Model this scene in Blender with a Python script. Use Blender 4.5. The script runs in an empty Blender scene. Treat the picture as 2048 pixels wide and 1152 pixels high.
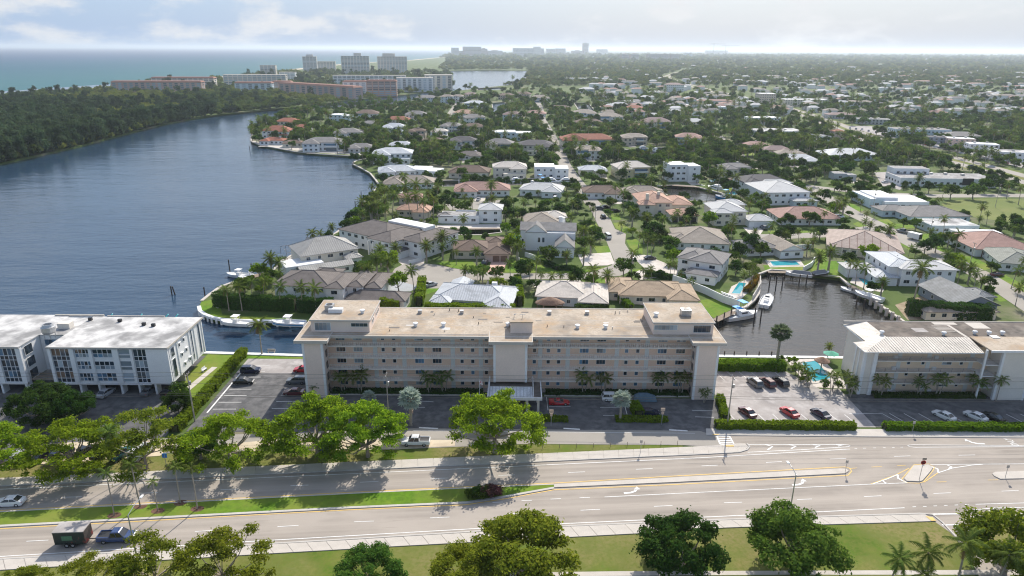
import bpy, math, random
import numpy as np
from mathutils import Vector, Matrix
from mathutils.geometry import tessellate_polygon
random.seed(7)
RNG = np.random.default_rng(7)
sc = bpy.context.scene
COL = sc.collection

# ---------------------------------------------------------------- camera, sky, sun, exposure
CAM_H = 74.0                       # drone height above the lawns, metres
FOC = 1364.0                       # focal length in pixels of the 2048 px wide photograph
PITCH = math.atan((576 - 97.7) / FOC)
ROLL = math.atan(12 / 2048)
cp, sp, cr, sr = math.cos(PITCH), math.sin(PITCH), math.cos(ROLL), math.sin(ROLL)
_dn = Vector((0, -sp, -cp)); _X = Vector((1, 0, 0)); _fw = Vector((0, cp, -sp))
_right = _X * cr - _dn * sr
_down = _X * sr + _dn * cr
cam = bpy.data.cameras.new('camera'); camo = bpy.data.objects.new('camera', cam); COL.objects.link(camo)
camo.matrix_world = Matrix(((_right.x, -_down.x, -_fw.x, 0), (_right.y, -_down.y, -_fw.y, 0),
                            (_right.z, -_down.z, -_fw.z, CAM_H), (0, 0, 0, 1)))
cam.sensor_width = 36; cam.lens = 36 * FOC / 2048; cam.clip_start = 1; cam.clip_end = 150000
sc.camera = camo

SUN_EL, SUN_AZ = math.radians(40), math.radians(19)     # azimuth: right of the view direction
world = bpy.data.worlds.new('World'); sc.world = world; world.use_nodes = True
nt = world.node_tree; nt.nodes.clear()
N = nt.nodes.new; L = nt.links.new
out = N('ShaderNodeOutputWorld'); bg = N('ShaderNodeBackground'); bg.inputs['Strength'].default_value = 0.15
sky = N('ShaderNodeTexSky'); sky.sky_type = 'NISHITA'; sky.sun_disc = False
sky.sun_elevation = SUN_EL; sky.sun_rotation = SUN_AZ
sky.air_density = 1.0; sky.dust_density = 1.2; sky.ozone_density = 1.6
tc = N('ShaderNodeTexCoord'); sep = N('ShaderNodeSeparateXYZ'); L(tc.outputs['Generated'], sep.inputs[0])
def wmath(op, a, b=None, clamp=False):
    m = N('ShaderNodeMath'); m.operation = op; m.use_clamp = clamp
    for i, v in enumerate((a, b)):
        if v is None: continue
        if isinstance(v, (int, float)): m.inputs[i].default_value = v
        else: L(v, m.inputs[i])
    return m.outputs[0]
# a deck of fair-weather cumulus: noise on the dome of the sky, flatter than wide
no = N('ShaderNodeTexNoise'); no.inputs['Scale'].default_value = 7.5; no.inputs['Detail'].default_value = 7
no.inputs['Roughness'].default_value = 0.58; cm = N('ShaderNodeMapping'); cm.inputs['Scale'].default_value = (1, 1, 2.6); L(tc.outputs['Generated'], cm.inputs[0]); L(cm.outputs[0], no.inputs['Vector'])
big = N('ShaderNodeTexNoise'); big.inputs['Scale'].default_value = 1.3; big.inputs['Detail'].default_value = 2
mp = N('ShaderNodeMapping'); mp.inputs['Location'].default_value = (3.1, 1.7, 0); L(tc.outputs['Generated'], mp.inputs[0]); L(mp.outputs[0], big.inputs['Vector'])
cov = wmath('ADD', no.outputs['Fac'], wmath('MULTIPLY', wmath('SUBTRACT', big.outputs['Fac'], 0.5), 0.3))
ramp = N('ShaderNodeMapRange'); ramp.inputs['From Min'].default_value = 0.475; ramp.inputs['From Max'].default_value = 0.64
ramp.interpolation_type = 'SMOOTHSTEP'; L(cov, ramp.inputs['Value'])
# the same air thickens to white towards the horizon all round
hz = N('ShaderNodeMapRange'); hz.inputs['From Min'].default_value = 0.0; hz.inputs['From Max'].default_value = 0.5
hz.inputs['To Min'].default_value = 0.95; hz.inputs['To Max'].default_value = 0.0; L(sep.outputs['Z'], hz.inputs['Value'])
mixh = N('ShaderNodeMix'); mixh.data_type = 'RGBA'; L(hz.outputs[0], mixh.inputs[0]); L(sky.outputs[0], mixh.inputs[6])
# the haze is whiter on the sun's side of the sky
dsun = N('ShaderNodeVectorMath'); dsun.operation = 'DOT_PRODUCT'; L(tc.outputs['Generated'], dsun.inputs[0]); dsun.inputs[1].default_value = (math.sin(SUN_AZ + .35), math.cos(SUN_AZ + .35), 0)
aur = N('ShaderNodeMapRange'); aur.interpolation_type = 'SMOOTHSTEP'; aur.inputs['From Min'].default_value = 0.35; aur.inputs['From Max'].default_value = 1.0; L(dsun.outputs['Value'], aur.inputs['Value'])
hcol = N('ShaderNodeMix'); hcol.data_type = 'RGBA'; L(aur.outputs[0], hcol.inputs[0]); hcol.inputs[6].default_value = (1.75, 2.5, 3.75, 1); hcol.inputs[7].default_value = (2.45, 2.8, 3.4, 1)
L(hcol.outputs[2], mixh.inputs[7])
mixc = N('ShaderNodeMix'); mixc.data_type = 'RGBA'; L(wmath('MULTIPLY', ramp.outputs[0], 0.9), mixc.inputs[0]); L(mixh.outputs[2], mixc.inputs[6])
mixc.inputs[7].default_value = (4.1, 4.15, 4.25, 1)
L(mixc.outputs[2], bg.inputs['Color']); L(bg.outputs[0], out.inputs['Surface'])

sun = bpy.data.lights.new('sun', 'SUN'); suno = bpy.data.objects.new('sun', sun); COL.objects.link(suno)
HAZE = 7.5e-5
sun.energy = 4.3; sun.angle = math.radians(0.53); sun.color = (1.0, 0.94, 0.84)
_sd = Vector((math.sin(SUN_AZ) * math.cos(SUN_EL), math.cos(SUN_AZ) * math.cos(SUN_EL), math.sin(SUN_EL)))
suno.rotation_euler = _sd.to_track_quat('Z', 'Y').to_euler(); suno.location = (0, 0, 200)

sc.view_settings.view_transform = 'Standard'; sc.view_settings.look = 'None'
sc.view_settings.exposure = 0.45; sc.view_settings.gamma = 1.0; sc.view_settings.use_curve_mapping = False
cy_ = sc.cycles
cy_.use_denoising = True; cy_.filter_width = 1.15; cy_.max_bounces = 6; cy_.diffuse_bounces = 3; cy_.glossy_bounces = 2
cy_.transmission_bounces = 3; cy_.transparent_max_bounces = 6; cy_.volume_bounces = 0
cy_.sample_clamp_indirect = 6; cy_.sample_clamp_direct = 0
cy_.caustics_reflective = False; cy_.caustics_refractive = False

# ---------------------------------------------------------------- survey: photograph point -> place on the ground
def G(px, py, z=0.0):
    u, v = px - 1024, py - 576
    u2, v2 = cr * u + sr * v, -sr * u + cr * v
    d = (u2, FOC * cp - v2 * sp, -FOC * sp - v2 * cp)
    t = (z - CAM_H) / d[2]
    return (d[0] * t, d[1] * t)
def W(x, y): return ('w', x, y)
def pts2(lst, z=0.0):
    return [(p[1], p[2]) if p[0] == 'w' else G(p[0], p[1], z) for p in lst]
def P(x, y, z=0.0):
    qy, qz = y, z - CAM_H
    f = qy * cp - qz * sp; dn = -qy * sp - qz * cp
    u2, v2 = FOC * x / f, FOC * dn / f
    return (1024 + cr * u2 - sr * v2, 576 + sr * u2 + cr * v2)

# ---------------------------------------------------------------- object helpers
def tag(o, label=None, cat=None, group=None, kind=None):
    if label: o['label'] = label
    if cat: o['category'] = cat
    if group: o['group'] = group
    if kind: o['kind'] = kind
    return o
def new(name, data, parent=None, loc=None, rz=0.0, scale=None):
    o = bpy.data.objects.new(name, data); COL.objects.link(o)
    if parent is not None: o.parent = parent
    if loc is not None: o.location = loc
    if rz: o.rotation_euler = (0, 0, rz)
    if scale is not None: o.scale = scale if hasattr(scale, '__len__') else (scale,) * 3
    return o
def empty(name, loc=(0, 0, 0), rz=0.0, label=None, cat=None, group=None):
    o = new(name, None, None, loc, rz); o.empty_display_size = 0.5
    return tag(o, label, cat, group)
def copy_tree(o, parent=None):
    c = o.copy(); COL.objects.link(c)
    if parent is not None: c.parent = parent
    for ch in o.children: copy_tree(ch, c)
    return c

class MB:
    """collects faces for one mesh"""
    def __init__(s): s.v = []; s.f = []
    def add(s, vs, fs):
        n = len(s.v); s.v.extend(vs); s.f.extend([tuple(i + n for i in f) for f in fs]); return s
    def box(s, x0, x1, y0, y1, z0, z1, rz=0.0, c=None):
        vs = [(x, y, z) for z in (z0, z1) for x, y in ((x0, y0), (x1, y0), (x1, y1), (x0, y1))]
        if rz:
            cx, cy = c if c else ((x0 + x1) / 2, (y0 + y1) / 2); a, b = math.cos(rz), math.sin(rz)
            vs = [(cx + (x - cx) * a - (y - cy) * b, cy + (x - cx) * b + (y - cy) * a, z) for x, y, z in vs]
        return s.add(vs, [(3, 2, 1, 0), (4, 5, 6, 7), (0, 1, 5, 4), (1, 2, 6, 5), (2, 3, 7, 6), (3, 0, 4, 7)])
    def frustum(s, b, t, z0, z1):           # b, t = (x0,x1,y0,y1)
        vs = [(b[0], b[2], z0), (b[1], b[2], z0), (b[1], b[3], z0), (b[0], b[3], z0), (t[0], t[2], z1), (t[1], t[2], z1), (t[1], t[3], z1), (t[0], t[3], z1)]
        return s.add(vs, [(3, 2, 1, 0), (4, 5, 6, 7), (0, 1, 5, 4), (1, 2, 6, 5), (2, 3, 7, 6), (3, 0, 4, 7)])
    def quad(s, a, b, c, d): return s.add([a, b, c, d], [(0, 1, 2, 3)])
    def tri(s, a, b, c): return s.add([a, b, c], [(0, 1, 2)])
    def sheet(s, poly, z, holes=()):
        loops = [poly] + list(holes); flat = [p for l in loops for p in l]
        tris = tessellate_polygon([[Vector((p[0], p[1], 0)) for p in l] for l in loops])
        fs = []
        for a, b, c in tris:
            A, B, C = flat[a], flat[b], flat[c]
            cr_ = (B[0] - A[0]) * (C[1] - A[1]) - (B[1] - A[1]) * (C[0] - A[0])
            fs.append((a, b, c) if cr_ > 0 else (a, c, b))
        return s.add([(p[0], p[1], z) for p in flat], fs)
    def skirt(s, poly, z0, z1, closed=True):
        n = len(poly); vs = []
        for p in poly: vs += [(p[0], p[1], z0), (p[0], p[1], z1)]
        return s.add(vs, [(2 * i, 2 * ((i + 1) % n), 2 * ((i + 1) % n) + 1, 2 * i + 1) for i in range(n if closed else n - 1)])
    def prism(s, poly, z0, z1):
        s.sheet(poly, z1)
        return s.skirt(poly, z0, z1)
    def ribbon(s, line, w, z):
        """flat band along a polyline, w wide"""
        l = [Vector((p[0], p[1], 0)) for p in line]; n = len(l); vs = []
        for i, p in enumerate(l):
            t = (l[min(i + 1, n - 1)] - l[max(i - 1, 0)]); t.normalize(); nn = Vector((-t.y, t.x, 0)) * (w / 2)
            vs += [(p.x + nn.x, p.y + nn.y, z), (p.x - nn.x, p.y - nn.y, z)]
        return s.add(vs, [(2 * i, 2 * i + 1, 2 * i + 3, 2 * i + 2) for i in range(n - 1)])
    def ridge(s, line, w, z0, z1):
        """raised band (kerb, wall) along a polyline"""
        l = [Vector((p[0], p[1], 0)) for p in line]; n = len(l); vs = []
        for i, p in enumerate(l):
            t = (l[min(i + 1, n - 1)] - l[max(i - 1, 0)]); t.normalize(); nn = Vector((-t.y, t.x, 0)) * (w / 2)
            for z in (z0, z1): vs += [(p.x + nn.x, p.y + nn.y, z), (p.x - nn.x, p.y - nn.y, z)]
        fs = []
        for i in range(n - 1):
            a, b = 4 * i, 4 * i + 4
            fs += [(a + 2, a + 3, b + 3, b + 2), (a + 1, b + 1, b + 3, a + 3), (a, a + 2, b + 2, b)]
        fs += [(0, 1, 3, 2), (4 * n - 4, 4 * n - 2, 4 * n - 1, 4 * n - 3)]
        return s.add(vs, fs)
    def tube(s, pts, r, n=6, cap=True):
        pts = [Vector(p) for p in pts]
        if not hasattr(r, '__len__'): r = [r] * len(pts)
        vs, fs = [], []
        for i, p in enumerate(pts):
            t = pts[min(i + 1, len(pts) - 1)] - pts[max(i - 1, 0)]; t.normalize()
            a = t.cross(Vector((0, 0, 1)) if abs(t.z) < 0.9 else Vector((1, 0, 0))); a.normalize(); b = t.cross(a)
            for k in range(n):
                w = 2 * math.pi * k / n; q = p + (a * math.cos(w) + b * math.sin(w)) * r[i]; vs.append((q.x, q.y, q.z))
        for i in range(len(pts) - 1):
            for k in range(n):
                k2 = (k + 1) % n; fs.append((i * n + k, (i + 1) * n + k, (i + 1) * n + k2, i * n + k2))
        if cap: fs += [tuple(range(n)), tuple(reversed(range((len(pts) - 1) * n, len(pts) * n)))]
        return s.add(vs, fs)
    def lathe(s, prof, n=12, c=(0, 0, 0)):
        vs, fs = [], []
        for r, z in prof:
            for k in range(n):
                w = 2 * math.pi * k / n; vs.append((c[0] + r * math.cos(w), c[1] + r * math.sin(w), c[2] + z))
        for i in range(len(prof) - 1):
            for k in range(n):
                k2 = (k + 1) % n; fs.append((i * n + k, i * n + k2, (i + 1) * n + k2, (i + 1) * n + k))
        return s.add(vs, fs)
    def mesh(s, name, m, uv=False, smooth=False):
        me = bpy.data.meshes.new(name); me.from_pydata(s.v, [], s.f)
        if m is not None: me.materials.append(m)
        if uv:
            lay = me.uv_layers.new(name='UVMap').data
            for p in me.polygons:
                nrm = p.normal; t = Vector((0, 0, 1)).cross(nrm)
                t = Vector((1, 0, 0)) if t.length < 1e-3 else t.normalized()
                b = nrm.cross(t)
                for li in p.loop_indices:
                    co = me.vertices[me.loops[li].vertex_index].co
                    lay[li].uv = (co.dot(t), co.dot(b))
        if smooth: me.polygons.foreach_set('use_smooth', [True] * len(me.polygons))
        me.update(); return me
    def build(s, name, m, parent=None, loc=None, rz=0.0, uv=False, smooth=False):
        return new(name, s.mesh(name, m, uv, smooth), parent, loc, rz)

_boxes = {}
def boxpart(name, dims, m, parent, loc, rz=0.0):
    """a box part with shared mesh; loc is the centre of its bottom face"""
    k = (tuple(round(d, 3) for d in dims), m.name)
    if k not in _boxes:
        _boxes[k] = MB().box(-dims[0] / 2, dims[0] / 2, -dims[1] / 2, dims[1] / 2, 0, dims[2]).mesh(name, m)
    return new(name, _boxes[k], parent, loc, rz)
# ---------------------------------------------------------------- materials
MATS = {}
def _nodes(name):
    m = bpy.data.materials.new(name); m.use_nodes = True; t = m.node_tree
    b = t.nodes['Principled BSDF']; return m, t, b
def mixrgb(t, fac, a, b):
    n = t.nodes.new('ShaderNodeMix'); n.data_type = 'RGBA'
    if isinstance(fac, (int, float)): n.inputs[0].default_value = fac
    else: t.links.new(fac, n.inputs[0])
    for i, c in ((6, a), (7, b)):
        if isinstance(c, (tuple, list)): n.inputs[i].default_value = (*c[:3], 1)
        else: t.links.new(c, n.inputs[i])
    return n.outputs[2]
def noise(t, scale, detail=4, coord='Object', stretch=None, rough=0.5):
    tc = t.nodes.new('ShaderNodeTexCoord'); n = t.nodes.new('ShaderNodeTexNoise')
    n.inputs['Scale'].default_value = scale; n.inputs['Detail'].default_value = detail; n.inputs['Roughness'].default_value = rough
    src = tc.outputs[coord]
    if stretch:
        mp = t.nodes.new('ShaderNodeMapping'); mp.inputs['Scale'].default_value = stretch; t.links.new(src, mp.inputs[0]); src = mp.outputs[0]
    t.links.new(src, n.inputs['Vector']); return n.outputs['Fac']
def ramp(t, fac, lo, hi):
    r = t.nodes.new('ShaderNodeMapRange'); r.inputs['From Min'].default_value = lo; r.inputs['From Max'].default_value = hi
    t.links.new(fac, r.inputs['Value']); return r.outputs[0]
def bump(t, b, h, strength=0.3, dist=0.05):
    n = t.nodes.new('ShaderNodeBump'); n.inputs['Strength'].default_value = strength; n.inputs['Distance'].default_value = dist
    t.links.new(h, n.inputs['Height']); t.links.new(n.outputs[0], b.inputs['Normal'])
def mul(c, k): return tuple(min(1, x * k) for x in c)

def plain(name, c, rough=0.7, var=0.12, scale=0.8, metal=0.0, spec=0.4, dirt=None, fine=6.0):
    """painted / mineral surface: broad mottling, fine grain, optional dirt stains"""
    if name in MATS: return MATS[name]
    m, t, b = _nodes(name); b.inputs['Roughness'].default_value = rough; b.inputs['Metallic'].default_value = metal
    b.inputs['Specular IOR Level'].default_value = spec
    col = mixrgb(t, ramp(t, noise(t, scale, 5), 0.3, 0.7), mul(c, 1 - var), mul(c, 1 + var))
    if fine: col = mixrgb(t, ramp(t, noise(t, fine, 3), 0.35, 0.65), mixrgb(t, 0.08, col, (0, 0, 0)), col)
    if dirt:
        col = mixrgb(t, ramp(t, noise(t, dirt[1], 6, rough=0.65), dirt[2], dirt[3]), col, dirt[0])
    t.links.new(col, b.inputs['Base Color']); MATS[name] = m; return m

def ground_mat(name, cols, scales, rough=0.95, thr=(0.4, 0.6), coord='Object'):
    if name in MATS: return MATS[name]
    m, t, b = _nodes(name); b.inputs['Roughness'].default_value = rough; b.inputs['Specular IOR Level'].default_value = 0.15
    col = cols[0]
    for c, s in zip(cols[1:], scales):
        col = mixrgb(t, ramp(t, noise(t, s, 5, coord, rough=0.6), *thr), col, c)
    t.links.new(col, b.inputs['Base Color']); MATS[name] = m; return m

def leaf_mat(name, c, c2, trans=0.45, var=0.35, warm=None):
    """thin leaves: diffuse plus light let through; colour differs from leaf to leaf and tree to tree"""
    m = bpy.data.materials.new(name); m.use_nodes = True; t = m.node_tree; t.nodes.clear()
    o = t.nodes.new('ShaderNodeOutputMaterial'); mx = t.nodes.new('ShaderNodeMixShader')
    d = t.nodes.new('ShaderNodeBsdfDiffuse'); tr = t.nodes.new('ShaderNodeBsdfTranslucent')
    geo = t.nodes.new('ShaderNodeNewGeometry'); oi = t.nodes.new('ShaderNodeObjectInfo')
    col = mixrgb(t, geo.outputs['Random Per Island'], c, c2)
    hsv = t.nodes.new('ShaderNodeHueSaturation')
    mr = t.nodes.new('ShaderNodeMapRange'); mr.inputs['To Min'].default_value = 1 - var; mr.inputs['To Max'].default_value = 1 + var * 0.8
    t.links.new(oi.outputs['Random'], mr.inputs['Value']); t.links.new(mr.outputs[0], hsv.inputs['Value'])
    m2 = t.nodes.new('ShaderNodeMath'); m2.operation = 'MULTIPLY'; m2.inputs[1].default_value = 7.31; t.links.new(oi.outputs['Random'], m2.inputs[0])
    m3 = t.nodes.new('ShaderNodeMath'); m3.operation = 'FRACT'; t.links.new(m2.outputs[0], m3.inputs[0])
    mh = t.nodes.new('ShaderNodeMapRange'); mh.inputs['To Min'].default_value = 0.475; mh.inputs['To Max'].default_value = 0.515
    t.links.new(m3.outputs[0], mh.inputs['Value']); t.links.new(mh.outputs[0], hsv.inputs['Hue'])
    t.links.new(col, hsv.inputs['Color'])
    t.links.new(hsv.outputs[0], d.inputs[0])
    tcol = mixrgb(t, 0.5, hsv.outputs[0], warm or mul(c2, 1.5)); t.links.new(tcol, tr.inputs[0])
    mx.inputs[0].default_value = trans; t.links.new(d.outputs[0], mx.inputs[1]); t.links.new(tr.outputs[0], mx.inputs[2])
    t.links.new(mx.outputs[0], o.inputs[0]); MATS[name] = m; return m

def roof_mat(name, c, kind='tile', var=0.18, stain=None):
    """kind: tile (courses along the eaves), metal (standing seams), flat"""
    if name in MATS: return MATS[name]
    m, t, b = _nodes(name); b.inputs['Roughness'].default_value = 0.8 if kind != 'metal' else 0.65
    b.inputs['Specular IOR Level'].default_value = 0.12
    col = mixrgb(t, ramp(t, noise(t, 0.5, 5), 0.3, 0.7), mul(c, 1 - var), mul(c, 1 + var))
    col = mixrgb(t, ramp(t, noise(t, 3.5, 4), 0.35, 0.7), col, mixrgb(t, 0.25, col, (0.02, 0.018, 0.015)))
    col = mixrgb(t, ramp(t, noise(t, 0.22, 6, rough=.68), .52, .72), col, mixrgb(t, .38, col, (.03, .027, .022)))
    if kind in ('tile', 'metal'):
        uv = t.nodes.new('ShaderNodeUVMap'); w = t.nodes.new('ShaderNodeTexWave'); w.wave_type = 'BANDS'
        w.bands_direction = 'Y' if kind == 'tile' else 'X'
        w.inputs['Scale'].default_value = 0.32 * (2.2 if kind == 'tile' else 1.3); w.inputs['Distortion'].default_value = 0.15 if kind == 'tile' else 0
        t.links.new(uv.outputs[0], w.inputs[0])
        col = mixrgb(t, ramp(t, w.outputs['Fac'], 0.0 if kind == 'tile' else 0.82, 0.5 if kind == 'tile' else 0.97), *((mul(c, 0.72), col) if kind == 'tile' else (col, mul(c, 0.62))))
        bump(t, b, w.outputs['Fac'], 0.5, 0.06)
    if stain: col = mixrgb(t, ramp(t, noise(t, stain[1], 6, rough=0.65), stain[2], stain[3]), col, stain[0])
    t.links.new(col, b.inputs['Base Color']); MATS[name] = m; return m

def glass(name='window_glass', c=(0.02, 0.03, 0.04), rough=0.08):
    if name in MATS: return MATS[name]
    m, t, b = _nodes(name); b.inputs['Base Color'].default_value = (*c, 1); b.inputs['Roughness'].default_value = rough
    b.inputs['Specular IOR Level'].default_value = 0.8
    oi = t.nodes.new('ShaderNodeObjectInfo'); t.links.new(mixrgb(t, oi.outputs['Random'], mul(c, 0.5), mul(c, 2.6)), b.inputs['Base Color'])
    MATS[name] = m; return m

def car_paint(name, c):
    if name in MATS: return MATS[name]
    m, t, b = _nodes(name); b.inputs['Base Color'].default_value = (*c, 1); b.inputs['Roughness'].default_value = 0.25
    b.inputs['Coat Weight'].default_value = 0.6; b.inputs['Coat Roughness'].default_value = 0.05; MATS[name] = m; return m

def water_mat(name, deep, wave=0.25, strength=0.4, rough=0.06, stretch=(0.6, 1.6, 1), depth_cols=None, dist=0.5, spec=0.5):
    m, t, b = _nodes(name)
    b.inputs['Base Color'].default_value = (*deep, 1); b.inputs['Roughness'].default_value = rough; b.inputs['IOR'].default_value = 1.33; b.inputs['Specular IOR Level'].default_value = spec
    if depth_cols:
        tc = t.nodes.new('ShaderNodeTexCoord'); s = t.nodes.new('ShaderNodeSeparateXYZ'); t.links.new(tc.outputs['Object'], s.inputs[0])
        # shallow turquoise by the beach, deep blue further out: distance from the coast line, ragged by noise
        a = t.nodes.new('ShaderNodeMath'); a.operation = 'MULTIPLY_ADD'; a.inputs[1].default_value = depth_cols['nx']; t.links.new(s.outputs[0], a.inputs[0])
        y = t.nodes.new('ShaderNodeMath'); y.operation = 'MULTIPLY'; y.inputs[1].default_value = depth_cols['ny']; t.links.new(s.outputs[1], y.inputs[0]); t.links.new(y.outputs[0], a.inputs[2])
        nn = t.nodes.new('ShaderNodeMath'); nn.operation = 'MULTIPLY_ADD'; nn.inputs[1].default_value = 500; t.links.new(noise(t, 0.0012, 5), nn.inputs[0]); t.links.new(a.outputs[0], nn.inputs[2])
        col = depth_cols['cols'][0][1]
        for (d0, d1, c) in depth_cols['steps']:
            col = mixrgb(t, ramp(t, nn.outputs[0], d0, d1), col, c)
        t.links.new(col, b.inputs['Base Color'])
    h1 = noise(t, wave, 5, 'Object', stretch, 0.55); h2 = noise(t, wave * 0.17, 3, 'Object', stretch, 0.5)
    ad = t.nodes.new('ShaderNodeMath'); ad.operation = 'MULTIPLY_ADD'; ad.inputs[1].default_value = 2.2; t.links.new(h2, ad.inputs[0]); t.links.new(h1, ad.inputs[2])
    # gusts: patches of calmer and rougher water
    g = ramp(t, noise(t, 0.012, 3, 'Object', (0.5, 1, 1)), 0.3, 0.7)
    bp = t.nodes.new('ShaderNodeBump'); bp.inputs['Distance'].default_value = dist; t.links.new(ad.outputs[0], bp.inputs['Height'])
    gs = t.nodes.new('ShaderNodeMath'); gs.operation = 'MULTIPLY_ADD'; gs.inputs[1].default_value = strength * 0.6; gs.inputs[2].default_value = strength * 0.6
    t.links.new(g, gs.inputs[0]); t.links.new(gs.outputs[0], bp.inputs['Strength']); t.links.new(bp.outputs[0], b.inputs['Normal'])
    MATS[name] = m; return m

M_WHITE = plain('white_paint', (0.78, 0.78, 0.77), 0.6, 0.05, dirt=((0.5, 0.48, 0.44), 0.35, 0.62, 0.8))
M_STUCCO_PINK = plain('peach_stucco', (0.80, 0.58, 0.44), 0.85, 0.05, 0.3, dirt=((0.5, 0.43, 0.38), 0.25, 0.6, 0.85))
M_STUCCO_CREAM = plain('cream_stucco', (0.74, 0.68, 0.60), 0.85, 0.05, 0.3, dirt=((0.55, 0.5, 0.44), 0.25, 0.62, 0.85))
M_STUCCO_WARM = plain('apricot_stucco', (0.80, 0.62, 0.45), 0.85, 0.05, 0.3)
M_STUCCO_WHITE = plain('white_stucco', (0.80, 0.80, 0.79), 0.8, 0.04, 0.3, dirt=((0.62, 0.61, 0.58), 0.3, 0.62, 0.85))
M_CONC = plain('concrete', (0.50, 0.47, 0.43), 0.9, 0.08, 0.6, dirt=((0.30, 0.28, 0.25), 0.5, 0.6, 0.8))
M_CONC_PALE = plain('pale_concrete', (0.52, 0.475, 0.42), 0.9, 0.07, 0.5, dirt=((0.45, 0.41, 0.36), 0.4, 0.6, 0.85))
M_GRAVELROOF = ground_mat('tan_gravel_roof', [(0.45, 0.38, 0.30), (0.54, 0.465, 0.38), (0.24, 0.205, 0.17), (0.42, 0.30, 0.19), (0.33, 0.275, 0.22)], [0.5, 0.11, 0.17, 1.9], thr=(0.48, 0.70))
M_WHITEROOF = ground_mat('weathered_white_roof', [(0.60, 0.585, 0.565), (0.38, 0.37, 0.36), (0.25, 0.245, 0.24)], [0.30, 0.13], thr=(0.46, 0.64))
M_DARKROOF = ground_mat('dark_tar_roof', [(0.16, 0.135, 0.115), (0.24, 0.21, 0.18), (0.10, 0.09, 0.08)], [0.2, 0.5], thr=(0.45, 0.7))
def road_mat(name, c, ang):
    """bleached asphalt: tyre-darkened bands along the lanes, patches, fine cracks"""
    m, t, b = _nodes(name); b.inputs['Roughness'].default_value = .9; b.inputs['Specular IOR Level'].default_value = .2
    tc = t.nodes.new('ShaderNodeTexCoord'); mp = t.nodes.new('ShaderNodeMapping'); mp.inputs['Rotation'].default_value = (0, 0, -ang); t.links.new(tc.outputs['Object'], mp.inputs[0])
    def nz(scale, st, det=4, rough=.55):
        m2 = t.nodes.new('ShaderNodeMapping'); m2.inputs['Scale'].default_value = st; t.links.new(mp.outputs[0], m2.inputs[0]); n = t.nodes.new('ShaderNodeTexNoise'); n.inputs['Scale'].default_value = scale; n.inputs['Detail'].default_value = det; n.inputs['Roughness'].default_value = rough; t.links.new(m2.outputs[0], n.inputs['Vector']); return n.outputs['Fac']
    col = mixrgb(t, ramp(t, nz(.55, (.012, 1, 1), 5), .35, .65), mul(c, .74), mul(c, 1.08))
    col = mixrgb(t, ramp(t, nz(.10, (.6, 1, 1)), .45, .62), col, mul(c, 1.06)); col = mixrgb(t, ramp(t, nz(2.2, (.05, 1, 1), 5, .7), .62, .72), col, mul(c, .72))
    t.links.new(col, b.inputs['Base Color']); MATS[name] = m; return m
M_ASPHALT = road_mat('worn_road_asphalt', (0.37, 0.325, 0.28), .075)
M_ASPHALT_OLD = ground_mat('sunbleached_asphalt', [(0.37, 0.335, 0.305), (0.41, 0.375, 0.345), (0.31, 0.28, 0.255)], [0.08, 0.35], thr=(0.4, 0.7))
M_ASPHALT_NEW = ground_mat('sealed_black_asphalt', [(0.13, 0.128, 0.128), (0.175, 0.17, 0.168), (0.10, 0.099, 0.10)], [0.12, 0.5])
M_LOT = ground_mat('pale_worn_lot', [(0.36, 0.33, 0.31), (0.24, 0.22, 0.21), (0.44, 0.41, 0.39)], [0.10, 0.4], thr=(0.42, 0.65))
M_STREET = ground_mat('pale_street_asphalt', [(0.36, 0.33, 0.29), (0.31, 0.285, 0.25)], [0.06], thr=(0.4, 0.7))
M_LINE = plain('road_paint_white', (0.78, 0.77, 0.74), 0.7, 0.06, 2.0, dirt=((0.45, 0.42, 0.38), 1.5, 0.55, 0.8))
M_YELLOW = plain('road_paint_yellow', (0.72, 0.47, 0.12), 0.7, 0.06, 2.0, dirt=((0.42, 0.35, 0.25), 1.5, 0.5, 0.8))
M_LAWN = ground_mat('mown_lawn', [(0.10, 0.205, 0.012), (0.14, 0.25, 0.018), (0.075, 0.155, 0.012), (0.19, 0.22, 0.04)], [0.25, 0.9, 0.07], thr=(0.4, 0.65))
M_LAWN_DRY = ground_mat('patchy_dry_lawn', [(0.095, 0.16, 0.016), (0.17, 0.18, 0.04), (0.075, 0.125, 0.014), (0.25, 0.20, 0.09), (0.13, 0.15, 0.03)], [0.35, 0.14, 0.06, 1.6], thr=(0.42, 0.68))
M_LAND = ground_mat('mixed_yard_ground', [(0.085, 0.125, 0.03), (0.20, 0.18, 0.12), (0.06, 0.10, 0.022)], [0.03, 0.08], thr=(0.5, 0.68))  # yard green broken by sandy drive tones and deeper green patches
M_SAND = ground_mat('sand', [(0.62, 0.53, 0.40), (0.52, 0.43, 0.32)], [0.4])
M_DIRT = ground_mat('bare_dirt', [(0.30, 0.23, 0.15), (0.22, 0.16, 0.10), (0.36, 0.29, 0.2)], [0.5, 0.2])
M_MULCH = ground_mat('red_mulch', [(0.17, 0.10, 0.07), (0.11, 0.065, 0.045)], [1.5])
M_FIELD = ground_mat('mown_field', [(0.15, 0.185, 0.05), (0.20, 0.21, 0.07), (0.115, 0.145, 0.04)], [0.05, 0.02], thr=(0.4, 0.7))
M_PAVER = ground_mat('paver_drive', [(0.60, 0.55, 0.50), (0.52, 0.47, 0.42)], [0.3])
M_GLASS = glass()
M_GLASS_BLUE = glass('blue_tinted_glass', (0.05, 0.10, 0.15), 0.1)
M_GLASS_PALE = glass('curtained_glass', (0.16, 0.19, 0.21), 0.15)
M_DARK = plain('dark_metal', (0.03, 0.03, 0.032), 0.5, 0.1)
M_METAL = plain('galvanised_metal', (0.48, 0.48, 0.48), 0.4, 0.1, metal=0.6)
M_BARK = plain('grey_bark', (0.30, 0.25, 0.20), 0.95, 0.2, 2.0)
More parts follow.
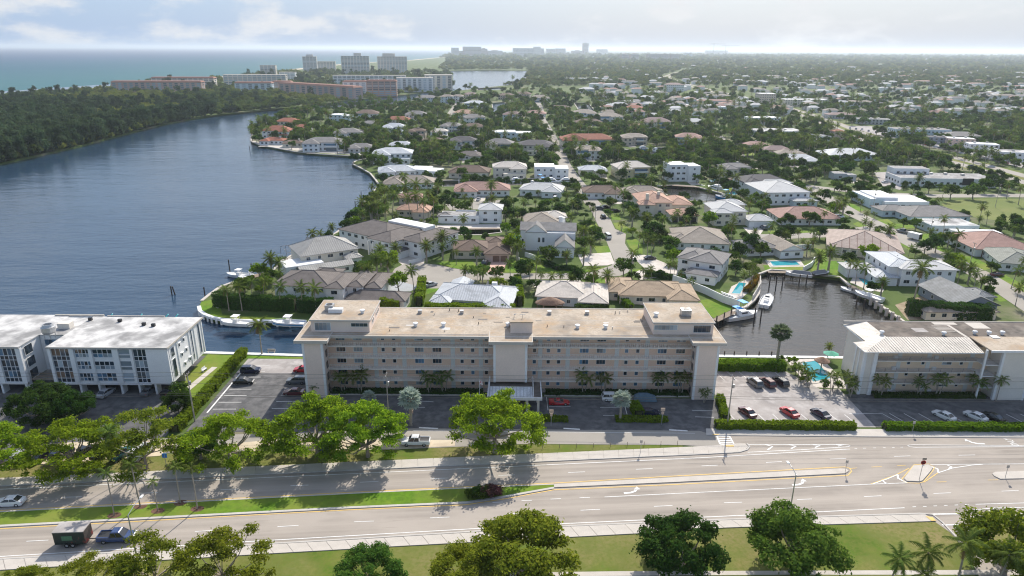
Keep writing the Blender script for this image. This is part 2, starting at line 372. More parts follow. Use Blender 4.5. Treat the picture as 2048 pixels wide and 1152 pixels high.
M_PALMTRUNK = plain('palm_trunk', (0.33, 0.29, 0.24), 0.95, 0.15, 3.0)
M_WOOD = plain('weathered_wood', (0.27, 0.21, 0.16), 0.9, 0.15, 2.0)
M_PILE = plain('dark_piling', (0.075, 0.06, 0.05), 0.9, 0.2, 2.0)
M_RUBBER = plain('tyre_rubber', (0.02, 0.02, 0.02), 0.8, 0.1)
M_POOL = water_mat('pool_water', (0.03, 0.30, 0.36), 1.2, 0.1, 0.05, (1, 1, 1), dist=0.05)
M_TEAL = plain('teal_paint', (0.04, 0.42, 0.45), 0.5, 0.08)
M_BLUE = plain('bright_blue_canvas', (0.02, 0.33, 0.75), 0.6, 0.08)
M_LAGOON = water_mat('lagoon_water', (0.018, 0.045, 0.082), 0.26, 0.52, 0.14)
M_CANAL = water_mat('canal_water', (0.040, 0.038, 0.032), 0.45, 0.35, 0.05)
M_OCEAN = water_mat('ocean_water', (0.02, 0.16, 0.20), 0.06, 0.8, 0.45, dist=2.0, spec=0.12,
    depth_cols=dict(nx=-1.0, ny=0.07, cols=[(0, (0.03, 0.12, 0.13))],
    steps=[(1450, 2100, (0.010, 0.085, 0.12)), (2000, 3800, (0.004, 0.045, 0.11)), (3600, 9000, (0.002, 0.022, 0.09))]))
M_FOAM = ground_mat('surf_foam', [(0.80, 0.82, 0.82), (0.55, 0.66, 0.66)], [0.05])
L_YELLOW = leaf_mat('yellow_green_leaves', (0.105, 0.20, 0.014), (0.24, 0.335, 0.022), 0.52, 0.18, warm=(0.38, 0.54, 0.03))
L_OLIVE = leaf_mat('olive_leaves', (0.10, 0.15, 0.016), (0.20, 0.235, 0.026), 0.5, 0.15, warm=(0.36, 0.40, 0.03))
L_GREEN = leaf_mat('mid_green_leaves', (0.042, 0.10, 0.017), (0.10, 0.165, 0.025), 0.4, 0.4)
L_DARK = leaf_mat('dark_green_leaves', (0.024, 0.066, 0.015), (0.06, 0.11, 0.02), 0.3, 0.3)
L_PALM = leaf_mat('palm_leaves', (0.072, 0.123, 0.026), (0.145, 0.189, 0.041), 0.35, 0.3)
L_PALMDRY = leaf_mat('dry_palm_leaves', (0.17, 0.13, 0.06), (0.24, 0.18, 0.08), 0.3, 0.2)
L_SILVER = leaf_mat('silver_leaves', (0.310, 0.380, 0.322), (0.460, 0.529, 0.460), 0.3, 0.1, warm=(0.517, 0.575, 0.460))
L_FOREST = leaf_mat('forest_leaves', (0.045, 0.085, 0.028), (0.12, 0.165, 0.04), 0.35, 0.5)
L_FAR = leaf_mat('distant_leaves', (0.06, 0.10, 0.03), (0.14, 0.17, 0.05), 0.35, 0.3)
L_HEDGE = leaf_mat('hedge_leaves', (0.09, 0.17, 0.012), (0.18, 0.27, 0.02), 0.4, 0.15)
L_PURPLE = leaf_mat('purple_leaves', (0.102, 0.043, 0.043), (0.174, 0.087, 0.072), 0.35, 0.15)
L_FLOWER = leaf_mat('orange_leaves', (0.10, 0.14, 0.02), (0.36, 0.20, 0.03), 0.35, 0.15)

L_PINE = leaf_mat('blue_green_needles', (0.034, 0.066, 0.034), (0.075, 0.115, 0.05), 0.3, 0.35)
L_SCRUB = leaf_mat('yellow_green_scrub', (0.09, 0.13, 0.025), (0.19, 0.22, 0.045), 0.4, 0.3)
# ---------------------------------------------------------------- water and land
WATER_Z = -1.4
def structure(mb, name, m, z=0, uv=False):
    o = mb.build(name, m, uv=uv); o['kind'] = 'structure'; return o

MAIN_OUT = pts2([(398, 613), (400, 622), (409, 629), (425, 635), (444, 639), (478, 641), (530, 642), (581, 643), W(-40, 184), W(0, 185), W(40, 184),
    (1429, 640), (1466, 622), (1493, 613), (1508, 600), (1517, 587), (1520, 563), (1517, 548), (1542, 539), (1603, 543), (1629, 548), (1680, 554), (1694, 566),
    (1714, 583), (1748, 602), (1792, 632), (1812, 646), W(120, 178), W(260, 180), W(1200, 300), W(70000, 300), W(70000, 70000), W(900, 70000), W(120, 18000),
    (1000, 107), (900, 113), (820, 120.5), (700, 127), (620, 135), (540, 144), (440, 154), (300, 166), (195, 176), (90, 185), (0, 196.5), W(-1150, 900), W(-1350, 400), W(-1500, 200), W(-700, 330), (0, 326), (60, 313), (160, 291), (230, 272), (270, 262), (320, 249), (380, 238), (430, 230), (510, 222), (600, 213), (690, 201), (722, 198), (795, 191), (860, 183),
    (905, 177), (906, 152), (890, 146), (872, 143.5), (900, 141.5), (980, 140.5), (1066, 141.5), (1055, 150), (1047, 163), (1040, 167), (1000, 172), (940, 178.5), (905, 183), (850, 191), (830, 200), (800, 207), (720, 212), (650, 215), (600, 224),
    (545, 240), (520, 254), (506, 266), (501, 276), (504, 283), (522, 291), (547, 295), (590, 303), (640, 308), (690, 311), (745, 313.5), (712, 322), (704, 327), (722, 336), (740, 346), (751, 359), (757, 368), (752, 378), (736, 395), (722, 415), (712, 432), (694, 450), (672, 466), (640, 482), (592, 506),
    (562, 523), (546, 541), (486, 557), (440, 574), (418, 590), (403, 602)])
CANALS = [pts2(l) for l in (
    [(1312, 372), (1350, 370), (1388, 372), (1442, 386), (1482, 404), (1470, 410), (1436, 404), (1385, 402), (1352, 398), (1330, 388)],
    [(1228, 301), (1335, 294), (1338, 305), (1318, 318), (1232, 313)],
    [(854, 458), (1000, 457), (1003, 465), (960, 470), (858, 470)],
    [(885, 361), (1000, 358), (1140, 355), (1142, 368), (1000, 371), (885, 373)],
    [(984, 206), (1010, 204), (1013, 223), (986, 224)],
    [(1148, 206), (1176, 205), (1190, 222), (1160, 224)],
    [(955, 176), (1010, 174.5), (1010, 179), (955, 180)])]
NEAR_LAND = [(-1500, -500), (1500, -500), (1500, 158.5), (85, 158.5), (52, 159), (-54, 158), (-78, 159.3), (-150, 158), (-400, 160), (-1500, 100)]
mb = MB(); mb.sheet(MAIN_OUT, 0.0, CANALS); mb.skirt(MAIN_OUT, -4, 0)
for c in CANALS: mb.skirt(c, -4, 0)
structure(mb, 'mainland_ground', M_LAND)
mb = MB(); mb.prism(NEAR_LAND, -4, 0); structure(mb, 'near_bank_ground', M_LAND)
_mid = W(-1500, 200)
LAG = [(-1500, 90), (-54, 150), (50, 150), (56, 186), (-40, 190), (-60, 350), (0, 900), (150, 2700), (-700, 2700), (-900, 1200), (-700, 600), (-1500, 300)]
structure(MB().sheet(LAG, WATER_Z), 'lagoon_water', M_LAGOON)
structure(MB().sheet([(50, 150), (500, 150), (500, 200), (160, 195), (130, 235), (80, 240), (56, 186)], WATER_Z), 'canal_basin_water', M_CANAL)
for k, c in enumerate(CANALS):
    xs = [p[0] for p in c]; ys = [p[1] for p in c]
    structure(MB().sheet([(min(xs) - 4, min(ys) - 4), (max(xs) + 4, min(ys) - 4), (max(xs) + 4, max(ys) + 4), (min(xs) - 4, max(ys) + 4)], WATER_Z - 0.02), 'inner_canal_water', M_CANAL)
COAST = pts2([(1000, 107), (900, 113), (820, 120.5), (700, 127), (620, 135), (540, 144), (440, 154), (300, 166), (195, 176), (90, 185), (0, 196.5)]) + [(-1150, 900), (-1350, 400)]
ocean = [(130, 18000), (900, 70000), (-70000, 70000), (-70000, 0), (-1300, 0), (-1300, 400)] + [(p[0] + 30, p[1]) for p in reversed(COAST[:-1])]
structure(MB().sheet(ocean, WATER_Z - 0.05), 'ocean_water', M_OCEAN)
# beach and two ragged lines of surf along it
def offset(line, d):
    o = []
    for i, p in enumerate(line):
        a = line[max(i - 1, 0)]; b = line[min(i + 1, len(line) - 1)]
        t = Vector((b[0] - a[0], b[1] - a[1])).normalized(); o.append((p[0] - t.y * d * -1, p[1] + t.x * d * -1))
    return o
def resample(line, step):
    o = []
    for a, b in zip(line[:-1], line[1:]):
        n = max(1, int(math.hypot(b[0] - a[0], b[1] - a[1]) / step))
        o += [(a[0] + (b[0] - a[0]) * i / n, a[1] + (b[1] - a[1]) * i / n) for i in range(n)]
    return o + [line[-1]]
CS = resample(COAST[1:], 25)
_t = CS
for nm, m, d0, d1, z in (('beach', M_SAND, -26, 10, 0.25),):
    a, b = offset(CS, d0), offset(CS, d1); structure(MB().sheet(a + b[::-1], z), nm, m)
for d, amp, keep in ((-16, 16, 1.0), (-50, 13, 0.6), (-105, 9, 0.3)):
    mb = MB(); i = 0
    while i < len(CS) - 8:
        n = random.randint(4, 12)
        if random.random() < keep:
            seg = CS[i:i + n]
            lo = offset(seg, d); hi = [(p[0] + (q[0] - p[0]), p[1] + (q[1] - p[1])) for p, q in zip(lo, offset(seg, d - amp * random.uniform(0.5, 2)))]
            lo = [(p[0] + random.uniform(-3, 3), p[1] + random.uniform(-6, 6)) for p in lo]
            for k in range(len(seg) - 1):
                mb.quad((*lo[k], -1.3), (*lo[k + 1], -1.3), (*hi[k + 1], -1.3), (*hi[k], -1.3))
        i += n
    o = mb.build('surf_foam', M_FOAM); tag(o, kind='stuff')

# sea walls: a concrete cap along the banks
def cap(line, w=0.9, z0=-0.35, z1=0.18, m=M_CONC_PALE, name='seawall'):
    return structure(MB().ridge(line, w, z0, z1), name, m)
i0 = 0
cap(MAIN_OUT[:8], 1.1, -0.4, 0.25, M_WHITE)
cap([(-400, 160), (-150, 158), (-78, 159.3), (-54, 158), (52, 159), (85, 158.5), (200, 158.5)], 1.2, -0.4, 0.22, M_WHITE)
cap(MAIN_OUT[10:28], 0.9)
_k = MAIN_OUT.index(G(545, 240)) if G(545, 240) in MAIN_OUT else None
cap(MAIN_OUT[-43:], 1.0)
for c in CANALS: cap(c + [c[0]], 0.8)
# short piles under the white quay of the point
SEA_PILES = []
for i in range(14):
    a, b = MAIN_OUT[1 + i // 2], MAIN_OUT[2 + i // 2]; f = (i % 2) / 2
    SEA_PILES.append((a[0] + (b[0] - a[0]) * f, a[1] + (b[1] - a[1]) * f - 0.7))

# ---------------------------------------------------------------- the road in front
Z1, Z2, Z3, Z4 = 0.03, 0.05, 0.07, 0.09
def sheet_px(name, px, m, z, kind='structure'):
    o = MB().sheet(pts2(px), z).build(name, m); o['kind'] = kind; return o
road = sheet_px('road', [W(-220, 58), (-300, 985), (0, 971), (700, 939.5), (1400, 908), (1412, 870), (2048, 875), (2400, 880), W(240, 93), (1850, 1029), (1656, 1034), (1433, 1041), (1120, 1054), (700, 1079), (523, 1090), (0, 1120), (-300, 1137), W(-220, 58)][1:], M_ASPHALT, Z1)
def kerbed(name, px, m, z=0.15, kerb=True):
    """raised pavement or island with a pale kerb round it"""
    p = pts2(px); o = MB().prism(p, -0.1, z).build(name, m); o['kind'] = 'structure'
    return o
def slabs(parent, top, bot, step, m, z):
    """paving slabs of a pavement, one by one, from two edge lines given in the photograph"""
    T, B = resample(pts2(top), 0.5), resample(pts2(bot), 0.5)
    def at(l, f): i = f * (len(l) - 1); k = min(int(i), len(l) - 2); g = i - k; return (l[k][0] + (l[k + 1][0] - l[k][0]) * g, l[k][1] + (l[k + 1][1] - l[k][1]) * g)
    n = int(sum(math.hypot(b[0] - a[0], b[1] - a[1]) for a, b in zip(T[:-1], T[1:])) / step)
    for i in range(n):
        f0, f1 = i / n + 0.012 / n, (i + 1) / n - 0.012 / n
        q = [at(B, f0), at(B, f1), at(T, f1), at(T, f0)]
        c = (sum(p[0] for p in q) / 4, sum(p[1] for p in q) / 4)
        o = MB().prism([(p[0] - c[0], p[1] - c[1]) for p in q], -0.12, z + random.uniform(-.006, .006)).build('paving_slab', m, parent, (c[0], c[1], 0))
pv_far = structure(MB().sheet(pts2([(-250, 984), (0, 972), (700, 941), (1400, 909), (1480, 903), (1495, 896), (1480, 887), (1400, 894), (700, 926), (0, 958), (-250, 969)]), 0.05), 'pavement', M_CONC)
slabs(pv_far, [(-250, 968), (0, 957), (700, 925), (1400, 893.5), (1475, 888)], [(-250, 983), (0, 971), (700, 940), (1400, 908.5), (1475, 904)], 3.0, M_CONC_PALE, 0.13)
nose = structure(MB().prism(pts2([(1476, 904), (1490, 901), (1497, 894), (1490, 888), (1476, 888)]), -0.1, 0.13), 'pavement_nose', M_CONC_PALE)
pv_near = structure(MB().sheet(pts2([(-250, 1134), (0, 1120), (523, 1090), (700, 1080), (1120, 1054), (1433, 1041), (1656, 1034), (1850, 1029), (1872, 1043), (1454, 1056), (1291, 1067), (800, 1093), (523, 1109), (0, 1141), (-250, 1156)]), 0.05), 'pavement', M_CONC)
slabs(pv_near, [(-250, 1134), (0, 1120), (523, 1091), (700, 1081), (1120, 1055), (1433, 1042), (1656, 1035), (1850, 1029.5)], [(-250, 1156), (0, 1141), (523, 1109), (800, 1093), (1291, 1067), (1454, 1056), (1872, 1043)], 3.0, M_CONC_PALE, 0.13)
pv_right = structure(MB().prism(pts2([(1412, 869), (1740, 872), (2048, 874), (2300, 876), (2300, 860), (2048, 860), (1412, 858)]), -0.1, 0.12), 'pavement', M_CONC)
structure(MB().prism(pts2([(1712, 872.5), (1772, 873), (1760, 860), (1724, 860)]), -0.1, 0.135), 'crossover', M_CONC_PALE)
# kerbs
for ln in ([(-250, 984), (0, 972), (700, 941), (1400, 909), (1478, 905), (1494, 900), (1499, 894), (1494, 888)], [(1412, 870.5), (1740, 873.5), (2048, 875.5), (2300, 877.5)],
           [(-250, 1132), (0, 1119), (523, 1089.5), (700, 1079), (1120, 1053.5), (1433, 1040.5), (1656, 1033.5), (1840, 1028), (1865, 1030), (1885, 1046), (1915, 1078), (1940, 1110)]):
    structure(MB().ridge(resample(pts2(ln), 2.0), 0.28, -0.05, 0.16), 'kerb', M_CONC)
# grass median, then the narrow concrete one
med = [(-250, 1038), (0, 1025), (700, 989), (932, 978), (1108, 970), (1108, 976), (1010, 993), (932, 1005), (700, 1015), (0, 1052), (-250, 1066)]
structure(MB().prism(pts2(med), -0.1, 0.14), 'median_lawn', M_LAWN)
structure(MB().ridge(resample(pts2([(-250, 1037.5), (0, 1024.5), (700, 988), (932, 977), (1108, 969.5)]), 2), 0.3, -0.05, 0.16), 'kerb', M_CONC_PALE)
structure(MB().ridge(resample(pts2([(-250, 1067), (0, 1053), (700, 1016), (932, 1006), (1010, 994), (1108, 976.5)]), 2), 0.5, -0.05, 0.15), 'kerb', M_CONC)
structure(MB().prism(pts2([(1108, 970), (1348, 956), (1680, 938.5), (1692, 939), (1697, 943), (1690, 948), (1348, 965.5), (1108, 976)]), -0.1, 0.17), 'median_island', M_CONC_PALE)
structure(MB().prism(pts2([(1827, 932), (1857, 930), (1865, 936), (1862, 942), (1845, 962), (1838, 964), (1813, 963), (1808, 958)]), -0.1, 0.17), 'traffic_island', M_CONC_PALE)
structure(MB().prism(pts2([(1984, 948), (1990, 945), (2048, 943), (2250, 938), (2250, 953), (2048, 958), (2000, 959), (1988, 953)]), -0.1, 0.17), 'median_island', M_CONC_PALE)
# painted markings: each stripe a sheet of its own on the road
PN = [0]
def paint(px_line, w=0.13, m=M_LINE, z=Z2, name='lane_marking', world=False):
    l = px_line if world else pts2(px_line); PN[0] = (PN[0] + 1) % 12; z = z + .0004 * PN[0]
    return MB().ribbon(resample(l, 4.0), w, z).build(name, m, road)
def patch(px, m=M_LINE, z=Z2, name='lane_marking'):
    return MB().sheet(pts2(px), z).build(name, m, road)
paint([(-250, 991), (0, 979), (700, 948), (1400, 916), (1700, 898.5)], 0.16)
paint([(-250, 1126), (0, 1113.5), (523, 1082), (751, 1069), (1122, 1048), (1400, 1035), (1809, 1016)], 0.16)
for l in ([(-250, 1034), (0, 1021.5), (700, 985), (932, 974), (1108, 966.5), (1348, 952.5), (1690, 934), (1700, 937), (1703, 943), (1696, 951), (1348, 969.5), (1108, 980), (1010, 998), (932, 1010), (700, 1020), (0, 1058), (-250, 1072)],):
    paint(l, 0.2, M_YELLOW)
def dashes(a, b, period, length, w=0.13, m=M_LINE):
    A, B = Vector(G(*a)), Vector(G(*b)); d = (B - A); n = int(d.length / period); d.normalize()
    for i in range(n + 1):
        s = A + d * i * period; e = s + d * length; paint([tuple(s), tuple(e)], w, m, world=True)
for a, b in (((125, 995), (164, 994)), ((279, 987), (316, 985.5)), ((441, 980), (476, 978.5)), ((581, 972), (617, 970.5)), ((720, 965), (757, 963)), ((861, 958), (895, 956.5)), ((997, 951.5), (1030, 950)), ((1136, 945.5), (1170, 944)), ((1272, 939), (1305, 937.5)), ((1403, 932.3), (1435, 930.8)), ((1532, 925.3), (1564, 923.6)), ((1660, 918.5), (1692, 917.3)), ((1788, 913.2), (1821, 912.2)), ((1917, 911), (1950, 910.2)), ((-30, 1003), (10, 1001)),
             ((53, 1083), (97, 1080.7)), ((218, 1073), (262, 1071)), ((390, 1063.5), (432, 1061)), ((555, 1053.8), (597, 1051.3)), ((708, 1044.2), (748, 1042.6)), ((860, 1036.3), (899, 1034.5)), ((1013, 1028.2), (1052, 1026.4)), ((1161, 1021), (1200, 1019)), ((1308, 1013.2), (1345, 1011.3)), ((1448, 1006), (1484, 1004.8)), ((1594, 999.4), (1624, 998.4)), ((1728, 993.6), (1763, 992)), ((1867, 987.4), (1902, 986)), ((2003, 982.7), (2037, 981.6)),
             ((985, 1005.6), (1006, 1004.5)), ((1043, 1002), (1064, 1001)), ((1101, 998.7), (1122, 997.7)), ((1159, 996), (1180, 995)),
             ((1709, 897.8), (1714, 897.6)), ((1726, 897), (1732, 896.8)), ((1746, 896.4), (1752, 896.2)), ((1766, 896), (1771, 895.8)), ((1784, 895.4), (1789, 895.2)), ((1801, 895), (1806, 894.8)),
             ((1825, 1014.2), (1832, 1013.9)), ((1846, 1013.4), (1853, 1013.1)), ((1867, 1012.4), (1874, 1012.1)), ((1888, 1011.4), (1895, 1011.1)), ((1909, 1010.6), (1916, 1010.3)), ((1930, 1009.8), (1938, 1009.5))):
    paint([a, b], 0.13)
for a, b in (((1698, 938), (1714, 936)), ((1743, 934.5), (1764, 933.5)), ((1794, 931.8), (1811, 931)), ((1873, 964.5), (1893, 963.8)), ((1976, 960.5), (1996, 960))): paint([a, b], 0.13, M_YELLOW)
paint([(1209, 994.4), (1400, 985), (1741, 968.8), (1812, 966.2)], 0.14)
paint([(1951, 1009), (2048, 1006.3), (2250, 1001)], 0.14)
paint([(1860, 930), (1920, 929), (2048, 928), (2250, 926)], 0.14)
# hatched tapers
paint([(1495, 889.4), (1690, 889.4), (1697, 890.5), (1700, 892), (1697, 893.7), (1690, 894.4), (1600, 900), (1495, 905)], 0.15)
for x in (1545, 1592, 1640, 1686):
    w = (1700 - x) / 205 * 7 + 1.2
    paint([(x - 14, 889.6), (x, 889.8 + w * 0.55), (x - 10, 890 + w * 1.6)], 0.32)
paint([(2250, 892.5), (2048, 891.5), (1826, 890), (1818, 890.5), (1815, 892), (1820, 894), (1830, 895), (2048, 893.5), (2250, 894.5)], 0.14)
paint([(1741, 968.8), (1790, 951), (1818, 937)], 0.16, M_YELLOW); paint([(1746, 968), (1775, 958), (1796, 949)], 0.15); paint([(1795, 950), (1796, 957), (1814, 966)], 0.35); paint([(1765, 961.5), (1770, 966), (1775, 967.5)], 0.3)
paint([(1855, 931), (1875, 938), (1877, 946)], 0.35); paint([(1895, 931), (1903, 934), (1898, 938)], 0.35); paint([(1876, 946), (1905, 936.5), (1945, 930.5), (1965, 929)], 0.16); paint([(1876, 946), (1848, 965)], 0.16, M_YELLOW)
paint([(1828, 930), (1858, 928), (1869, 935), (1865, 943), (1847, 964), (1838, 967), (1812, 966), (1803, 959), (1828, 930)], 0.14, M_YELLOW)
def arrow(px, py, rot=0.0, s=1.0, flip=1):
    """curved turn arrow painted on a lane; the lane runs along +x"""
    c = G(px, py); o = MB()
    pts = [(-1.6, -0.55), (-0.6, -0.5), (0.1, -0.2), (0.45, 0.25)]
    o.ribbon([(p[0] * s, p[1] * s * flip) for p in pts], 0.32 * s, 0)
    tip = [(0.0, 0.15), (0.95, 0.15), (0.62, 0.85)]
    o.add([(p[0] * s, p[1] * s * flip, 0) for p in tip], [(0, 1, 2) if flip > 0 else (0, 2, 1)])
    return o.build('turn_arrow', M_LINE, road, (c[0], c[1], Z2 + 0.004), rot)
arrow(1268, 981, 0.09, 1.25); arrow(1602, 965, 0.09, 1.25); arrow(1944, 884, math.pi, 1.3, -1)
# the pavement bars by the crossing: white frame with bars
for q in ([(1434, 872.5), (1459, 872.8)], [(1459, 872.8), (1468, 889)], [(1468, 889), (1440, 888.5)], [(1440, 888.5), (1434, 872.5)]): paint(q, 0.3)
for f in (0.3, 0.55, 0.8): paint([(1434 + 6 * f, 872.5 + 16 * f), (1459 + 9 * f, 872.8 + 16.2 * f)], 0.35)
patch([(1450, 891.5), (1467, 891.5), (1468, 894.5), (1452, 894.5)], M_YELLOW, 0.165, 'tactile_strip')
patch([(1424, 869.5), (1437, 869.5), (1438, 871), (1425, 871)], M_YELLOW, 0.165, 'tactile_strip')
patch([(1851, 1033.5), (1865, 1036), (1872, 1043), (1862, 1043)], M_YELLOW, 0.165, 'tactile_strip')
# letters of ONLY painted on the slip lane, seen from the far side
def letters(txt, px, py, h, rot, sx=1.0):
    cu = bpy.data.curves.new('lane_lettering', 'FONT'); cu.body = txt; cu.size = h; cu.align_x = 'CENTER'; cu.align_y = 'CENTER'
    cu.materials.append(M_LINE); c = G(px, py)
    o = new('lane_lettering', cu, road, (c[0], c[1], Z2 + 0.004), rot, (sx, 1, 1)); return o
letters('ONLY', 2024, 885, 2.0, math.pi / 2, 0.55)
# side road at the lower right
sheet_px('side_road', [(1850, 1030), (1905, 1026), (1935, 1026), (2010, 1023), (1950, 1032), (1990, 1100), (2060, 1220), (1990, 1220), (1935, 1105), (1900, 1065)], M_ASPHALT, Z1 + 0.008)
paint([(1862, 1029), (1936, 1028)], 0.3, z=Z3); paint([(1884, 1050.5), (1918, 1050)], 0.3, z=Z3); paint([(1937, 1028), (1950, 1020), (1985, 1017), (2100, 1014)], 0.15, z=Z3); paint([(1990, 1016.5), (1983, 1020), (1976, 1025)], 0.3, z=Z3)
structure(MB().prism(pts2([(1935, 1034), (1965, 1030), (2048, 1027), (2250, 1021), (2250, 1034), (2048, 1040), (1965, 1046), (1945, 1046)]), -0.1, 0.14), 'pavement', M_CONC_PALE)
# lawns below the road
sheet_px('verge_lawn', [(-300, 1160), (0, 1142), (523, 1110), (800, 1094), (1291, 1068), (1454, 1057), (1872, 1044), (1890, 1052), (1920, 1090), (1985, 1220), (1985, 1500), (-300, 1500)], M_LAWN_DRY, 0.02)
sheet_px('verge_lawn', [(1950, 1047), (2250, 1036), (2400, 1300), (2080, 1300)], M_LAWN_DRY, 0.02)
sheet_px('footpath', [(1020, 1146), (1240, 1143), (1560, 1142), (2048, 1140), (2048, 1150), (1560, 1150), (1020, 1154)], M_CONC_PALE, 0.06)
# verge under the yellow-green trees and the sandy parking strip
sheet_px('verge_lawn', [(-250, 969), (0, 958), (700, 925.5), (1365, 894), (1365, 891), (1055, 889), (796, 899), (440, 905), (300, 910), (0, 915), (-250, 920)], M_LAWN_DRY, 0.028)
sheet_px('service_road', [(820, 898), (1055, 888), (1365, 890.5), (1400, 893), (1460, 889), (1430, 872), (1412, 866), (1400, 862), (826, 857), (760, 859), (440, 870), (200, 885), (-200, 905), (-200, 918), (0, 914), (440, 903)], M_STREET, 0.042)
sheet_px('sandy_verge', [(540, 880), (770, 880), (910, 880), (910, 892), (800, 899), (500, 903), (440, 890)], M_SAND, 0.056)
sheet_px('sandy_verge', [(-200, 893), (0, 890), (300, 880), (360, 880), (320, 912), (0, 935), (-200, 945)], M_SAND, 0.056)
paint([(826, 862), (1060, 864), (1390, 867)], 0.12, z=0.062, name='service_road_marking')
# main building car parks
structure(MB().sheet([(-66.3, 121.4), (46.2, 121.4), (46.2, 136.5), (-46, 137.5), (-46.2, 156.0), (-66.3, 156.0)], Z1 + .004), 'car_park', M_ASPHALT_NEW)
structure(MB().sheet([(-66.3, 148), (-46.4, 148), (-46.4, 156.0), (-66.3, 156.0)], 0.04), 'car_park_apron', M_LOT)
structure(MB().sheet([(-140, 113.5), (-69.6, 113.5), (-69.6, 133.5), (-77.6, 137.0), (-77.6, 157.5), (-140, 157)], Z1), 'car_park', M_ASPHALT_NEW)
structure(MB().sheet([(46.4, 124.6), (76.0, 124.6), (76.0, 141.5), (71.5, 141.5), (67.0, 150.5), (46.4, 150.5)], Z1 + .003), 'car_park', M_LOT)
structure(MB().sheet([(76.0, 124.6), (150, 124.6), (150, 139.0), (76.0, 139.0)], Z1 + 0.006), 'car_park', M_ASPHALT_NEW)
structure(MB().sheet([(-68.4, 156.2), (-46, 156.2), (-46, 157.7), (-68.4, 158.4)], 0.02), 'bank_lawn', M_LAWN)
structure(MB().sheet([(-77.5, 134), (-69.6, 130), (-69.6, 158.5), (-77.5, 158.5)], 0.025), 'side_lawn', M_LAWN)
structure(MB().sheet([(-75.2, 137.5), (-73.6, 137.2), (-72.0, 151), (-73.4, 151.2)], 0.06), 'side_path', M_CONC_PALE)
structure(MB().sheet([(46.4, 152.5), (67.0, 152.5), (69.0, 157.8), (46.4, 158.3)], 0.02), 'bank_lawn', M_LAWN)
structure(MB().sheet([(69.5, 142.5), (79, 141.5), (79, 157.8), (69.5, 157.8)], 0.025), 'pool_terrace', M_PAVER)
for x in range(8): paint([(-64.6, 130.5 + 3.05 * x), (-59.6, 130.6 + 3.05 * x)], 0.14, world=True, name='bay_marking')
for x in range(7): paint([(-52.0, 131.0 + 3.0 * x), (-46.8, 131.0 + 3.0 * x)], 0.14, world=True, name='bay_marking')
paint([(-65.2, 129), (-65.2, 152)], 0.35, world=True, name='bay_marking')
for px in ([(832, 802), (867, 804)], [(832, 815), (850, 815)], [(905, 812), (925, 812)], [(1098, 813), (1141, 813)], [(1093, 794), (1096, 821)], [(1206, 831), (1255, 831)], [(1200, 815), (1245, 815)], [(1278, 832), (1317, 833)], [(1384, 821), (1425, 822)], [(1390, 834), (1428, 835)], [(1248, 807), (1258, 843)], [(1206, 803), (1240, 803)]):
    paint(px, 0.14, z=0.05, name='bay_marking')
for px in ([(838, 855.5), (876, 857.5)], [(1127, 857), (1160, 859)], [(1338, 860), (1375, 862)]): paint(px, 0.45, z=0.05, name='stop_bar')
for i in range(6): paint([(50.6 + 2.9 * i, 145.6), (49.6 + 2.9 * i, 150.2)], 0.13, world=True, z=0.05, name='bay_marking')
for i in range(9): paint([(47.8 + 3.1 * i, 125.2), (47.0 + 3.1 * i, 129.8)], 0.13, world=True, z=0.05, name='bay_marking')
for i in range(14): paint([(83.6 + 3.15 * i, 125.4), (81.8 + 3.15 * i, 130.4)], 0.13, world=True, z=0.05, name='bay_marking')
paint([(73, 130.2), (80.2, 130.2), (82.4, 124.8)], 0.13, world=True, z=0.05, name='bay_marking')

# ---------------------------------------------------------------- streets and lawns of the neighbourhood
STREETS = []
def street(name, px, m=M_STREET, z=0.05, keep=True):
    p = pts2(px); structure(MB().sheet(p, z), name, m)
    if keep: STREETS.append(p)
def street_line(name, px, w, m=M_STREET, z=0.05):
    l = resample(pts2(px), 12); structure(MB().ribbon(l, w, z), name, m)
    for a, b in zip(l[:-1], l[1:]):
        t = Vector((b[0] - a[0], b[1] - a[1])); t.normalize(); n = Vector((-t.y, t.x)) * w / 2
        STREETS.append([(a[0] + n.x, a[1] + n.y), (a[0] - n.x, a[1] - n.y), (b[0] - n.x, b[1] - n.y), (b[0] + n.x, b[1] + n.y)])
street('cul_de_sac', [(783, 548), (790, 537), (806, 529), (840, 526), (875, 530), (906, 537), (955, 544), (1003, 547), (1120, 547), (1182, 545), (1223, 531), (1229, 522), (1220, 500), (1209, 473), (1194, 446), (1180, 417), (1176, 408), (1198, 408), (1204, 421), (1221, 439), (1230, 458), (1252, 468), (1250, 487), (1265, 512), (1268, 526), (1256, 545), (1240, 552), (1157, 558), (1010, 559), (955, 560), (925, 571), (890, 577), (850, 577), (815, 570), (795, 560)])
street('driveway', [(820, 500), (842, 492), (852, 500), (848, 528), (806, 531), (792, 520)], M_PAVER, 0.045)
street('driveway', [(983, 522), (1016, 522), (1004, 548), (975, 546)], plain('pink_pavers', (0.62, 0.40, 0.32), 0.9, 0.08), 0.06)
street('driveway', [(1155, 509), (1221, 505), (1229, 527), (1215, 531), (1166, 532)], M_PAVER, 0.06)
street('driveway', [(1262, 511), (1290, 510), (1340, 530), (1362, 547), (1330, 549), (1290, 538)], M_PAVER, 0.06)
street('driveway', [(1268, 545), (1300, 533), (1350, 538), (1358, 552), (1310, 556), (1280, 560)], M_PAVER, 0.064)
street('driveway', [(975, 562), (1012, 560), (1012, 572), (970, 575)], M_PAVER, 0.06)
street('driveway', [(700, 575), (790, 560), (840, 574), (820, 583), (740, 583)], plain('blue_grey_pavers', (0.36, 0.38, 0.40), 0.9, 0.08), 0.055)
street('driveway', [(1060, 562), (1160, 560), (1165, 570), (1070, 575)], M_PAVER, 0.06)
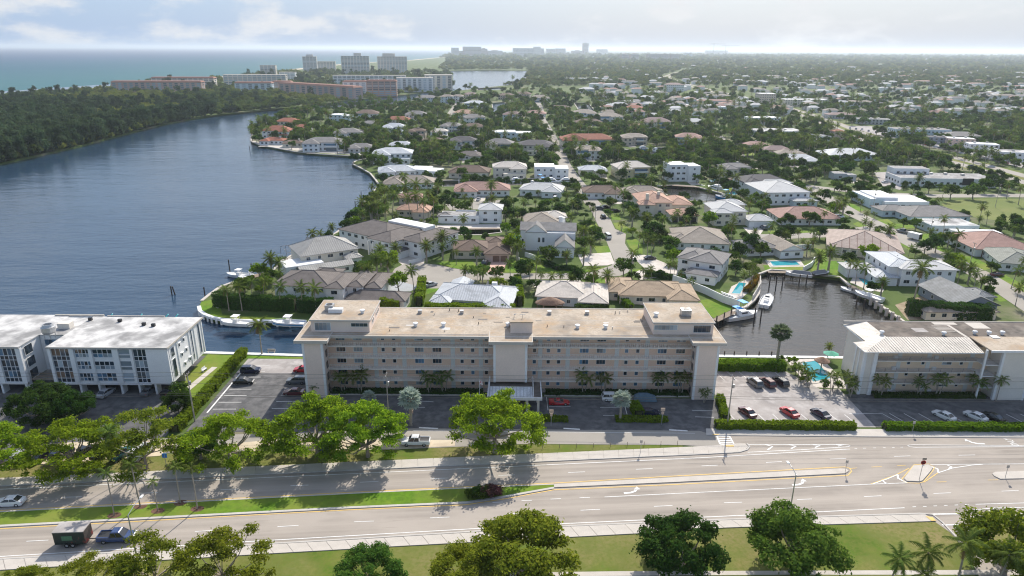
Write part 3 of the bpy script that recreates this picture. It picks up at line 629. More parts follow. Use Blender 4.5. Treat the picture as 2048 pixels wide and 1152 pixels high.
street('driveway', [(890, 407), (1000, 400), (1015, 408), (990, 418), (900, 420)], M_STREET, 0.05)
street('driveway', [(1486, 455), (1530, 456), (1520, 470), (1500, 470)], M_PAVER, 0.06)
street_line('street', [(1500, 474), (1560, 473), (1640, 470), (1700, 463), (1760, 455)], 8.0)
street_line('street', [(1660, 400), (1680, 412), (1704, 426), (1768, 456), (1816, 482), (1846, 497), (1900, 520), (1963, 550), (2012, 580), (2048, 604), (2120, 650)], 9.0, z=0.054)
street_line('street', [(1660, 400), (1640, 388), (1610, 372)], 9.0, z=0.058)
street_line('street', [(1610, 372), (1660, 378), (1740, 386), (1860, 392), (2048, 391), (2300, 392)], 9.0, z=0.062)
street_line('street', [(1512, 338), (1492, 322), (1470, 303), (1450, 285), (1425, 262)], 8.0, z=0.05)
street_line('street', [(1188, 410), (1176, 395), (1165, 378), (1150, 360), (1130, 330), (1118, 300), (1098, 262), (1085, 240), (1080, 215), (1070, 195)], 8.0, z=0.058)
street_line('street', [(895, 235), (912, 212), (920, 200)], 8.0, z=0.05)
# the avenue on the right: two carriageways with a grass median
AV = [(2300, 428), (2048, 358), (1939, 328), (1841, 303), (1780, 293), (1743, 280), (1670, 250), (1621, 232), (1560, 214), (1480, 195), (1400, 176), (1352, 163), (1330, 155), (1352, 146), (1400, 136)]
def shifted(px, d):
    l = resample(pts2(px), 15); return offset(l, d)
avl = resample(pts2(AV), 15)
structure(MB().ribbon(avl, 30, 0.04), 'avenue_verge', M_LAWN_DRY)
for d in (7.5, -7.5): structure(MB().ribbon(offset(avl, d), 9, 0.09), 'avenue', M_STREET)
for a, b in zip(avl[:-1], avl[1:]):
    t = Vector((b[0] - a[0], b[1] - a[1])); t.normalize(); n = Vector((-t.y, t.x)) * 15
    STREETS.append([(a[0] + n.x, a[1] + n.y), (a[0] - n.x, a[1] - n.y), (b[0] - n.x, b[1] - n.y), (b[0] + n.x, b[1] + n.y)])
# car park of the shops beside the avenue
LOTPX = [(1835, 290), (1905, 283), (1990, 303), (2048, 322), (2150, 350), (2100, 350), (2000, 325), (1900, 302)]
street('shop_car_park', LOTPX, M_LOT, 0.10)
street('shop_car_park', [(1690, 252), (1740, 252), (1800, 268), (1790, 277), (1745, 268)], M_LOT, 0.10)
street('shop_car_park', [(1748, 345), (1800, 343), (1815, 365), (1800, 380), (1765, 372)], M_LOT, 0.07)
street('field', [(1882, 408), (1900, 402), (1963, 397), (2048, 398), (2300, 402), (2300, 480), (2048, 447), (1960, 437), (1905, 424)], M_FIELD, 0.05)
LAWNS = [
 [(398, 613.5), (403, 604), (420, 600), (432, 600), (440, 612), (445, 630), (600, 638), (600, 641), (478, 639.5), (444, 637.5), (425, 633.5), (410, 628)],
 [(868, 526), (910, 520), (945, 522), (952, 530), (950, 542), (906, 536)], [(1005, 545), (1010, 530), (1045, 515), (1082, 520), (1090, 535), (1175, 540), (1215, 534), (1180, 544), (1120, 546)],
 [(1178, 440), (1192, 446), (1206, 472), (1195, 474), (1180, 460)], [(1186, 490), (1216, 492), (1223, 505), (1195, 507)], [(1226, 446), (1240, 445), (1265, 460), (1250, 466), (1232, 457)], [(1221, 428), (1238, 428), (1242, 440), (1224, 440)],
 [(1252, 480), (1272, 478), (1285, 490), (1285, 508), (1266, 508)], [(1262, 540), (1290, 537), (1296, 543), (1270, 552)], [(1162, 560), (1215, 557), (1222, 566), (1170, 567)], [(1178, 570), (1225, 568), (1225, 580), (1195, 582)],
 [(1398, 600), (1430, 598), (1465, 618), (1428, 636), (1402, 620)], [(862, 562), (878, 560), (880, 580), (850, 590)], [(740, 560), (790, 560), (795, 572), (745, 578)],
 [(1526, 530), (1600, 533), (1640, 515), (1625, 495), (1650, 500), (1655, 520), (1612, 540), (1530, 540)], [(1620, 540), (1640, 522), (1690, 522), (1700, 545), (1690, 558), (1640, 550)],
 [(1536, 462), (1600, 462), (1720, 455), (1728, 459), (1700, 464), (1640, 466), (1540, 470)], [(1705, 448), (1715, 444), (1748, 458), (1735, 462)], [(1752, 440), (1775, 438), (1800, 455), (1790, 458)], [(1690, 412), (1700, 404), (1728, 420), (1720, 424)],
 [(1785, 447), (1820, 448), (1838, 455), (1810, 458)], [(1835, 470), (1870, 465), (1885, 480), (1850, 484)], [(1850, 488), (1870, 485), (1895, 500), (1880, 505)], [(1795, 485), (1815, 490), (1836, 500), (1820, 502)],
 [(1905, 515), (1945, 512), (1985, 535), (1965, 543), (1930, 530)], [(1985, 553), (2030, 575), (2048, 590), (2048, 570), (2010, 550)], [(1970, 582), (1990, 585), (2015, 602), (2000, 604)],
 [(1450, 372), (1478, 366), (1490, 380), (1465, 390)], [(1465, 318), (1480, 316), (1485, 324), (1470, 325)], [(1475, 300), (1500, 298), (1510, 310), (1490, 312)], [(1535, 490), (1560, 488), (1565, 494), (1540, 497)]]
for l in LAWNS: structure(MB().sheet(pts2(l), 0.035), 'lawn', M_LAWN)
def paving(name, px, m=M_PAVER, z=0.04): structure(MB().sheet(pts2(px), z), name, m)
paving('terrace', [(1463, 573), (1490, 560), (1510, 548), (1512, 570), (1480, 600), (1455, 590)])
paving('terrace', [(1530, 521), (1600, 520), (1610, 533), (1540, 535)])
paving('terrace', [(1708, 550), (1740, 560), (1770, 575), (1765, 585), (1730, 578), (1700, 565)])
paving('terrace', [(760, 372), (790, 353), (800, 345), (830, 345), (830, 360), (790, 362), (775, 370)])
paving('terrace', [(692, 448), (736, 396), (741, 397), (712, 440), (700, 452)], M_SAND)
paving('terrace', [(865, 450), (1000, 448), (1000, 456), (860, 457)])
paving('terrace', [(560, 522), (600, 508), (640, 500), (640, 530), (600, 540), (560, 535)])
paving('terrace', [(1300, 590), (1350, 605), (1290, 612), (1265, 605)], M_CONC_PALE)
paving('terrace', [(1790, 610), (1850, 590), (1880, 620), (1840, 640), (1815, 640)], M_DIRT)
paving('terrace', [(500, 281), (560, 290), (640, 300), (740, 303), (740, 311), (640, 306), (560, 298), (505, 285)], M_CONC_PALE)
# ---------------------------------------------------------------- the long peach apartment block
def box(parent, name, m, x0, x1, y0, y1, z0, z1):
    return boxpart(name, (x1 - x0, y1 - y0, z1 - z0), m, parent, ((x0 + x1) / 2, (y0 + y1) / 2, z0))
RAIL = {}
def railing(parent, x0, x1, y, z, m, h=1.05, step=0.28, wavy=True):
    k = (round(x1 - x0, 2), wavy)
    if k not in RAIL:
        w = x1 - x0; b = MB()
        b.box(-w / 2, w / 2, -.04, .04, h - .07, h); b.box(-w / 2, w / 2, -.03, .03, 0.08, 0.14)
        b.box(-w / 2 - .04, -w / 2 + .04, -.05, .05, 0, h)
        n = int(w / step)
        for i in range(n):
            cx = -w / 2 + (i + 0.5) * w / n; d = 0.07 * (1 if i % 2 else -1) if wavy else 0
            s = 0.05 if wavy else 0.02
            b.add([(cx - s + d, -.015, .14), (cx + s + d, -.015, .14), (cx + s - d, -.015, h - .07), (cx - s - d, -.015, h - .07)], [(0, 1, 2, 3)])
        RAIL[k] = b.mesh('railing', m)
    return new('railing', RAIL[k], parent, ((x0 + x1) / 2, y, z))
WIN = {}
def window(parent, cx, y, z, w, h, glassm=None, frame=M_WHITE, panes=1, rz=0.0, name='window'):
    """a window in a wall whose outer face is at y (facing -y): proud frame, panes set back in it"""
    glassm = glassm or M_GLASS
    k = ('f', round(w, 2), round(h, 2), frame.name)
    if k not in WIN:
        b = MB(); t = 0.07
        b.box(-w / 2, w / 2, -.06, .03, 0, t); b.box(-w / 2, w / 2, -.06, .03, h - t, h); b.box(-w / 2, -w / 2 + t, -.058, .03, t, h - t); b.box(w / 2 - t, w / 2, -.058, .03, t, h - t)
        WIN[k] = b.mesh('window', frame)
    f = new(name, WIN[k], parent, (cx, y, z), rz)
    pw = (w - 0.14 - 0.05 * (panes - 1)) / panes
    kp = ('p', round(pw, 3), round(h, 2), glassm.name)
    if kp not in WIN: WIN[kp] = MB().box(-pw / 2, pw / 2, -.025, .02, 0.07, h - 0.07).mesh('pane', glassm)
    for i in range(panes):
        new('pane', WIN[kp], f, (-w / 2 + 0.07 + pw / 2 + i * (pw + 0.05), 0, 0))
    return f
M_DOOR = plain('pale_door_paint', (0.66, 0.66, 0.63), 0.5, 0.05)
def door(parent, cx, y, z, m=None, w=0.95, h=2.1):
    d = boxpart('door', (w, 0.08, h), m or M_DOOR, parent, (cx, y - 0.02, z)); return d

M_RAILCREAM = plain('cream_railing', (0.82, 0.75, 0.67), .6, .05)
B = empty('apartment_block', (0, 140, 0), label='long five storey peach apartment block with open white-railed galleries and tan gravel roof', cat='apartment block')
def bb(name, m, x0, x1, y0, y1, z0, z1): return box(B, name, m, x0, x1, y0 - 140, y1 - 140, z0, z1)
M_TOWERWALL = plain('pale_pink_render', (0.80, 0.65, 0.55), 0.85, 0.04, 0.3, dirt=((0.56, 0.49, 0.45), 0.2, 0.62, 0.9))
bb('wall', M_STUCCO_PINK, -45.6, 45.2, 140.75, 155.0, 0, 13.7)
for x0, x1 in ((-45.8, -41.2), (40.4, 45.4)):
    bb('tower_wall', M_TOWERWALL, x0 + .12, x1 - .12, 136.06, 141.9, 0, 13.55)
    for x in (x0, x1 - 0.5): bb('corner_trim', M_WHITE, x, x + 0.5, 136.0, 136.5, 0, 13.6)
bb('tower_wall', M_TOWERWALL, -3.8, 3.3, 136.06, 141.9, 4.2, 13.55)
for x in (-4.0, 2.95): bb('corner_trim', M_WHITE, x, x + 0.5, 136.0, 136.5, 4.1, 13.6)
bb('lobby_wall', M_STUCCO_PINK, -3.9, 3.4, 137.5, 141.8, 0, 4.15)
# roof
bb('roof', M_GRAVELROOF, -46.3, 45.9, 138.3, 155.6, 13.72, 14.12)
bb('roof_edge', M_CONC_PALE, -46.5, 46.1, 138.05, 138.35, 13.6, 14.2)
bb('roof_edge', M_CONC_PALE, -46.5, 46.1, 155.5, 155.8, 13.6, 14.22)
for x0, x1 in ((-47.2, -39.9), (39.2, 46.6), (-5.0, 4.6)):
    bb('tower_roof', M_GRAVELROOF, x0 + .15, x1 - .15, 135.35, 141.0, 13.66, 14.16)
    bb('roof_edge', M_CONC_PALE, x0, x1, 135.2, 135.5, 13.55, 14.22)
    for x in (x0, x1 - .2): bb('roof_edge', M_CONC_PALE, x, x + .2, 135.5, 141.2, 13.56, 14.21)
for x in (-47.2, 46.4): bb('roof_edge', M_CONC_PALE, x, x + .2, 141.2, 155.7, 13.56, 14.21)
for x0, x1 in ((-46.95, -46.3), (45.9, 46.4)): bb('roof', M_GRAVELROOF, x0, x1, 141.2, 155.5, 13.7, 14.1)
# roof-top rooms at both ends and the lift house in the middle
def penthouse(x0, x1, y0, y1):
    bb('rooftop_room', M_TOWERWALL, x0, x1, y0, y1, 14.1, 16.85)
    bb('rooftop_roof', M_GRAVELROOF, x0 - .15, x1 + .15, y0 - .2, y1 + .2, 16.86, 17.06)
    for a in ((x0 - .25, x1 + .25, y0 - .3, y0 - .18), (x0 - .25, x1 + .25, y1 + .18, y1 + .3), (x0 - .27, x0 - .13, y0 - .18, y1 + .18), (x1 + .13, x1 + .27, y0 - .18, y1 + .18)):
        bb('rooftop_trim', M_CONC, *a, 16.78, 17.1)
penthouse(-44.7, -31.7, 140.4, 152.7); penthouse(31.5, 44.8, 140.1, 152.1)
bb('lift_house', M_TOWERWALL, -0.3, 4.6, 140.2, 145.4, 14.1, 16.7)
bb('lift_house_roof', M_GRAVELROOF, -0.45, 4.75, 140.05, 145.55, 16.7, 16.9)
window(B, -42.1, 0.38, 14.5, 3.6, 1.9, M_GLASS_PALE, panes=4); window(B, -33.9, 0.38, 15.4, 3.8, 0.95, M_GLASS, panes=4)
window(B, 42.3, 0.08, 14.6, 3.9, 1.8, M_GLASS, panes=4); window(B, 34.2, 0.08, 15.2, 5.2, 1.2, M_GLASS_PALE, panes=6)
for y in (1.6, 3.0, 6.0, 7.4, 8.8): window(B, -31.68, y + 2, 15.0, 0.7, 1.0, M_GLASS, rz=math.pi / 2)
# plant on the roof
def roof_vent(px, py, z=14.12):
    x, y = G(px, py, z); v = MB(); v.lathe([(.001, 0.0), (.42, 0), (.42, .5), (.6, .55), (.6, .8), (.001, .95)], 10)
    return v.build('roof_vent', M_WHITE, B, (x, y - 140, z))
for px, py in ((831, 652), (887, 652), (1016, 652), (1155, 656), (1211, 656), (725, 626)): roof_vent(px, py, 17.06 if py < 630 else 14.15)
roof_vent(1312, 632, 17.06)
for px, py, w in ((660, 620, 1.9), (1371, 630, 2.2)):
    x, y = G(px, py, 17.06); a = boxpart('air_conditioner', (w, 1.8, 1.4), M_METAL, B, (x, y - 140, 17.06))
    MB().lathe([(.001, .05), (.7, .05), (.72, -.1)], 12).build('fan_grille', M_DARK, a, (0, 0, 1.42))
x, y = G(672, 624, 17.06); boxpart('air_handler', (3.2, 1.3, 0.9), M_WHITE, B, (x, y - 140, 17.06))
pp = MB(); pp.tube([(0, 0, 0), (0, 0, 0.8), (.5, 0, 1.0)], .1); pp.build('roof_pipe', M_METAL, B, (1.1 - 0.6, 2.5, 16.9))
pp = MB(); pp.tube([(-.6, 0, .9), (.6, 0, .9)], .05); pp.tube([(0, 0, 0), (0, 0, .9)], .05); pp.build('roof_pipe', M_METAL, B, (2.4, 2.4, 16.9))
gut = MB(); gut.tube([(-40, -1.0, 14.28), (-5.2, -1.0, 14.28)], .05, 5); gut.tube([(4.8, -1.0, 14.28), (31, -1.0, 14.28)], .05, 5); gut.build('roof_conduit', M_METAL, B)
# stains, patches, pipes and cables on the roof
M_TAR = plain('tar_patch', (0.17, 0.15, 0.13), .9, .15); M_PATCHP = plain('silver_patch', (0.55, 0.53, 0.50), .8, .12)
random.seed(12)
for i in range(16):
    x, y = random.uniform(-29, 29), random.uniform(142, 153.5)
    if -2 < x < 6 and y < 147: continue
    w_, d_ = random.uniform(.6, 2.6), random.uniform(.4, 1.4); bb('roof_patch', random.choice((M_TAR, M_PATCHP, M_TAR)), x, x + w_, y, y + d_, 14.121, 14.126 + i * .0006)
for i in range(14):
    x, y = random.uniform(-29, 29), random.uniform(141, 154); MB().tube([(0, 0, 0), (0, 0, random.uniform(.4, .8))], .09, 6).build('vent_pipe', random.choice((M_METAL, M_DARK)), B, (x, y - 140, 14.12))
for y in (144.5, 148.0, 151.5): bb('roof_seam', M_CONC, -31.5, 31.3, y, y + .08, 14.121, 14.135)
for x in (-22, -12, 9, 18): boxpart('condenser', (.9, .9, .8), M_METAL, B, (x, 12.2, 14.12))
# galleries
for wi, (x0, x1) in enumerate(((-41.2, -4.0), (3.4, 40.4))):
    for f in range(1, 5):
        z = 2.8 * f
        bb('gallery_slab', M_RAILCREAM, x0, x1, 139.2, 140.8, z - 0.22, z)
        nb = 12
        for i in range(nb):
            a = x0 + (x1 - x0) * i / nb; b = x0 + (x1 - x0) * (i + 1) / nb
            railing(B, a, b, -0.72, z, M_RAILCREAM, step=.42)
    bb('gallery_slab', M_CONC, x0, x1, 139.0, 140.8, 0.0, 0.12)
WALLY = 0.75 - 0.01
pat = [(500, 'W'), (640, 'W'), (780, 'D'), (845, 's'), (935, 's'), (1015, 'D'), (1140, 'W'), (1285, 'W'), (1415, 'D'), (1490, 's'), (1578, 's'), (1645, 'D'), (1690, 's')]
patr = [(283, 's'), (330, 'D'), (397, 's'), (483, 's'), (557, 'D'), (690, 'W'), (830, 'W'), (960, 'D'), (1038, 's'), (1130, 's'), (1205, 'D'), (1330, 'W'), (1480, 'W')]
for wi, pt in enumerate((pat, patr)):
    for zx, k in pt:
        px = (560 if wi == 0 else 1000) + zx / 4.096
        x = G(px, 699, 9.6)[0] * 140.75 / G(px, 699, 9.6)[1]
        for f in range(5):
            z = 2.8 * f + (0.12 if f == 0 else 0.0)
            if k == 'W': window(B, x, WALLY, z + .8, 2.1, 1.15, random.choice((M_GLASS, M_GLASS_BLUE, M_GLASS_PALE)), panes=3)
            elif k == 's': window(B, x, WALLY, z + .85, 0.85, 1.0, random.choice((M_GLASS, M_GLASS, M_GLASS_BLUE)), panes=1)
            else:
                door(B, x, WALLY, z + .01); MB().lathe([(.001, 0), (.14, .02), (.16, .2), (.001, .3)], 8).build('gallery_lamp', M_DARK, B, (x + .65, WALLY - .1, z + 1.9))
# tower side openings
for x in (-41.2, 40.4):
    for f in range(5): boxpart('tower_opening', (0.10, 1.1, 1.6), M_GLASS, B, (x, -1.6, 2.8 * f + .7))
# entrance porch: flat white fascia, ribbed white deck between two upstand fins
cx0, cx1, cy0, cy1 = -5.2, 6.6, 129.6, 137.4
bb('porch_fascia', M_WHITE, cx0, cx1, cy0, cy0 + .25, 3.1, 3.75)
for x in (cx0, cx1 - .25): bb('porch_fascia', M_WHITE, x, x + .25, cy0 + .25, cy1, 3.1, 3.75)
bb('porch_roof', M_DARKROOF, cx0 + .25, cx1 - .25, cy0 + .25, cy1, 3.2, 3.45)
M_DECK = roof_mat('white_metal_deck', (0.74, 0.76, 0.78), 'metal', 0.05)
MB().add([(cx0 + .5, -9.9, 3.6), (cx1 - 2.0, -9.9, 3.6), (cx1 - 2.0, -5.6, 3.95), (cx0 + .5, -5.6, 3.95)], [(0, 1, 2, 3)]).build('porch_deck', M_DECK, B, uv=True)
for x in (cx0 + .3, cx1 - 1.9):
    MB().add([(x, -10.0, 3.5), (x, -10.0, 3.95), (x, -2.7, 5.1), (x, -2.7, 3.5), (x + .12, -10.0, 3.5), (x + .12, -10.0, 3.95), (x + .12, -2.7, 5.1), (x + .12, -2.7, 3.5)],
             [(0, 1, 2, 3), (7, 6, 5, 4), (0, 4, 5, 1), (1, 5, 6, 2), (2, 6, 7, 3)]).build('porch_fin', M_WHITE, B)
for x in (-4.4, -0.5, 3.4, 5.8):
    for y in (130.4, 134.5): bb('porch_column', M_STUCCO_CREAM, x - .25, x + .25, y - .25, y + .25, 0, 3.2)
bb('planter_kerb', M_CONC, -41, -6, 137.2, 137.5, 0, .25); bb('planter_kerb', M_CONC, 7.4, 40.2, 137.2, 137.5, 0, .25)

# ---------------------------------------------------------------- the white block on stilts at the left
Wb = empty('apartment_block', (-90, 140, 0), label='white three storey block on stilts with tall gridded windows and weathered white roof', cat='apartment block')
def wbx(name, m, x0, x1, y0, y1, z0, z1): return box(Wb, name, m, x0 + 90, x1 + 90, y0 - 140, y1 - 140, z0, z1)
ZR, ZB, FY = 11.5, 2.7, 137.0
wbx('wall', M_STUCCO_WHITE, -102.2, -76.0, FY + .5, 154.6, ZB, ZR - .1)
wbx('wall', M_STUCCO_WHITE, -108.5, -102.2, 144.0, 154.0, 0, ZR - .15)
wbx('wall', M_STUCCO_WHITE, -134, -108.6, FY + .5, 155.4, ZB, ZR - .12)
wbx('roof', M_WHITEROOF, -102.4, -75.8, FY - .15, 155.0, ZR - .1, ZR + .12)
wbx('roof', M_WHITEROOF, -108.4, -102.4, 143.8, 154.4, ZR - .14, ZR + .08)
wbx('roof', M_WHITEROOF, -134, -108.4, FY - .15, 156.0, ZR - .12, ZR + .10)
for a in ((-102.45, -75.75, FY - .3, FY - .12), (-134, -108.35, FY - .3, FY - .12)): wbx('roof_edge', M_CONC, *a, ZR - .25, ZR + .16)
wbx('roof_edge', M_CONC_PALE, -75.82, -75.65, FY - .12, 155.1, ZR - .25, ZR + .17)
wbx('roof_parapet', M_CONC_PALE, -112, -100, 155.3, 155.6, ZR, ZR + .45)
wbx('roof_parapet', M_CONC_PALE, -99, -85, 155.0, 155.25, ZR, ZR + .35)
# front: white piers, gridded glazing between
M_GRID = plain('white_mullion', (0.74, 0.75, 0.76), 0.5, 0.04)
def gridwall(x0, x1, y, z0, z1, nx, rows, glasses):
    """floor to roof glazing: white mullions with a pane in every field"""
    g = MB(); h = z1 - z0
    zs = [z0 + h * r for r in rows]
    for i in range(nx + 1):
        x = x0 + (x1 - x0) * i / nx; g.box(x - .06, x + .06, y - .09, y + .02, z0, z1)
    for z in zs: g.box(x0, x1, y - .075, y + .02, z - .06, z + .06)
    o = g.build('window_wall', M_GRID, Wb, (90, -140, 0))
    for i in range(nx):
        for j in range(len(zs) - 1):
            w = (x1 - x0) / nx - .1; hh = zs[j + 1] - zs[j] - .1; gm = glasses[j % len(glasses)]
            if isinstance(gm, tuple): gm = random.choice(gm)
            k = (round(w, 3), round(hh, 3), gm.name)
            if k not in _boxes: _boxes[k] = MB().box(-w / 2, w / 2, -.02, .02, 0, hh).mesh('pane', gm)
            new('pane', _boxes[k], o, (x0 + (x1 - x0) * (i + .5) / nx, y - .01, zs[j] + .05))
    return o
M_BLIND = plain('brown_blind', (0.22, 0.14, 0.09), 0.7, 0.2)
R3 = [0, .12, .32, .44, .64, .76, 1.0]
FW = FY + .45
gridwall(-101.9, -97.7, FW, ZB + .1, ZR - .25, 4, R3, [M_GLASS, (M_GLASS, M_BLIND), M_GLASS, (M_GLASS_PALE, M_GLASS), M_GLASS, (M_BLIND, M_GLASS)])
for x0, x1, n in ((-96.6, -93.4, 4), (-92.7, -88.3, 4)):
    for f in range(3):
        z = ZB + .45 + f * 2.9
        gridwall(x0, x1, FW, z, z + 1.95, n, [0, .45, 1], [(M_GLASS_BLUE, M_GLASS_PALE), (M_GLASS_BLUE, M_GLASS) if f < 2 else (M_BLIND, M_GLASS)])
gridwall(-83.7, -80.8, FW, ZB + .1, ZR - .25, 3, R3, [M_GLASS, (M_GLASS, M_GLASS_PALE), M_GLASS, M_GLASS_PALE, M_GLASS, M_GLASS])
gridwall(-113.4, -109.6, FW, ZB + .1, ZR - .25, 4, R3, [M_GLASS, (M_GLASS_BLUE, M_GLASS)])
gridwall(-122, -115.0, FW, ZB + .1, ZR - .25, 6, R3, [M_GLASS, (M_GLASS_BLUE, M_GLASS)])
for x0, x1 in ((-102.4, -101.7), (-97.7, -96.7), (-93.4, -92.7), (-88.2, -86.9), (-84.3, -83.7), (-109.5, -108.4), (-115, -113.4)):
    wbx('pier', M_STUCCO_WHITE, x0, x1, FY, FY + .55, ZB - .3, ZR - .26)
wbx('blank_wall', M_STUCCO_WHITE, -80.75, -75.9, FY, FY + .55, ZB - .1, ZR - .26)
wbx('lintel', M_STUCCO_WHITE, -102.4, -80.75, FY + .05, FY + .5, ZB - .35, ZB + .05)
wbx('lintel', M_STUCCO_WHITE, -134, -108.4, FY + .05, FY + .5, ZB - .35, ZB + .05)
for f in range(3):          # recessed balconies
    z = ZB + f * 2.9
    wbx('balcony_glass', M_GLASS_PALE, -86.85, -84.35, FY + .36, FY + .44, z + .4, z + 2.4)
    wbx('balcony_sill', M_STUCCO_WHITE, -86.85, -84.35, FY + .1, FY + .46, z + 1.15, z + 1.3)
for x in (-101.6, -96.8, -92.6, -87.6, -83.6, -79.9, -76.3, -109.0, -114.5, -120, -126):   # stilts
    wbx('stilt', M_STUCCO_WHITE, x - .22, x + .22, FY + .1, FY + 1.9, 0, ZB - .02)
wbx('undercroft_wall', M_CONC, -134, -76.4, 143.6, 143.9, 0, ZB)
# right end wall: tall strip windows and small ones
for y, z, w, h in ((139.3, ZB + 5.7, 1.6, 2.2), (139.3, ZB + .6, 1.6, 4.6), (148.6, ZB + .6, .7, 7.6), (152.5, ZB + .6, 1.0, 7.6)):
    f = window(Wb, -75.98 + 90, y - 140, z, w, h, M_GLASS, panes=2 if w > 1 else 1, rz=math.pi / 2)
for y, z in ((142.6, ZB + 6.6), (144.9, ZB + 6.9), (143.2, ZB + 3.9), (145.5, ZB + 4.1), (144.0, ZB + 1.2), (146.4, ZB + 1.3)):
    window(Wb, -75.98 + 90, y - 140, z, 0.8, 0.95, M_GLASS, rz=math.pi / 2)
    boxpart('window_hood', (0.35, 1.1, 0.1), M_WHITE, Wb, (-75.85 + 90, y - 140, z + 1.0))
for y in (137.8, 141.5, 147.4, 150.2, 154.2): boxpart('end_rib', (0.22, 0.35, ZR - .5 - ZB), M_STUCCO_WHITE, Wb, (-75.95 + 90, y - 140, ZB))
# courtyard between the wings
for f in range(3): window(Wb, -105.3 + 90, 3.97, ZB + .4 + 2.9 * f, 4.6, 1.5, M_GLASS_BLUE, panes=5)
for f in range(3): window(Wb, -108.38 + 90, -0.4, ZB + .3 + 2.9 * f, 2.6, 2.2, M_GLASS, panes=3, rz=math.pi / 2)
wbx('pergola_beam', M_WOOD, -108.3, -102.3, 138.2, 138.4, 3.0, 3.2); wbx('pergola_beam', M_WOOD, -108.3, -102.3, 139.6, 139.8, 3.0, 3.2); wbx('pergola_beam', M_WOOD, -108.3, -102.3, 141.0, 141.2, 3.0, 3.2)
# roof plant
ct = MB(); ct.lathe([(.001, 0), (1.25, 0), (1.45, .5), (1.45, 1.5), (1.2, 1.6), (1.0, 2.1), (.85, 2.1), (.8, 1.7), (.001, 1.7)], 16)
tw = ct.build('cooling_tower', M_METAL, Wb, (G(99, 668, 12.6)[0] + 90, G(99, 668, 12.6)[1] - 140, 12.9))
lg = MB()
for a in range(4): lg.tube([(math.cos(a * 1.57 + .7) * 1.1, math.sin(a * 1.57 + .7) * 1.1, 0), (math.cos(a * 1.57 + .7) * 1.0, math.sin(a * 1.57 + .7) * 1.0, -1.4)], .08)
lg.build('tower_legs', M_METAL, tw)
wbx('plant_room', M_STUCCO_CREAM, -106.2, -103.4, 147.2, 149.0, ZR + .08, ZR + 1.4)
for px, py in ((181, 640), (240, 643), (288, 650), (307, 652)):
    x, y = G(px, py, 11.7); boxpart('fan_unit', (.8, .6, .7), M_DARK, Wb, (x + 90, y - 140, ZR + .12))
# teal boat davits behind it
DAVITS = [(195, 636, 'far left'), (255, 637, 'second'), (297, 646, 'third'), (316, 647, 'last')]
for i, (px, py, w) in enumerate(DAVITS):
    x, y = G(px, py, 11.5)
    d = empty('boat_davit', (x - .2, 158.8, 0.2), label='teal davit mast behind the white block, %s' % ('first from the left', 'second from the left', 'third from the left', 'nearest to its right corner')[i], cat='davit', group='teal davits behind the white block')
    MB().tube([(0, 0, 0), (0, 0, 8.6)], .16, 6).build('mast', M_TEAL, d)
    a = MB(); a.tube([(-1.0, .1, 8.2), (1.2, .1, 10.6)], .14, 6); a.tube([(0, 0, 8.5), (1.3, .1, 9.2)], .09, 5); a.tube([(1.3, .1, 9.2), (.6, .1, 9.9)], .06, 4); a.build('boom', M_TEAL, d)

# ---------------------------------------------------------------- the apricot block at the right
Rb = empty('apartment_block', (95, 140, 0), label='four storey apricot apartment block with pale ribbed hip roof and brown railings', cat='apartment block')
def rbx(name, m, x0, x1, y0, y1, z0, z1): return box(Rb, name, m, x0 - 95, x1 - 95, y0 - 140, y1 - 140, z0, z1)
rbx('wall', M_STUCCO_WARM, 81.6, 140, 140.9, 153.0, 0, 11.1)
rbx('end_wall', M_STUCCO_CREAM, 79.0, 81.7, 139.2, 143.0, 0, 11.05); rbx('end_wall', M_STUCCO_CREAM, 81.3, 83.0, 143.0, 152.4, 0, 11.06)
for y in (139.0, 140.9, 142.6): rbx('end_pier', M_WHITE, 78.85, 79.5, y, y + .45, 0, 11.0)
rbx('corner_column', M_WHITE, 81.0, 81.8, 138.7, 139.3, 0, 11.1)
M_RIB = roof_mat('cream_ribbed_roof', (0.74, 0.68, 0.60), 'metal', 0.06)
hr = MB()
e0, e1, ye, yb, xi, yi = 78.0, 104.4, 137.6, 153.6, 86.0, 144.2
def rp(x, y, z): return (x - 95, y - 140, z)
hr.quad(rp(e0, ye, 11.2), rp(e1, ye, 11.2), rp(e1, yi, 12.1), rp(xi, yi, 12.1)); hr.quad(rp(e0 + 2.7, yb, 11.25), rp(e0 + 2.7, yi - 1.2, 11.55), rp(xi, yi, 12.1), rp(xi, yb, 12.1)); hr.quad(rp(e0, yi - 1.2, 11.2), rp(e0, ye, 11.2), rp(xi, yi, 12.1), rp(e0 + 2.7, yi - 1.2, 11.55))
hr.quad(rp(e1, ye, 11.2), rp(e1 + 1.2, ye + 4, 11.2), rp(e1 + .6, yi, 12.1), rp(e1, yi, 12.1))
hr.build('hip_roof', M_RIB, Rb, uv=True)
rbx('fascia', M_WHITE, e0, e1, ye, ye + .12, 11.0, 11.19); rbx('fascia', M_WHITE, e0, e0 + .12, ye + .12, yi - 1.2, 11.0, 11.19); rbx('fascia', M_WHITE, e0 + 2.6, e0 + 2.72, yi - 1.2, yb, 11.0, 11.24)
rbx('soffit', M_STUCCO_CREAM, e0 + .12, e1, ye + .12, 141.2, 11.02, 11.1)
sm = MB()
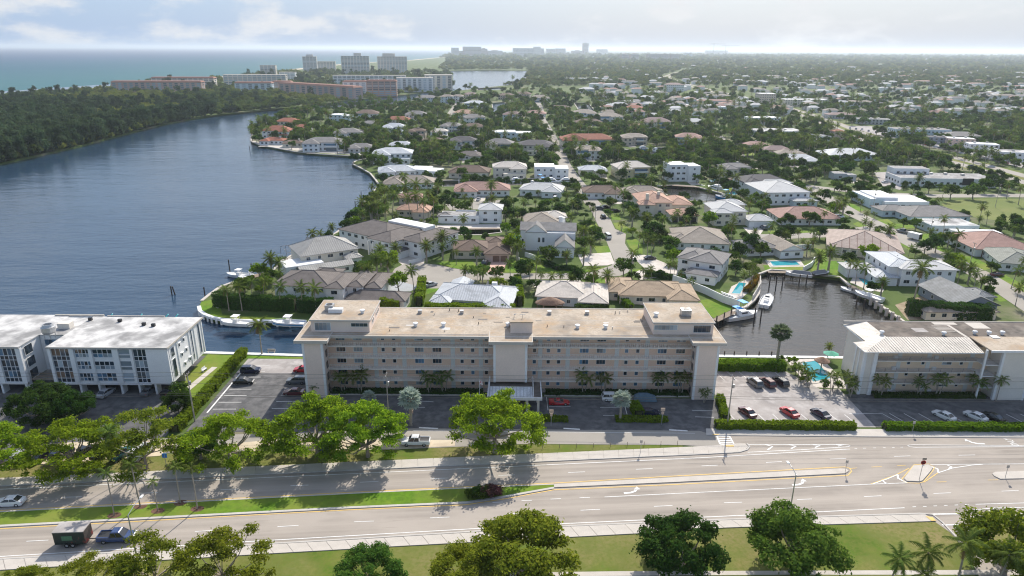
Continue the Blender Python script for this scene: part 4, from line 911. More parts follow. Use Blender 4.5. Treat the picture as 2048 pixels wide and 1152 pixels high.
for i in range(40):
    x = e0 + 1.2 + i * .64
    if x > e1 - .2: break
    yt = min(yi, ye + (x - e0) * (yi - ye) / (xi - e0)); zt = 11.2 + (yt - ye) * .9 / (yi - ye)
    sm.add([rp(x - .04, ye + .02, 11.21), rp(x + .04, ye + .02, 11.21), rp(x + .04, yt, zt + .01), rp(x - .04, yt, zt + .01), rp(x - .04, ye + .02, 11.29), rp(x + .04, ye + .02, 11.29), rp(x + .04, yt, zt + .09), rp(x - .04, yt, zt + .09)],
           [(4, 5, 6, 7), (0, 1, 5, 4), (0, 4, 7, 3), (1, 2, 6, 5)])
sm.build('roof_rib', M_RIB, Rb, uv=True)
rbx('flat_roof', M_DARKROOF, 86.0, 140, 144.2, 153.6, 11.2, 12.08)
rbx('roof_edge', M_CONC_PALE, 80.5, 140, 153.5, 153.75, 11.6, 12.2)
for x0, x1, y0, y1 in ((101.5, 107.0, 151.8, 153.3), (109.5, 113.5, 149.5, 153.3), (104.2, 104.9, 144.4, 151.6)): rbx('roof_patch', M_CONC_PALE, x0, x1, y0, y1, 12.08, 12.10)
for i in range(5): rbx('roof_patch', M_CONC_PALE, 100.3, 104.0, 147.6 + i * .8, 147.85 + i * .8, 12.08, 12.11)
rbx('roof_patch', M_LOT, 94.5, 97.5, 147.2, 149.6, 12.08, 12.105)
for px, py in ((1763, 668), (1887, 670), (1949, 668), (1977, 669), (2004, 669)):
    x, y = G(px, py, 12.1); MB().lathe([(.001, 0), (.3, 0), (.3, .4), (.55, .5), (.5, .8), (.001, 1.0)], 10).build('roof_vent', M_WHITE, Rb, (x - 95, y - 140, 12.1))
x, y = G(1989, 676, 12.1); boxpart('skylight', (1.7, 1.4, .35), M_WHITE, Rb, (x - 95, y - 140, 12.1))
M_RAILBROWN = plain('taupe_railing', (0.36, 0.31, 0.29), 0.6, 0.06)
for f in range(1, 4):
    z = 2.8 * f
    rbx('gallery_slab', M_STUCCO_CREAM, 81.7, 104.6, 139.2, 140.95, z - .25, z)
    for i in range(9):
        a = 81.8 + 22.6 * i / 9; railing(Rb, a - 95, a + 22.6 / 9 - 95, -.7, z, M_RAILBROWN, 1.0, .16, False)
rbx('gallery_slab', M_CONC, 81.7, 104.6, 138.9, 140.95, 0, .12)
for f in range(4):
    z = 2.8 * f + (.12 if f == 0 else 0)
    for px, k in ((1747, 'W'), (1799, 'D'), (1819, 's'), (1848, 's'), (1858, 'D'), (1896, 'W'), (1925, 's'), (1944, 'D'), (1790, 'a'), (1871, 'a')):
        q = G(px, 716, 9.6); x = q[0] * 140.9 / q[1]
        if k == 'W': window(Rb, x - 95, .88, z + 1.1, 2.2, 1.0, random.choice((M_GLASS, M_GLASS_PALE)), panes=2)
        elif k == 's': window(Rb, x - 95, .88, z + 1.1, .8, 1.1, M_GLASS)
        elif k == 'D': door(Rb, x - 95, .88, z + .01)
        else: boxpart('wall_air_conditioner', (.9, .5, .6), M_WHITE, Rb, (x - 95, .68, z + .02))
# stair tower with open landings
rbx('stair_tower', M_STUCCO_CREAM, 108.4, 114.8, 136.7, 141.0, 0, 12.0)
for x in (108.0, 114.6): rbx('corner_trim', M_WHITE, x, x + .5, 136.6, 137.2, 0, 12.05)
rbx('stair_roof', M_GRAVELROOF, 105.0, 119.0, 136.3, 144.2, 12.05, 12.3)
rbx('roof_edge', M_WHITE, 104.9, 119.1, 136.15, 136.35, 11.9, 12.4)
for f in range(1, 4):
    z = 2.8 * f
    for x0, x1 in ((104.8, 108.2), (115.0, 118.5)):
        rbx('landing_slab', M_WHITE, x0, x1, 137.4, 141.0, z - .2, z); railing(Rb, x0 - 95, x1 - 95, -2.5, z, M_RAILBROWN, 1.0, .16, False)
for x in (104.6, 118.6): rbx('stair_column', M_WHITE, x, x + .4, 137.2, 137.6, 0, 12.0)
# ---------------------------------------------------------------- houses
ROOFS = {
 'brown': roof_mat('brown_tile_roof', (0.20, 0.145, 0.115)), 'red': roof_mat('red_tile_roof', (0.36, 0.145, 0.095)), 'grey': roof_mat('grey_tile_roof', (0.27, 0.255, 0.245)),
 'dark': roof_mat('charcoal_tile_roof', (0.125, 0.12, 0.125)), 'taupe': roof_mat('taupe_tile_roof', (0.20, 0.175, 0.16)), 'white': roof_mat('white_tile_roof', (0.62, 0.615, 0.60), var=0.06),
 'cream': roof_mat('cream_tile_roof', (0.66, 0.60, 0.53), var=0.08), 'tan': roof_mat('tan_shingle_roof', (0.44, 0.335, 0.235)), 'peach': roof_mat('peach_tile_roof', (0.55, 0.35, 0.26)),
 'pink': roof_mat('pink_tile_roof', (0.43, 0.27, 0.225)), 'beige': roof_mat('beige_tile_roof', (0.36, 0.31, 0.26)), 'mauve': roof_mat('mauve_tile_roof', (0.30, 0.22, 0.205)),
 'metal': roof_mat('white_seam_metal_roof', (0.55, 0.575, 0.60), 'metal', 0.06), 'greymetal': roof_mat('grey_seam_metal_roof', (0.20, 0.21, 0.215), 'metal', 0.12, stain=((0.28, 0.29, 0.30), 0.3, 0.5, 0.75)),
 'stripe': roof_mat('striped_clay_roof', (0.46, 0.37, 0.32)), 'flat': M_WHITEROOF, 'flatwhite': plain('white_flat_roof', (0.76, 0.76, 0.76), 0.8, 0.06, 0.3), 'flatgrey': ground_mat('grey_flat_roof', [(0.33, 0.32, 0.31), (0.44, 0.43, 0.42), (0.25, 0.24, 0.23)], [0.15, 0.5]), 'green': roof_mat('grey_green_tile_roof', (0.30, 0.31, 0.27)) }
WALLS = {'white': M_STUCCO_WHITE, 'cream': plain('cream_house_wall', (0.72, 0.66, 0.55), 0.85, 0.05), 'grey': plain('grey_house_wall', (0.50, 0.51, 0.52), 0.85, 0.05),
 'blue': plain('pale_blue_house_wall', (0.60, 0.68, 0.72), 0.85, 0.05), 'beige': plain('beige_house_wall', (0.60, 0.52, 0.43), 0.85, 0.05), 'yellow': plain('yellow_house_wall', (0.66, 0.56, 0.34), 0.85, 0.05), 'slate': plain('slate_house_wall', (0.26, 0.29, 0.33), 0.85, 0.05), 'pink': plain('pink_house_wall', (0.66, 0.50, 0.43), 0.85, 0.05)}
M_GARAGE = plain('brown_garage_door', (0.20, 0.12, 0.085), 0.6, 0.1); M_GARAGE_W = plain('white_garage_door', (0.72, 0.72, 0.72), 0.6, 0.05)
FOOT = []      # house footprints in world coordinates, for keeping trees off them

def wing(root, x0, x1, y0, y1, h, roof='hip', rm=None, wm=None, pitch=0.36, over=0.6, axis=None, fine=True, win='fsr', storeys=None, z0=0.0, gar=None, hid=()):
    w, d = x1 - x0, y1 - y0
    storeys = storeys or max(1, round((h - z0) / 3.1))
    axis = axis or ('x' if w >= d else 'y')
    wb = MB(); rb = MB(); top = h
    if roof == 'flat':
        wb.box(x0, x1, y0, y1, z0, h + 0.45)
        rb.box(x0 + .25, x1 - .25, y0 + .25, y1 - .25, h + .455, h + .48)
    else:
        wb.box(x0, x1, y0, y1, z0, h + 0.02)
        a0, a1, b0, b1 = x0 - over, x1 + over, y0 - over, y1 + over; t = 0.18; zt = h + 0.06
        W_, D_ = a1 - a0, b1 - b0; half = min(W_, D_) / 2
        if roof == 'hip':
            rz = zt + half * pitch
            if axis == 'x': r0, r1 = (a0 + min(half, W_ / 2 - .01), (b0 + b1) / 2, rz), (a1 - min(half, W_ / 2 - .01), (b0 + b1) / 2, rz); half_ = D_ / 2; r0 = (a0 + min(D_ / 2, W_ / 2 - .01), r0[1], zt + D_ / 2 * pitch); r1 = (a1 - min(D_ / 2, W_ / 2 - .01), r1[1], zt + D_ / 2 * pitch)
            else: m_ = (a0 + a1) / 2; k = min(W_ / 2, D_ / 2 - .01); r0, r1 = (m_, b0 + k, zt + W_ / 2 * pitch), (m_, b1 - k, zt + W_ / 2 * pitch)
            A, B_, C, D = (a0, b0, zt), (a1, b0, zt), (a1, b1, zt), (a0, b1, zt)
            if axis == 'x': rb.quad(A, B_, r1, r0); rb.tri(B_, C, r1); rb.quad(C, D, r0, r1); rb.tri(D, A, r0)
            else: rb.tri(A, B_, r0); rb.quad(B_, C, r1, r0); rb.tri(C, D, r1); rb.quad(D, A, r0, r1)
        else:
            A, B_, C, D = (a0, b0, zt), (a1, b0, zt), (a1, b1, zt), (a0, b1, zt)
            if axis == 'x':
                rz = zt + D_ / 2 * pitch; m_ = (b0 + b1) / 2; r0, r1 = (a0, m_, rz), (a1, m_, rz); rb.quad(A, B_, r1, r0); rb.quad(C, D, r0, r1)
                hh = h + (d / 2 + over) * pitch - .03
                wb.tri((x0, y0, h), (x0, (y0 + y1) / 2, hh), (x0, y1, h)); wb.tri((x1, y0, h), (x1, y1, h), (x1, (y0 + y1) / 2, hh))
            else:
                rz = zt + W_ / 2 * pitch; m_ = (a0 + a1) / 2; r0, r1 = (m_, b0, rz), (m_, b1, rz); rb.quad(B_, C, r1, r0); rb.quad(D, A, r0, r1)
                hh = h + (w / 2 + over) * pitch - .03
                wb.tri((x0, y0, h), (x1, y0, h), ((x0 + x1) / 2, y0, hh)); wb.tri((x0, y1, h), ((x0 + x1) / 2, y1, hh), (x1, y1, h))
        rb.skirt([(a0, b0), (a1, b0), (a1, b1), (a0, b1)], zt - t, zt - .002)
        rb.quad((a0, b1, zt - t), (a1, b1, zt - t), (a1, b0, zt - t), (a0, b0, zt - t))
        if fine and roof == 'hip':       # ridge and hip cap tiles
            cb = MB()
            for c in ((A, r0), (B_, r1 if axis == 'x' else r0), (C, r1), (D, r0 if axis == 'x' else r1), (r0, r1)):
                if (Vector(c[0]) - Vector(c[1])).length > .3: cb.tube([(p[0], p[1], p[2] + .02) for p in c], .11, 5)
    wo = wb.build('wall', wm, root)
    ro = rb.build('roof', rm, root, uv=True)
    if fine and roof == 'hip': cb.build('ridge_cap', rm, ro)
    if fine and roof != 'flat':
        for q in range(2): boxpart('roof_vent', (.28, .28, .5), M_CONC, ro, ((x0 + x1) / 2 + random.uniform(-.25, .25) * w, (y0 + y1) / 2 + random.uniform(.02, .1) * d, h + min(w, d) * .5 * pitch * .55))
    # openings
    gl = M_GLASS
    hw = 1.25 if storeys * 3 <= h - z0 + 1 else 1.05; fh = (h - z0) / storeys
    def row(n0, n1, put, step=3.3):
        n = max(1, int((n1 - n0) / step))
        for s in range(storeys):
            for i in range(n): put(n0 + (n1 - n0) * (i + .5) / n, z0 + s * fh + fh * .33)
    if 'f' in win:
        lim = gar[1] if gar else None
        def putf(u, z):
            if gar and gar[0] - 1 < u < gar[1] + 1 and z < z0 + 2.5: return
            if fine: window(root, u, y0, z, random.choice((1.1, 1.5, 2.0)), hw, gl, panes=2)
            else: boxpart('window', (1.6, .12, hw), gl, root, (u, y0 - .02, z))
        row(x0 + .4, x1 - .4, putf)
    for key, xx, s in (('l', x0, -1), ('r', x1, 1)):
        if key in win:
            def puts(u, z):
                if fine: window(root, xx, u, z, 1.2, hw, gl, panes=2, rz=s * math.pi / 2)
                else: boxpart('window', (.12, 1.4, hw), gl, root, (xx + s * .02, u, z))
            row(y0 + .5, y1 - .5, puts, 3.8)
    if gar:
        n = max(1, round((gar[1] - gar[0]) / 2.9)); gw = (gar[1] - gar[0]) / n
        for i in range(n): boxpart('garage_door', (gw - .35, .1, 2.3), gar[2], root, (gar[0] + gw * (i + .5), y0 - .03, 0))
    c, s = math.cos(root.rotation_euler.z), math.sin(root.rotation_euler.z)
    FOOT.append([(root.location.x + x * c - y * s, root.location.y + x * s + y * c) for x, y in ((x0 - 1, y0 - 1), (x1 + 1, y0 - 1), (x1 + 1, y1 + 1), (x0 - 1, y1 + 1))])
    return wo, ro

def frame3(A, B_, C, z=0.0):
    a, b, c = Vector(G(*A, z)), Vector(G(*B_, z)), Vector(G(*C, z)); e = b - a; w = e.length; e.normalize(); n = Vector((-e.y, e.x))
    return a, b, w, max(4.0, (c - a).dot(n)), math.atan2(e.y, e.x)
HOUSES = []       # (root, short phrase) used later to name trees by their neighbours
def house(A, B_, C, z, label, ref, cat='house'):
    """root at the middle of the front wall; A, B front corners and C a back corner, surveyed at height z"""
    a, b, w, d, rz = frame3(A, B_, C, z); m_ = (a + b) / 2
    r = empty('house', (m_.x, m_.y, 0), rz, label, cat); HOUSES.append((r, ref)); return r, w, d
def simple(A, B_, C, z, h, rm, wm, label, ref, roof='hip', pitch=.36, win='flr', gar=None, over=.6, axis=None, fine=True):
    r, w, d = house(A, B_, C, z, label, ref)
    o = over if z else 0
    g = gar and (-w / 2 + gar[0] * w, -w / 2 + gar[1] * w, gar[2])
    wing(r, -w / 2 + o, w / 2 - o, o, d - o, h, roof, ROOFS[rm], WALLS[wm], pitch, over, axis, fine, win, gar=g)
    return r, w, d
R_, Wl = ROOFS, WALLS
# --- on the point
r, w, d = house((540, 572), (689, 578), (700, 546), 6, 'white two storey house with taupe hipped roofs behind the clipped hedge on the point', 'the taupe-roofed house on the point')
wing(r, -w / 2 + .6, w / 2 - 5.5, 1.5, d, 6, 'hip', R_['taupe'], Wl['white']); wing(r, w / 2 - 6.0, w / 2 - .6, 0, d - 1, 6.2, 'hip', R_['taupe'], Wl['white'], axis='y')
wing(r, w / 2 - .6, w / 2 + 4, 4, d + 3, 5.6, 'hip', R_['taupe'], Wl['white'], win='fr'); wing(r, w / 2 + 4, w / 2 + 9, 6, d + 5, 4.6, 'hip', R_['taupe'], Wl['white'], win='fr')
wing(r, -w / 2 + 8, -w / 2 + 16, d, d + 5, 5.5, 'hip', R_['taupe'], Wl['white'], win='')
g0 = Vector(G(755, 600, 3)); lx = (g0 - Vector(r.location[:2])); rz_ = r.rotation_euler.z; gx = lx.x * math.cos(rz_) + lx.y * math.sin(rz_); gy = -lx.x * math.sin(rz_) + lx.y * math.cos(rz_)
wing(r, gx - 9.5, gx + 8, gy, gy + 7, 3, 'hip', R_['taupe'], Wl['white'], win='fr', pitch=.42)
r, w, d = house((600, 514), (720, 497), (640, 484), 5.5, 'white waterfront house with pale grey seamed metal hip roof and pointed turret', 'the metal-roofed house with the turret')
wing(r, -w / 2 + .6, w / 2 - .6, .6, d, 5.5, 'hip', R_['greymetal'] if False else roof_mat('pale_grey_seam_roof', (0.40, 0.385, 0.36), 'metal', .08), Wl['cream'], .5)
PG = MATS['pale_grey_seam_roof']
wing(r, -w / 2 - 6, -w / 2 + 7, -4, 5, 3.2, 'flat', R_['flatwhite'], Wl['white'], win='f'); wing(r, -w / 2 - 2, w / 2 - 6, -9, -4, 3, 'gable', PG, Wl['white'], .35, win='f')
wing(r, w / 2 - 6, w / 2 - 1, -4, 1, 3.6, 'hip', PG, Wl['white'], win='f')
tx, ty = G(616, 489, 4); rz_ = r.rotation_euler.z; lx = Vector((tx, ty)) - Vector(r.location[:2]); tl = (lx.x * math.cos(rz_) + lx.y * math.sin(rz_), -lx.x * math.sin(rz_) + lx.y * math.cos(rz_), 0)
MB().lathe([(2.2, 0), (2.2, 4), (2.0, 4.02)], 8).build('turret_wall', Wl['white'], r, tl); MB().lathe([(2.9, 3.9), (.7, 5.6), (.7, 6.1), (.95, 6.12), (.001, 7.3)], 8).build('turret_roof', PG, r, tl)
sc_ = MB()
for i in range(5):
    for k in (0, 3.2): sc_.tube([(tl[0] - 9 + i * 2, tl[1] - 4, 0), (tl[0] - 9 + i * 2, tl[1] - 4, 3), (tl[0] - 9 + i * 2, tl[1] + 2, 4.2), (tl[0] - 9 + i * 2, tl[1] + 6, 3), (tl[0] - 9 + i * 2, tl[1] + 6, 0)], .07, 4)
for y, z in ((-4, 3), (2, 4.2), (6, 3), (-1, 3.6)): sc_.tube([(tl[0] - 9, tl[1] + y, z), (tl[0] - 1, tl[1] + y, z)], .07, 4)
sc_.build('pool_screen_frame', M_METAL, r)
r, w, d = house((674, 458), (772, 480), (782, 447), 6, 'long white two storey house with dark brown roof overlooking the lagoon', 'the long dark brown roofed house')
wing(r, -w / 2 + .5, w / 2, .6, d, 6, 'hip', R_['taupe'], Wl['white'], .33); wing(r, w / 2 - 7, w / 2 + 5, -2.5, d - 3, 6.4, 'hip', R_['taupe'], Wl['white'], .35, axis='y'); wing(r, w / 2 + 4, w / 2 + 14, 4, d + 6, 6.2, 'hip', R_['taupe'], Wl['white'], .35)
wing(r, -w / 2 + 9, w / 2 + 2, d, d + 6, 6.6, 'flat', R_['flatwhite'], Wl['white'], win=''); wing(r, w / 2 + 3.5, w / 2 + 7.5, -1, 4, 3, 'hip', R_['dark'], Wl['white'], win='f')
for x in (w / 2 - 6, w / 2 - 3.4, w / 2 + 2): boxpart('portico_column', (.5, .5, 5.4), M_WHITE, r, (x, -3.4, 0))
r, w, d = house((967, 509), (1022, 509), (1002, 487), 3, 'low house with brown clay tile roof and two brown garage doors', 'the brown clay tile garage house')
wing(r, -w / 2 + .6, w / 2 - .6, .6, d, 3, 'hip', R_['brown'], Wl['pink'], gar=(-w / 2 + 3.2, w / 2 - 1.2, M_GARAGE), win='f'); wing(r, -w / 2 - 11, -w / 2 + 2, 4.5, d + 2, 3.2, 'hip', R_['brown'], Wl['beige']); wing(r, -4, w / 2 - 2, d - 1, d + 7, 3.4, 'hip', R_['brown'], Wl['beige'], win='')
r, w, d = house((1040, 500), (1150, 503), (1150, 482), 0, 'tall white modern farmhouse with steep grey gables and blank white walls', 'the tall white gabled farmhouse')
GB = roof_mat('mid_grey_gable_roof', (0.30, 0.285, 0.27))
wing(r, -w / 2, w / 2, 2.2, 11.5, 7.6, 'gable', GB, Wl['white'], .42, .35, 'x', win=''); wing(r, -w / 2 + 2.2, -w / 2 + 10, 0, 6, 7.3, 'gable', GB, Wl['white'], .75, .3, 'y', win='')
window(r, -w / 2 + 7.3, 0, 3.3, 1.0, 2.0); window(r, -w / 2 + 9, 0, 3.3, 1.0, 2.0); window(r, -w / 2 + .9, 2.2, 2.0, .8, 2.0)
wing(r, -w / 2 + 10, w / 2 - .3, .6, 5, 6.6, 'flat', R_['flatwhite'], Wl['white'], win=''); wing(r, w / 2 - 7.6, w / 2 - .5, -9.0, .6, 4.0, 'gable', GB, Wl['white'], .8, .3, 'y', win='r')
window(r, w / 2 - 4, -9.0, .4, 2.2, 2.3, panes=2)
for x, y, h in ((w / 2 - 6, 13, 10.6), (w / 2 - 5, 17, 9.4)): boxpart('chimney', (1.5, 1.2, h), Wl['white'], r, (x, y, 0))
r2, w2, d2 = simple((1048, 447), (1122, 447), (1105, 428), 3.3, 3.3, 'beige', 'cream', 'low cream house with beige hip roof half hidden behind the farmhouse gables', 'the beige roof behind the farmhouse', win='')
wing(r2, w2 / 2 - 7, w2 / 2 + 3, 8, 18, 4, 'hip', R_['cream'], Wl['cream'], win='')
r, w, d = house((881, 447), (958, 448), (958, 436), 0, 'flat roofed white canal house with roof deck and two storey end', 'the white canal house with the roof deck')
wing(r, -w / 2, w / 2, 0, 9, 3.3, 'flat', R_['flatgrey'], Wl['white'], win='f'); wing(r, w / 2, w / 2 + 10, 1.5, 12, 6.2, 'hip', R_['white'], Wl['white'], win='fl'); wing(r, -w / 2 - 1, -w / 2 + 5, .3, 6, 3.2, 'hip', R_['grey'], Wl['white'], win='')
boxpart('roof_deck_wall', (9, .2, .6), Wl['white'], r, (2, 8.5, 3.75))
# --- the row behind the long block
r, w, d = house((857, 604), (1021, 614), (1022, 574), 3, 'low white house with bright white seamed metal roof behind the apartment block', 'the white metal-roofed house')
wing(r, -w / 2 + .6, w / 2 - .6, 3.5, d, 3, 'hip', R_['metal'], Wl['white'], .34, fine=True, win='f'); wing(r, -w / 2 + .5, -w / 2 + 6, .3, 6, 3, 'hip', R_['metal'], Wl['white'], .36, axis='y', win='f')
wing(r, w / 2 - 8, w / 2 - .3, -.4, d - 1, 3.05, 'hip', R_['metal'], Wl['white'], .36, axis='y', win='fr'); wing(r, -w / 2 + 3, -w / 2 + 9, d - 5, d + 3, 3.1, 'gable', R_['metal'], Wl['white'], .4, axis='y', win='')
boxpart('chimney', (1.6, 1.1, 5.0), M_WHITE, r, (w / 2 - 7.5, d - 2, 0))
for i in range(4): boxpart('patio_window', (2.3, .1, 2.0), M_GLASS, r, (-w / 2 + 8.4 + i * 2.6, 3.42, .2))
r, w, d = house((1068, 598), (1217, 605), (1168, 566), 3, 'low aqua house with cream ribbed tile roof behind the apartment block', 'the cream tile-roofed aqua house')
wing(r, -w / 2 + .6, w / 2 - 6, 3, d, 3, 'hip', R_['cream'], Wl['blue'], .34, win='f'); wing(r, w / 2 - 8.5, w / 2 - .5, -.6, d - 1, 3.05, 'hip', R_['cream'], Wl['blue'], .36, axis='y', win='fr')
r, w, d = house((1238, 595), (1398, 599), (1330, 564), 3, 'low house with tan shingle hip roof and cream ridges beside the tall white wall', 'the tan shingle house')
wing(r, -w / 2 + .6, w / 2 - 4, 2.5, d, 3, 'hip', R_['tan'], Wl['cream'], .34, win='f'); wing(r, -w / 2 - 2.5, -w / 2 + 5, 5.5, d + 3, 3, 'hip', R_['tan'], Wl['cream'], .34, win='f'); wing(r, w / 2 - 9, w / 2 - .4, -1, d - 2, 3.05, 'hip', R_['tan'], Wl['cream'], .34, win='fr')
# --- right of the cul-de-sac
r, w, d = house((1375, 520), (1445, 530), (1466, 509), 6.2, 'white two storey house with grey hip roof and long pool terrace', 'the grey-roofed house with the long pool')
wing(r, -w / 2 + .6, w / 2 - .6, .6, d, 6.2, 'hip', R_['grey'], Wl['white'], .36); wing(r, -w / 2 - 4, -w / 2 + 5, 3, d + 2, 5.8, 'hip', R_['grey'], Wl['white'], .36, win='f'); wing(r, -w / 2 + 1, w / 2 - 1, -4.5, .8, 3.2, 'hip', R_['grey'], Wl['white'], .32)
r, w, d = simple((1350, 485), (1463, 489), (1405, 458), 3, 3, 'beige', 'white', 'wide low house with weathered grey-brown shingle hip roof among dense trees', 'the weathered shingle house')
wing(r, -w / 2 - 1, -w / 2 + 7, 3, 12, 3.2, 'hip', ROOFS['beige'], Wl['white'], win='f')
r, w, d = house((1561, 503), (1612, 501), (1566, 478), 3, 'small white cottage with grey gable facing its rectangular pool', 'the small grey gabled cottage')
wing(r, -w / 2 + .5, w / 2 - .5, .5, d, 3, 'gable', R_['beige'], Wl['white'], .42, .5, 'y', win='fr'); wing(r, -w / 2 - 11, -w / 2 + 2, 5, d, 3, 'hip', R_['grey'], Wl['white'], win='f')
r, w, d = simple((1653, 492), (1810, 508), (1752, 467), 3.2, 3.2, 'stripe', 'cream', 'broad low house with striped pinkish clay tile hip roof and arched porch', 'the striped clay-roofed house', pitch=.3)
for i in range(6): boxpart('arcade_column', (.4, .4, 2.9), M_STUCCO_CREAM, r, (-w / 2 + 3 + i * 2.6, -.3, 0))
M_RIBDARK = plain('dark_ridge_tile', (0.20, 0.12, 0.10), .8, .1)
rd = MB()
for i in range(9):
    x = -w / 2 + w * (i + 1) / 10; k = min(1, min(x + w / 2, w / 2 - x) / (d / 2))
    rd.tube([(x, .1, 3.3), (x, d / 2 * k, 3.32 + d / 2 * k * .3 + .02)], .1, 4)
rd.build('roof_stripe', M_RIBDARK, r)
r, w, d = house((1807, 539), (1920, 541), (1905, 521), 6, 'large white two storey house with white seamed roofs beside the canal', 'the large white-roofed canal house')
wing(r, -w / 2, w / 2 - .6, .6, d - .5, 6, 'hip', R_['white'], Wl['white'], .24, win='fr'); wing(r, -w / 2 - 3, -w / 2 + 7, 3, d + 9, 6.1, 'hip', R_['metal'], Wl['white'], .24, axis='y', win='l'); wing(r, -w / 2 - 8, -w / 2 - 1, .5, 11, 3, 'hip', R_['metal'], Wl['white'], .22, win='l'); wing(r, -w / 2 - 14, -w / 2 - 4, 9, 16, 3.3, 'hip', R_['white'], Wl['white'], .25, win='')
r, w, d = house((1913, 612), (2001, 611), (1848, 577), 3, 'low house with grey seamed metal gable roof and slate end wall', 'the grey metal gable house')
wing(r, -w / 2 + .5, w / 2 - .5, .5, d + 3, 3, 'gable', R_['greymetal'], Wl['slate'], .42, .6, 'y', win='l'); wing(r, w / 2 - 1, w / 2 + 4, 8, 16, 2.8, 'hip', R_['greymetal'], Wl['grey'], win='')
r, w, d = house((1283, 433), (1346, 433), (1346, 414), 0, 'mediterranean house with peach barrel tile roofs, chimneys and arched windows', 'the peach-tiled mediterranean house')
wing(r, -w / 2, w / 2, 3, d + 3, 6, 'hip', R_['peach'], Wl['cream'], .4); wing(r, -w / 2 - 1, -w / 2 + 6, 0, 6, 5.6, 'hip', R_['peach'], Wl['cream'], .42, win='f'); wing(r, w / 2 - 1, w / 2 + 10, 5, d + 2, 4.6, 'hip', R_['peach'], Wl['cream'], win='f')
wing(r, w / 2 - 3.5, w / 2 + 8.5, -11, -1, 3.2, 'hip', R_['peach'], Wl['cream'], .42, gar=(w / 2 - 3, w / 2 + 8, M_DARK), win='f')
for x, y in ((-w / 2 + 3, 4), (2, 9)): boxpart('chimney', (1.3, 1.3, 10), Wl['cream'], r, (x, y, 0))
r, w, d = house((1427, 452), (1493, 452), (1493, 432), 0, 'white two storey house with bright white roofs and double garage', 'the white-roofed house with the double garage')
wing(r, -w / 2 + 1, w / 2, 2, d, 6.2, 'hip', R_['white'], Wl['cream'], .36); wing(r, -w / 2, -w / 2 + 8, 0, 6, 5.9, 'hip', R_['white'], Wl['cream'], .36, win='f'); wing(r, w / 2 - 6, w / 2 + 4, d - 4, d + 5, 6.3, 'hip', R_['white'], Wl['cream'], win='r'); wing(r, w / 2, w / 2 + 10.5, -3, 6, 3.2, 'hip', R_['white'], Wl['white'], .4, gar=(w / 2 + 2, w / 2 + 9, M_GARAGE_W), win='')
r, w, d = house((1528, 411), (1616, 410), (1616, 389), 0, 'big white two storey house with pale hip roof behind the white garage house', 'the big white two storey house')
wing(r, -w / 2, w / 2, 0, d, 6.6, 'hip', R_['white'], Wl['white'], .3); wing(r, w / 2 - 10, w / 2 + 2, -5, 0, 3.2, 'hip', R_['white'], Wl['blue'], win='f'); wing(r, -2, w / 2 + 3, d, d + 8, 6.4, 'hip', R_['white'], Wl['white'], .3, win='')
simple((1560, 450), (1682, 451), (1670, 432), 0, 3, 'pink', 'white', 'low house with pinkish tile roof behind two round shade trees', 'the pinkish roof behind the shade trees')
r, w, d = house((1743, 418), (1856, 419), (1850, 404), 0, 'flat roofed white art deco style house with stepped parapets', 'the white stepped flat-roofed house')
wing(r, -w / 2 + 6, w / 2, 0, d, 3.3, 'flat', R_['flatwhite'], Wl['white'], win='f'); wing(r, -w / 2 + 3, w / 2 - 14, 3, d + 3, 4.8, 'flat', R_['flatwhite'], Wl['white'], win=''); wing(r, -w / 2, -w / 2 + 7, 2.5, d + 5, 4.1, 'flat', R_['flatwhite'], Wl['blue'], win='f')
r, w, d = simple((1819, 446), (1938, 445), (1925, 425), 0, 3, 'grey', 'blue', 'pale blue low house with long grey hip roof by the mown field', 'the long grey roof by the field', pitch=.28)
wing(r, -w / 2 - 6, -w / 2 + 8, d - 8, d + 2, 3.1, 'hip', R_['grey'], Wl['blue'], .3, win='f')
simple((1862, 467), (1956, 467), (1950, 452), 0, 3, 'flat', 'blue', 'low blue house with flat white roof between street trees', 'the flat white-roofed blue house', roof='flat')
r, w, d = simple((1948, 513), (2075, 516), (2060, 485), 0, 3, 'pink', 'white', 'long low house with brown-pink hip roofs and wide garage on the diagonal street', 'the brown-pink roofed garage house', gar=(.1, .35, M_GARAGE))
wing(r, -w / 2 + 5, w / 2, d, d + 6, 3.2, 'flat', R_['flatwhite'], Wl['white'], win='')
simple((1998, 541), (2085, 548), (2080, 520), 0, 3, 'green', 'white', 'low house with grey-green tile roof at the edge of the diagonal street', 'the grey-green roofed house')
simple((1850, 640), (1990, 640), (1990, 632), 0, 2.6, 'beige', 'cream', 'small flat cream outbuilding behind the clipped hedge and the apricot block', 'the cream outbuilding')

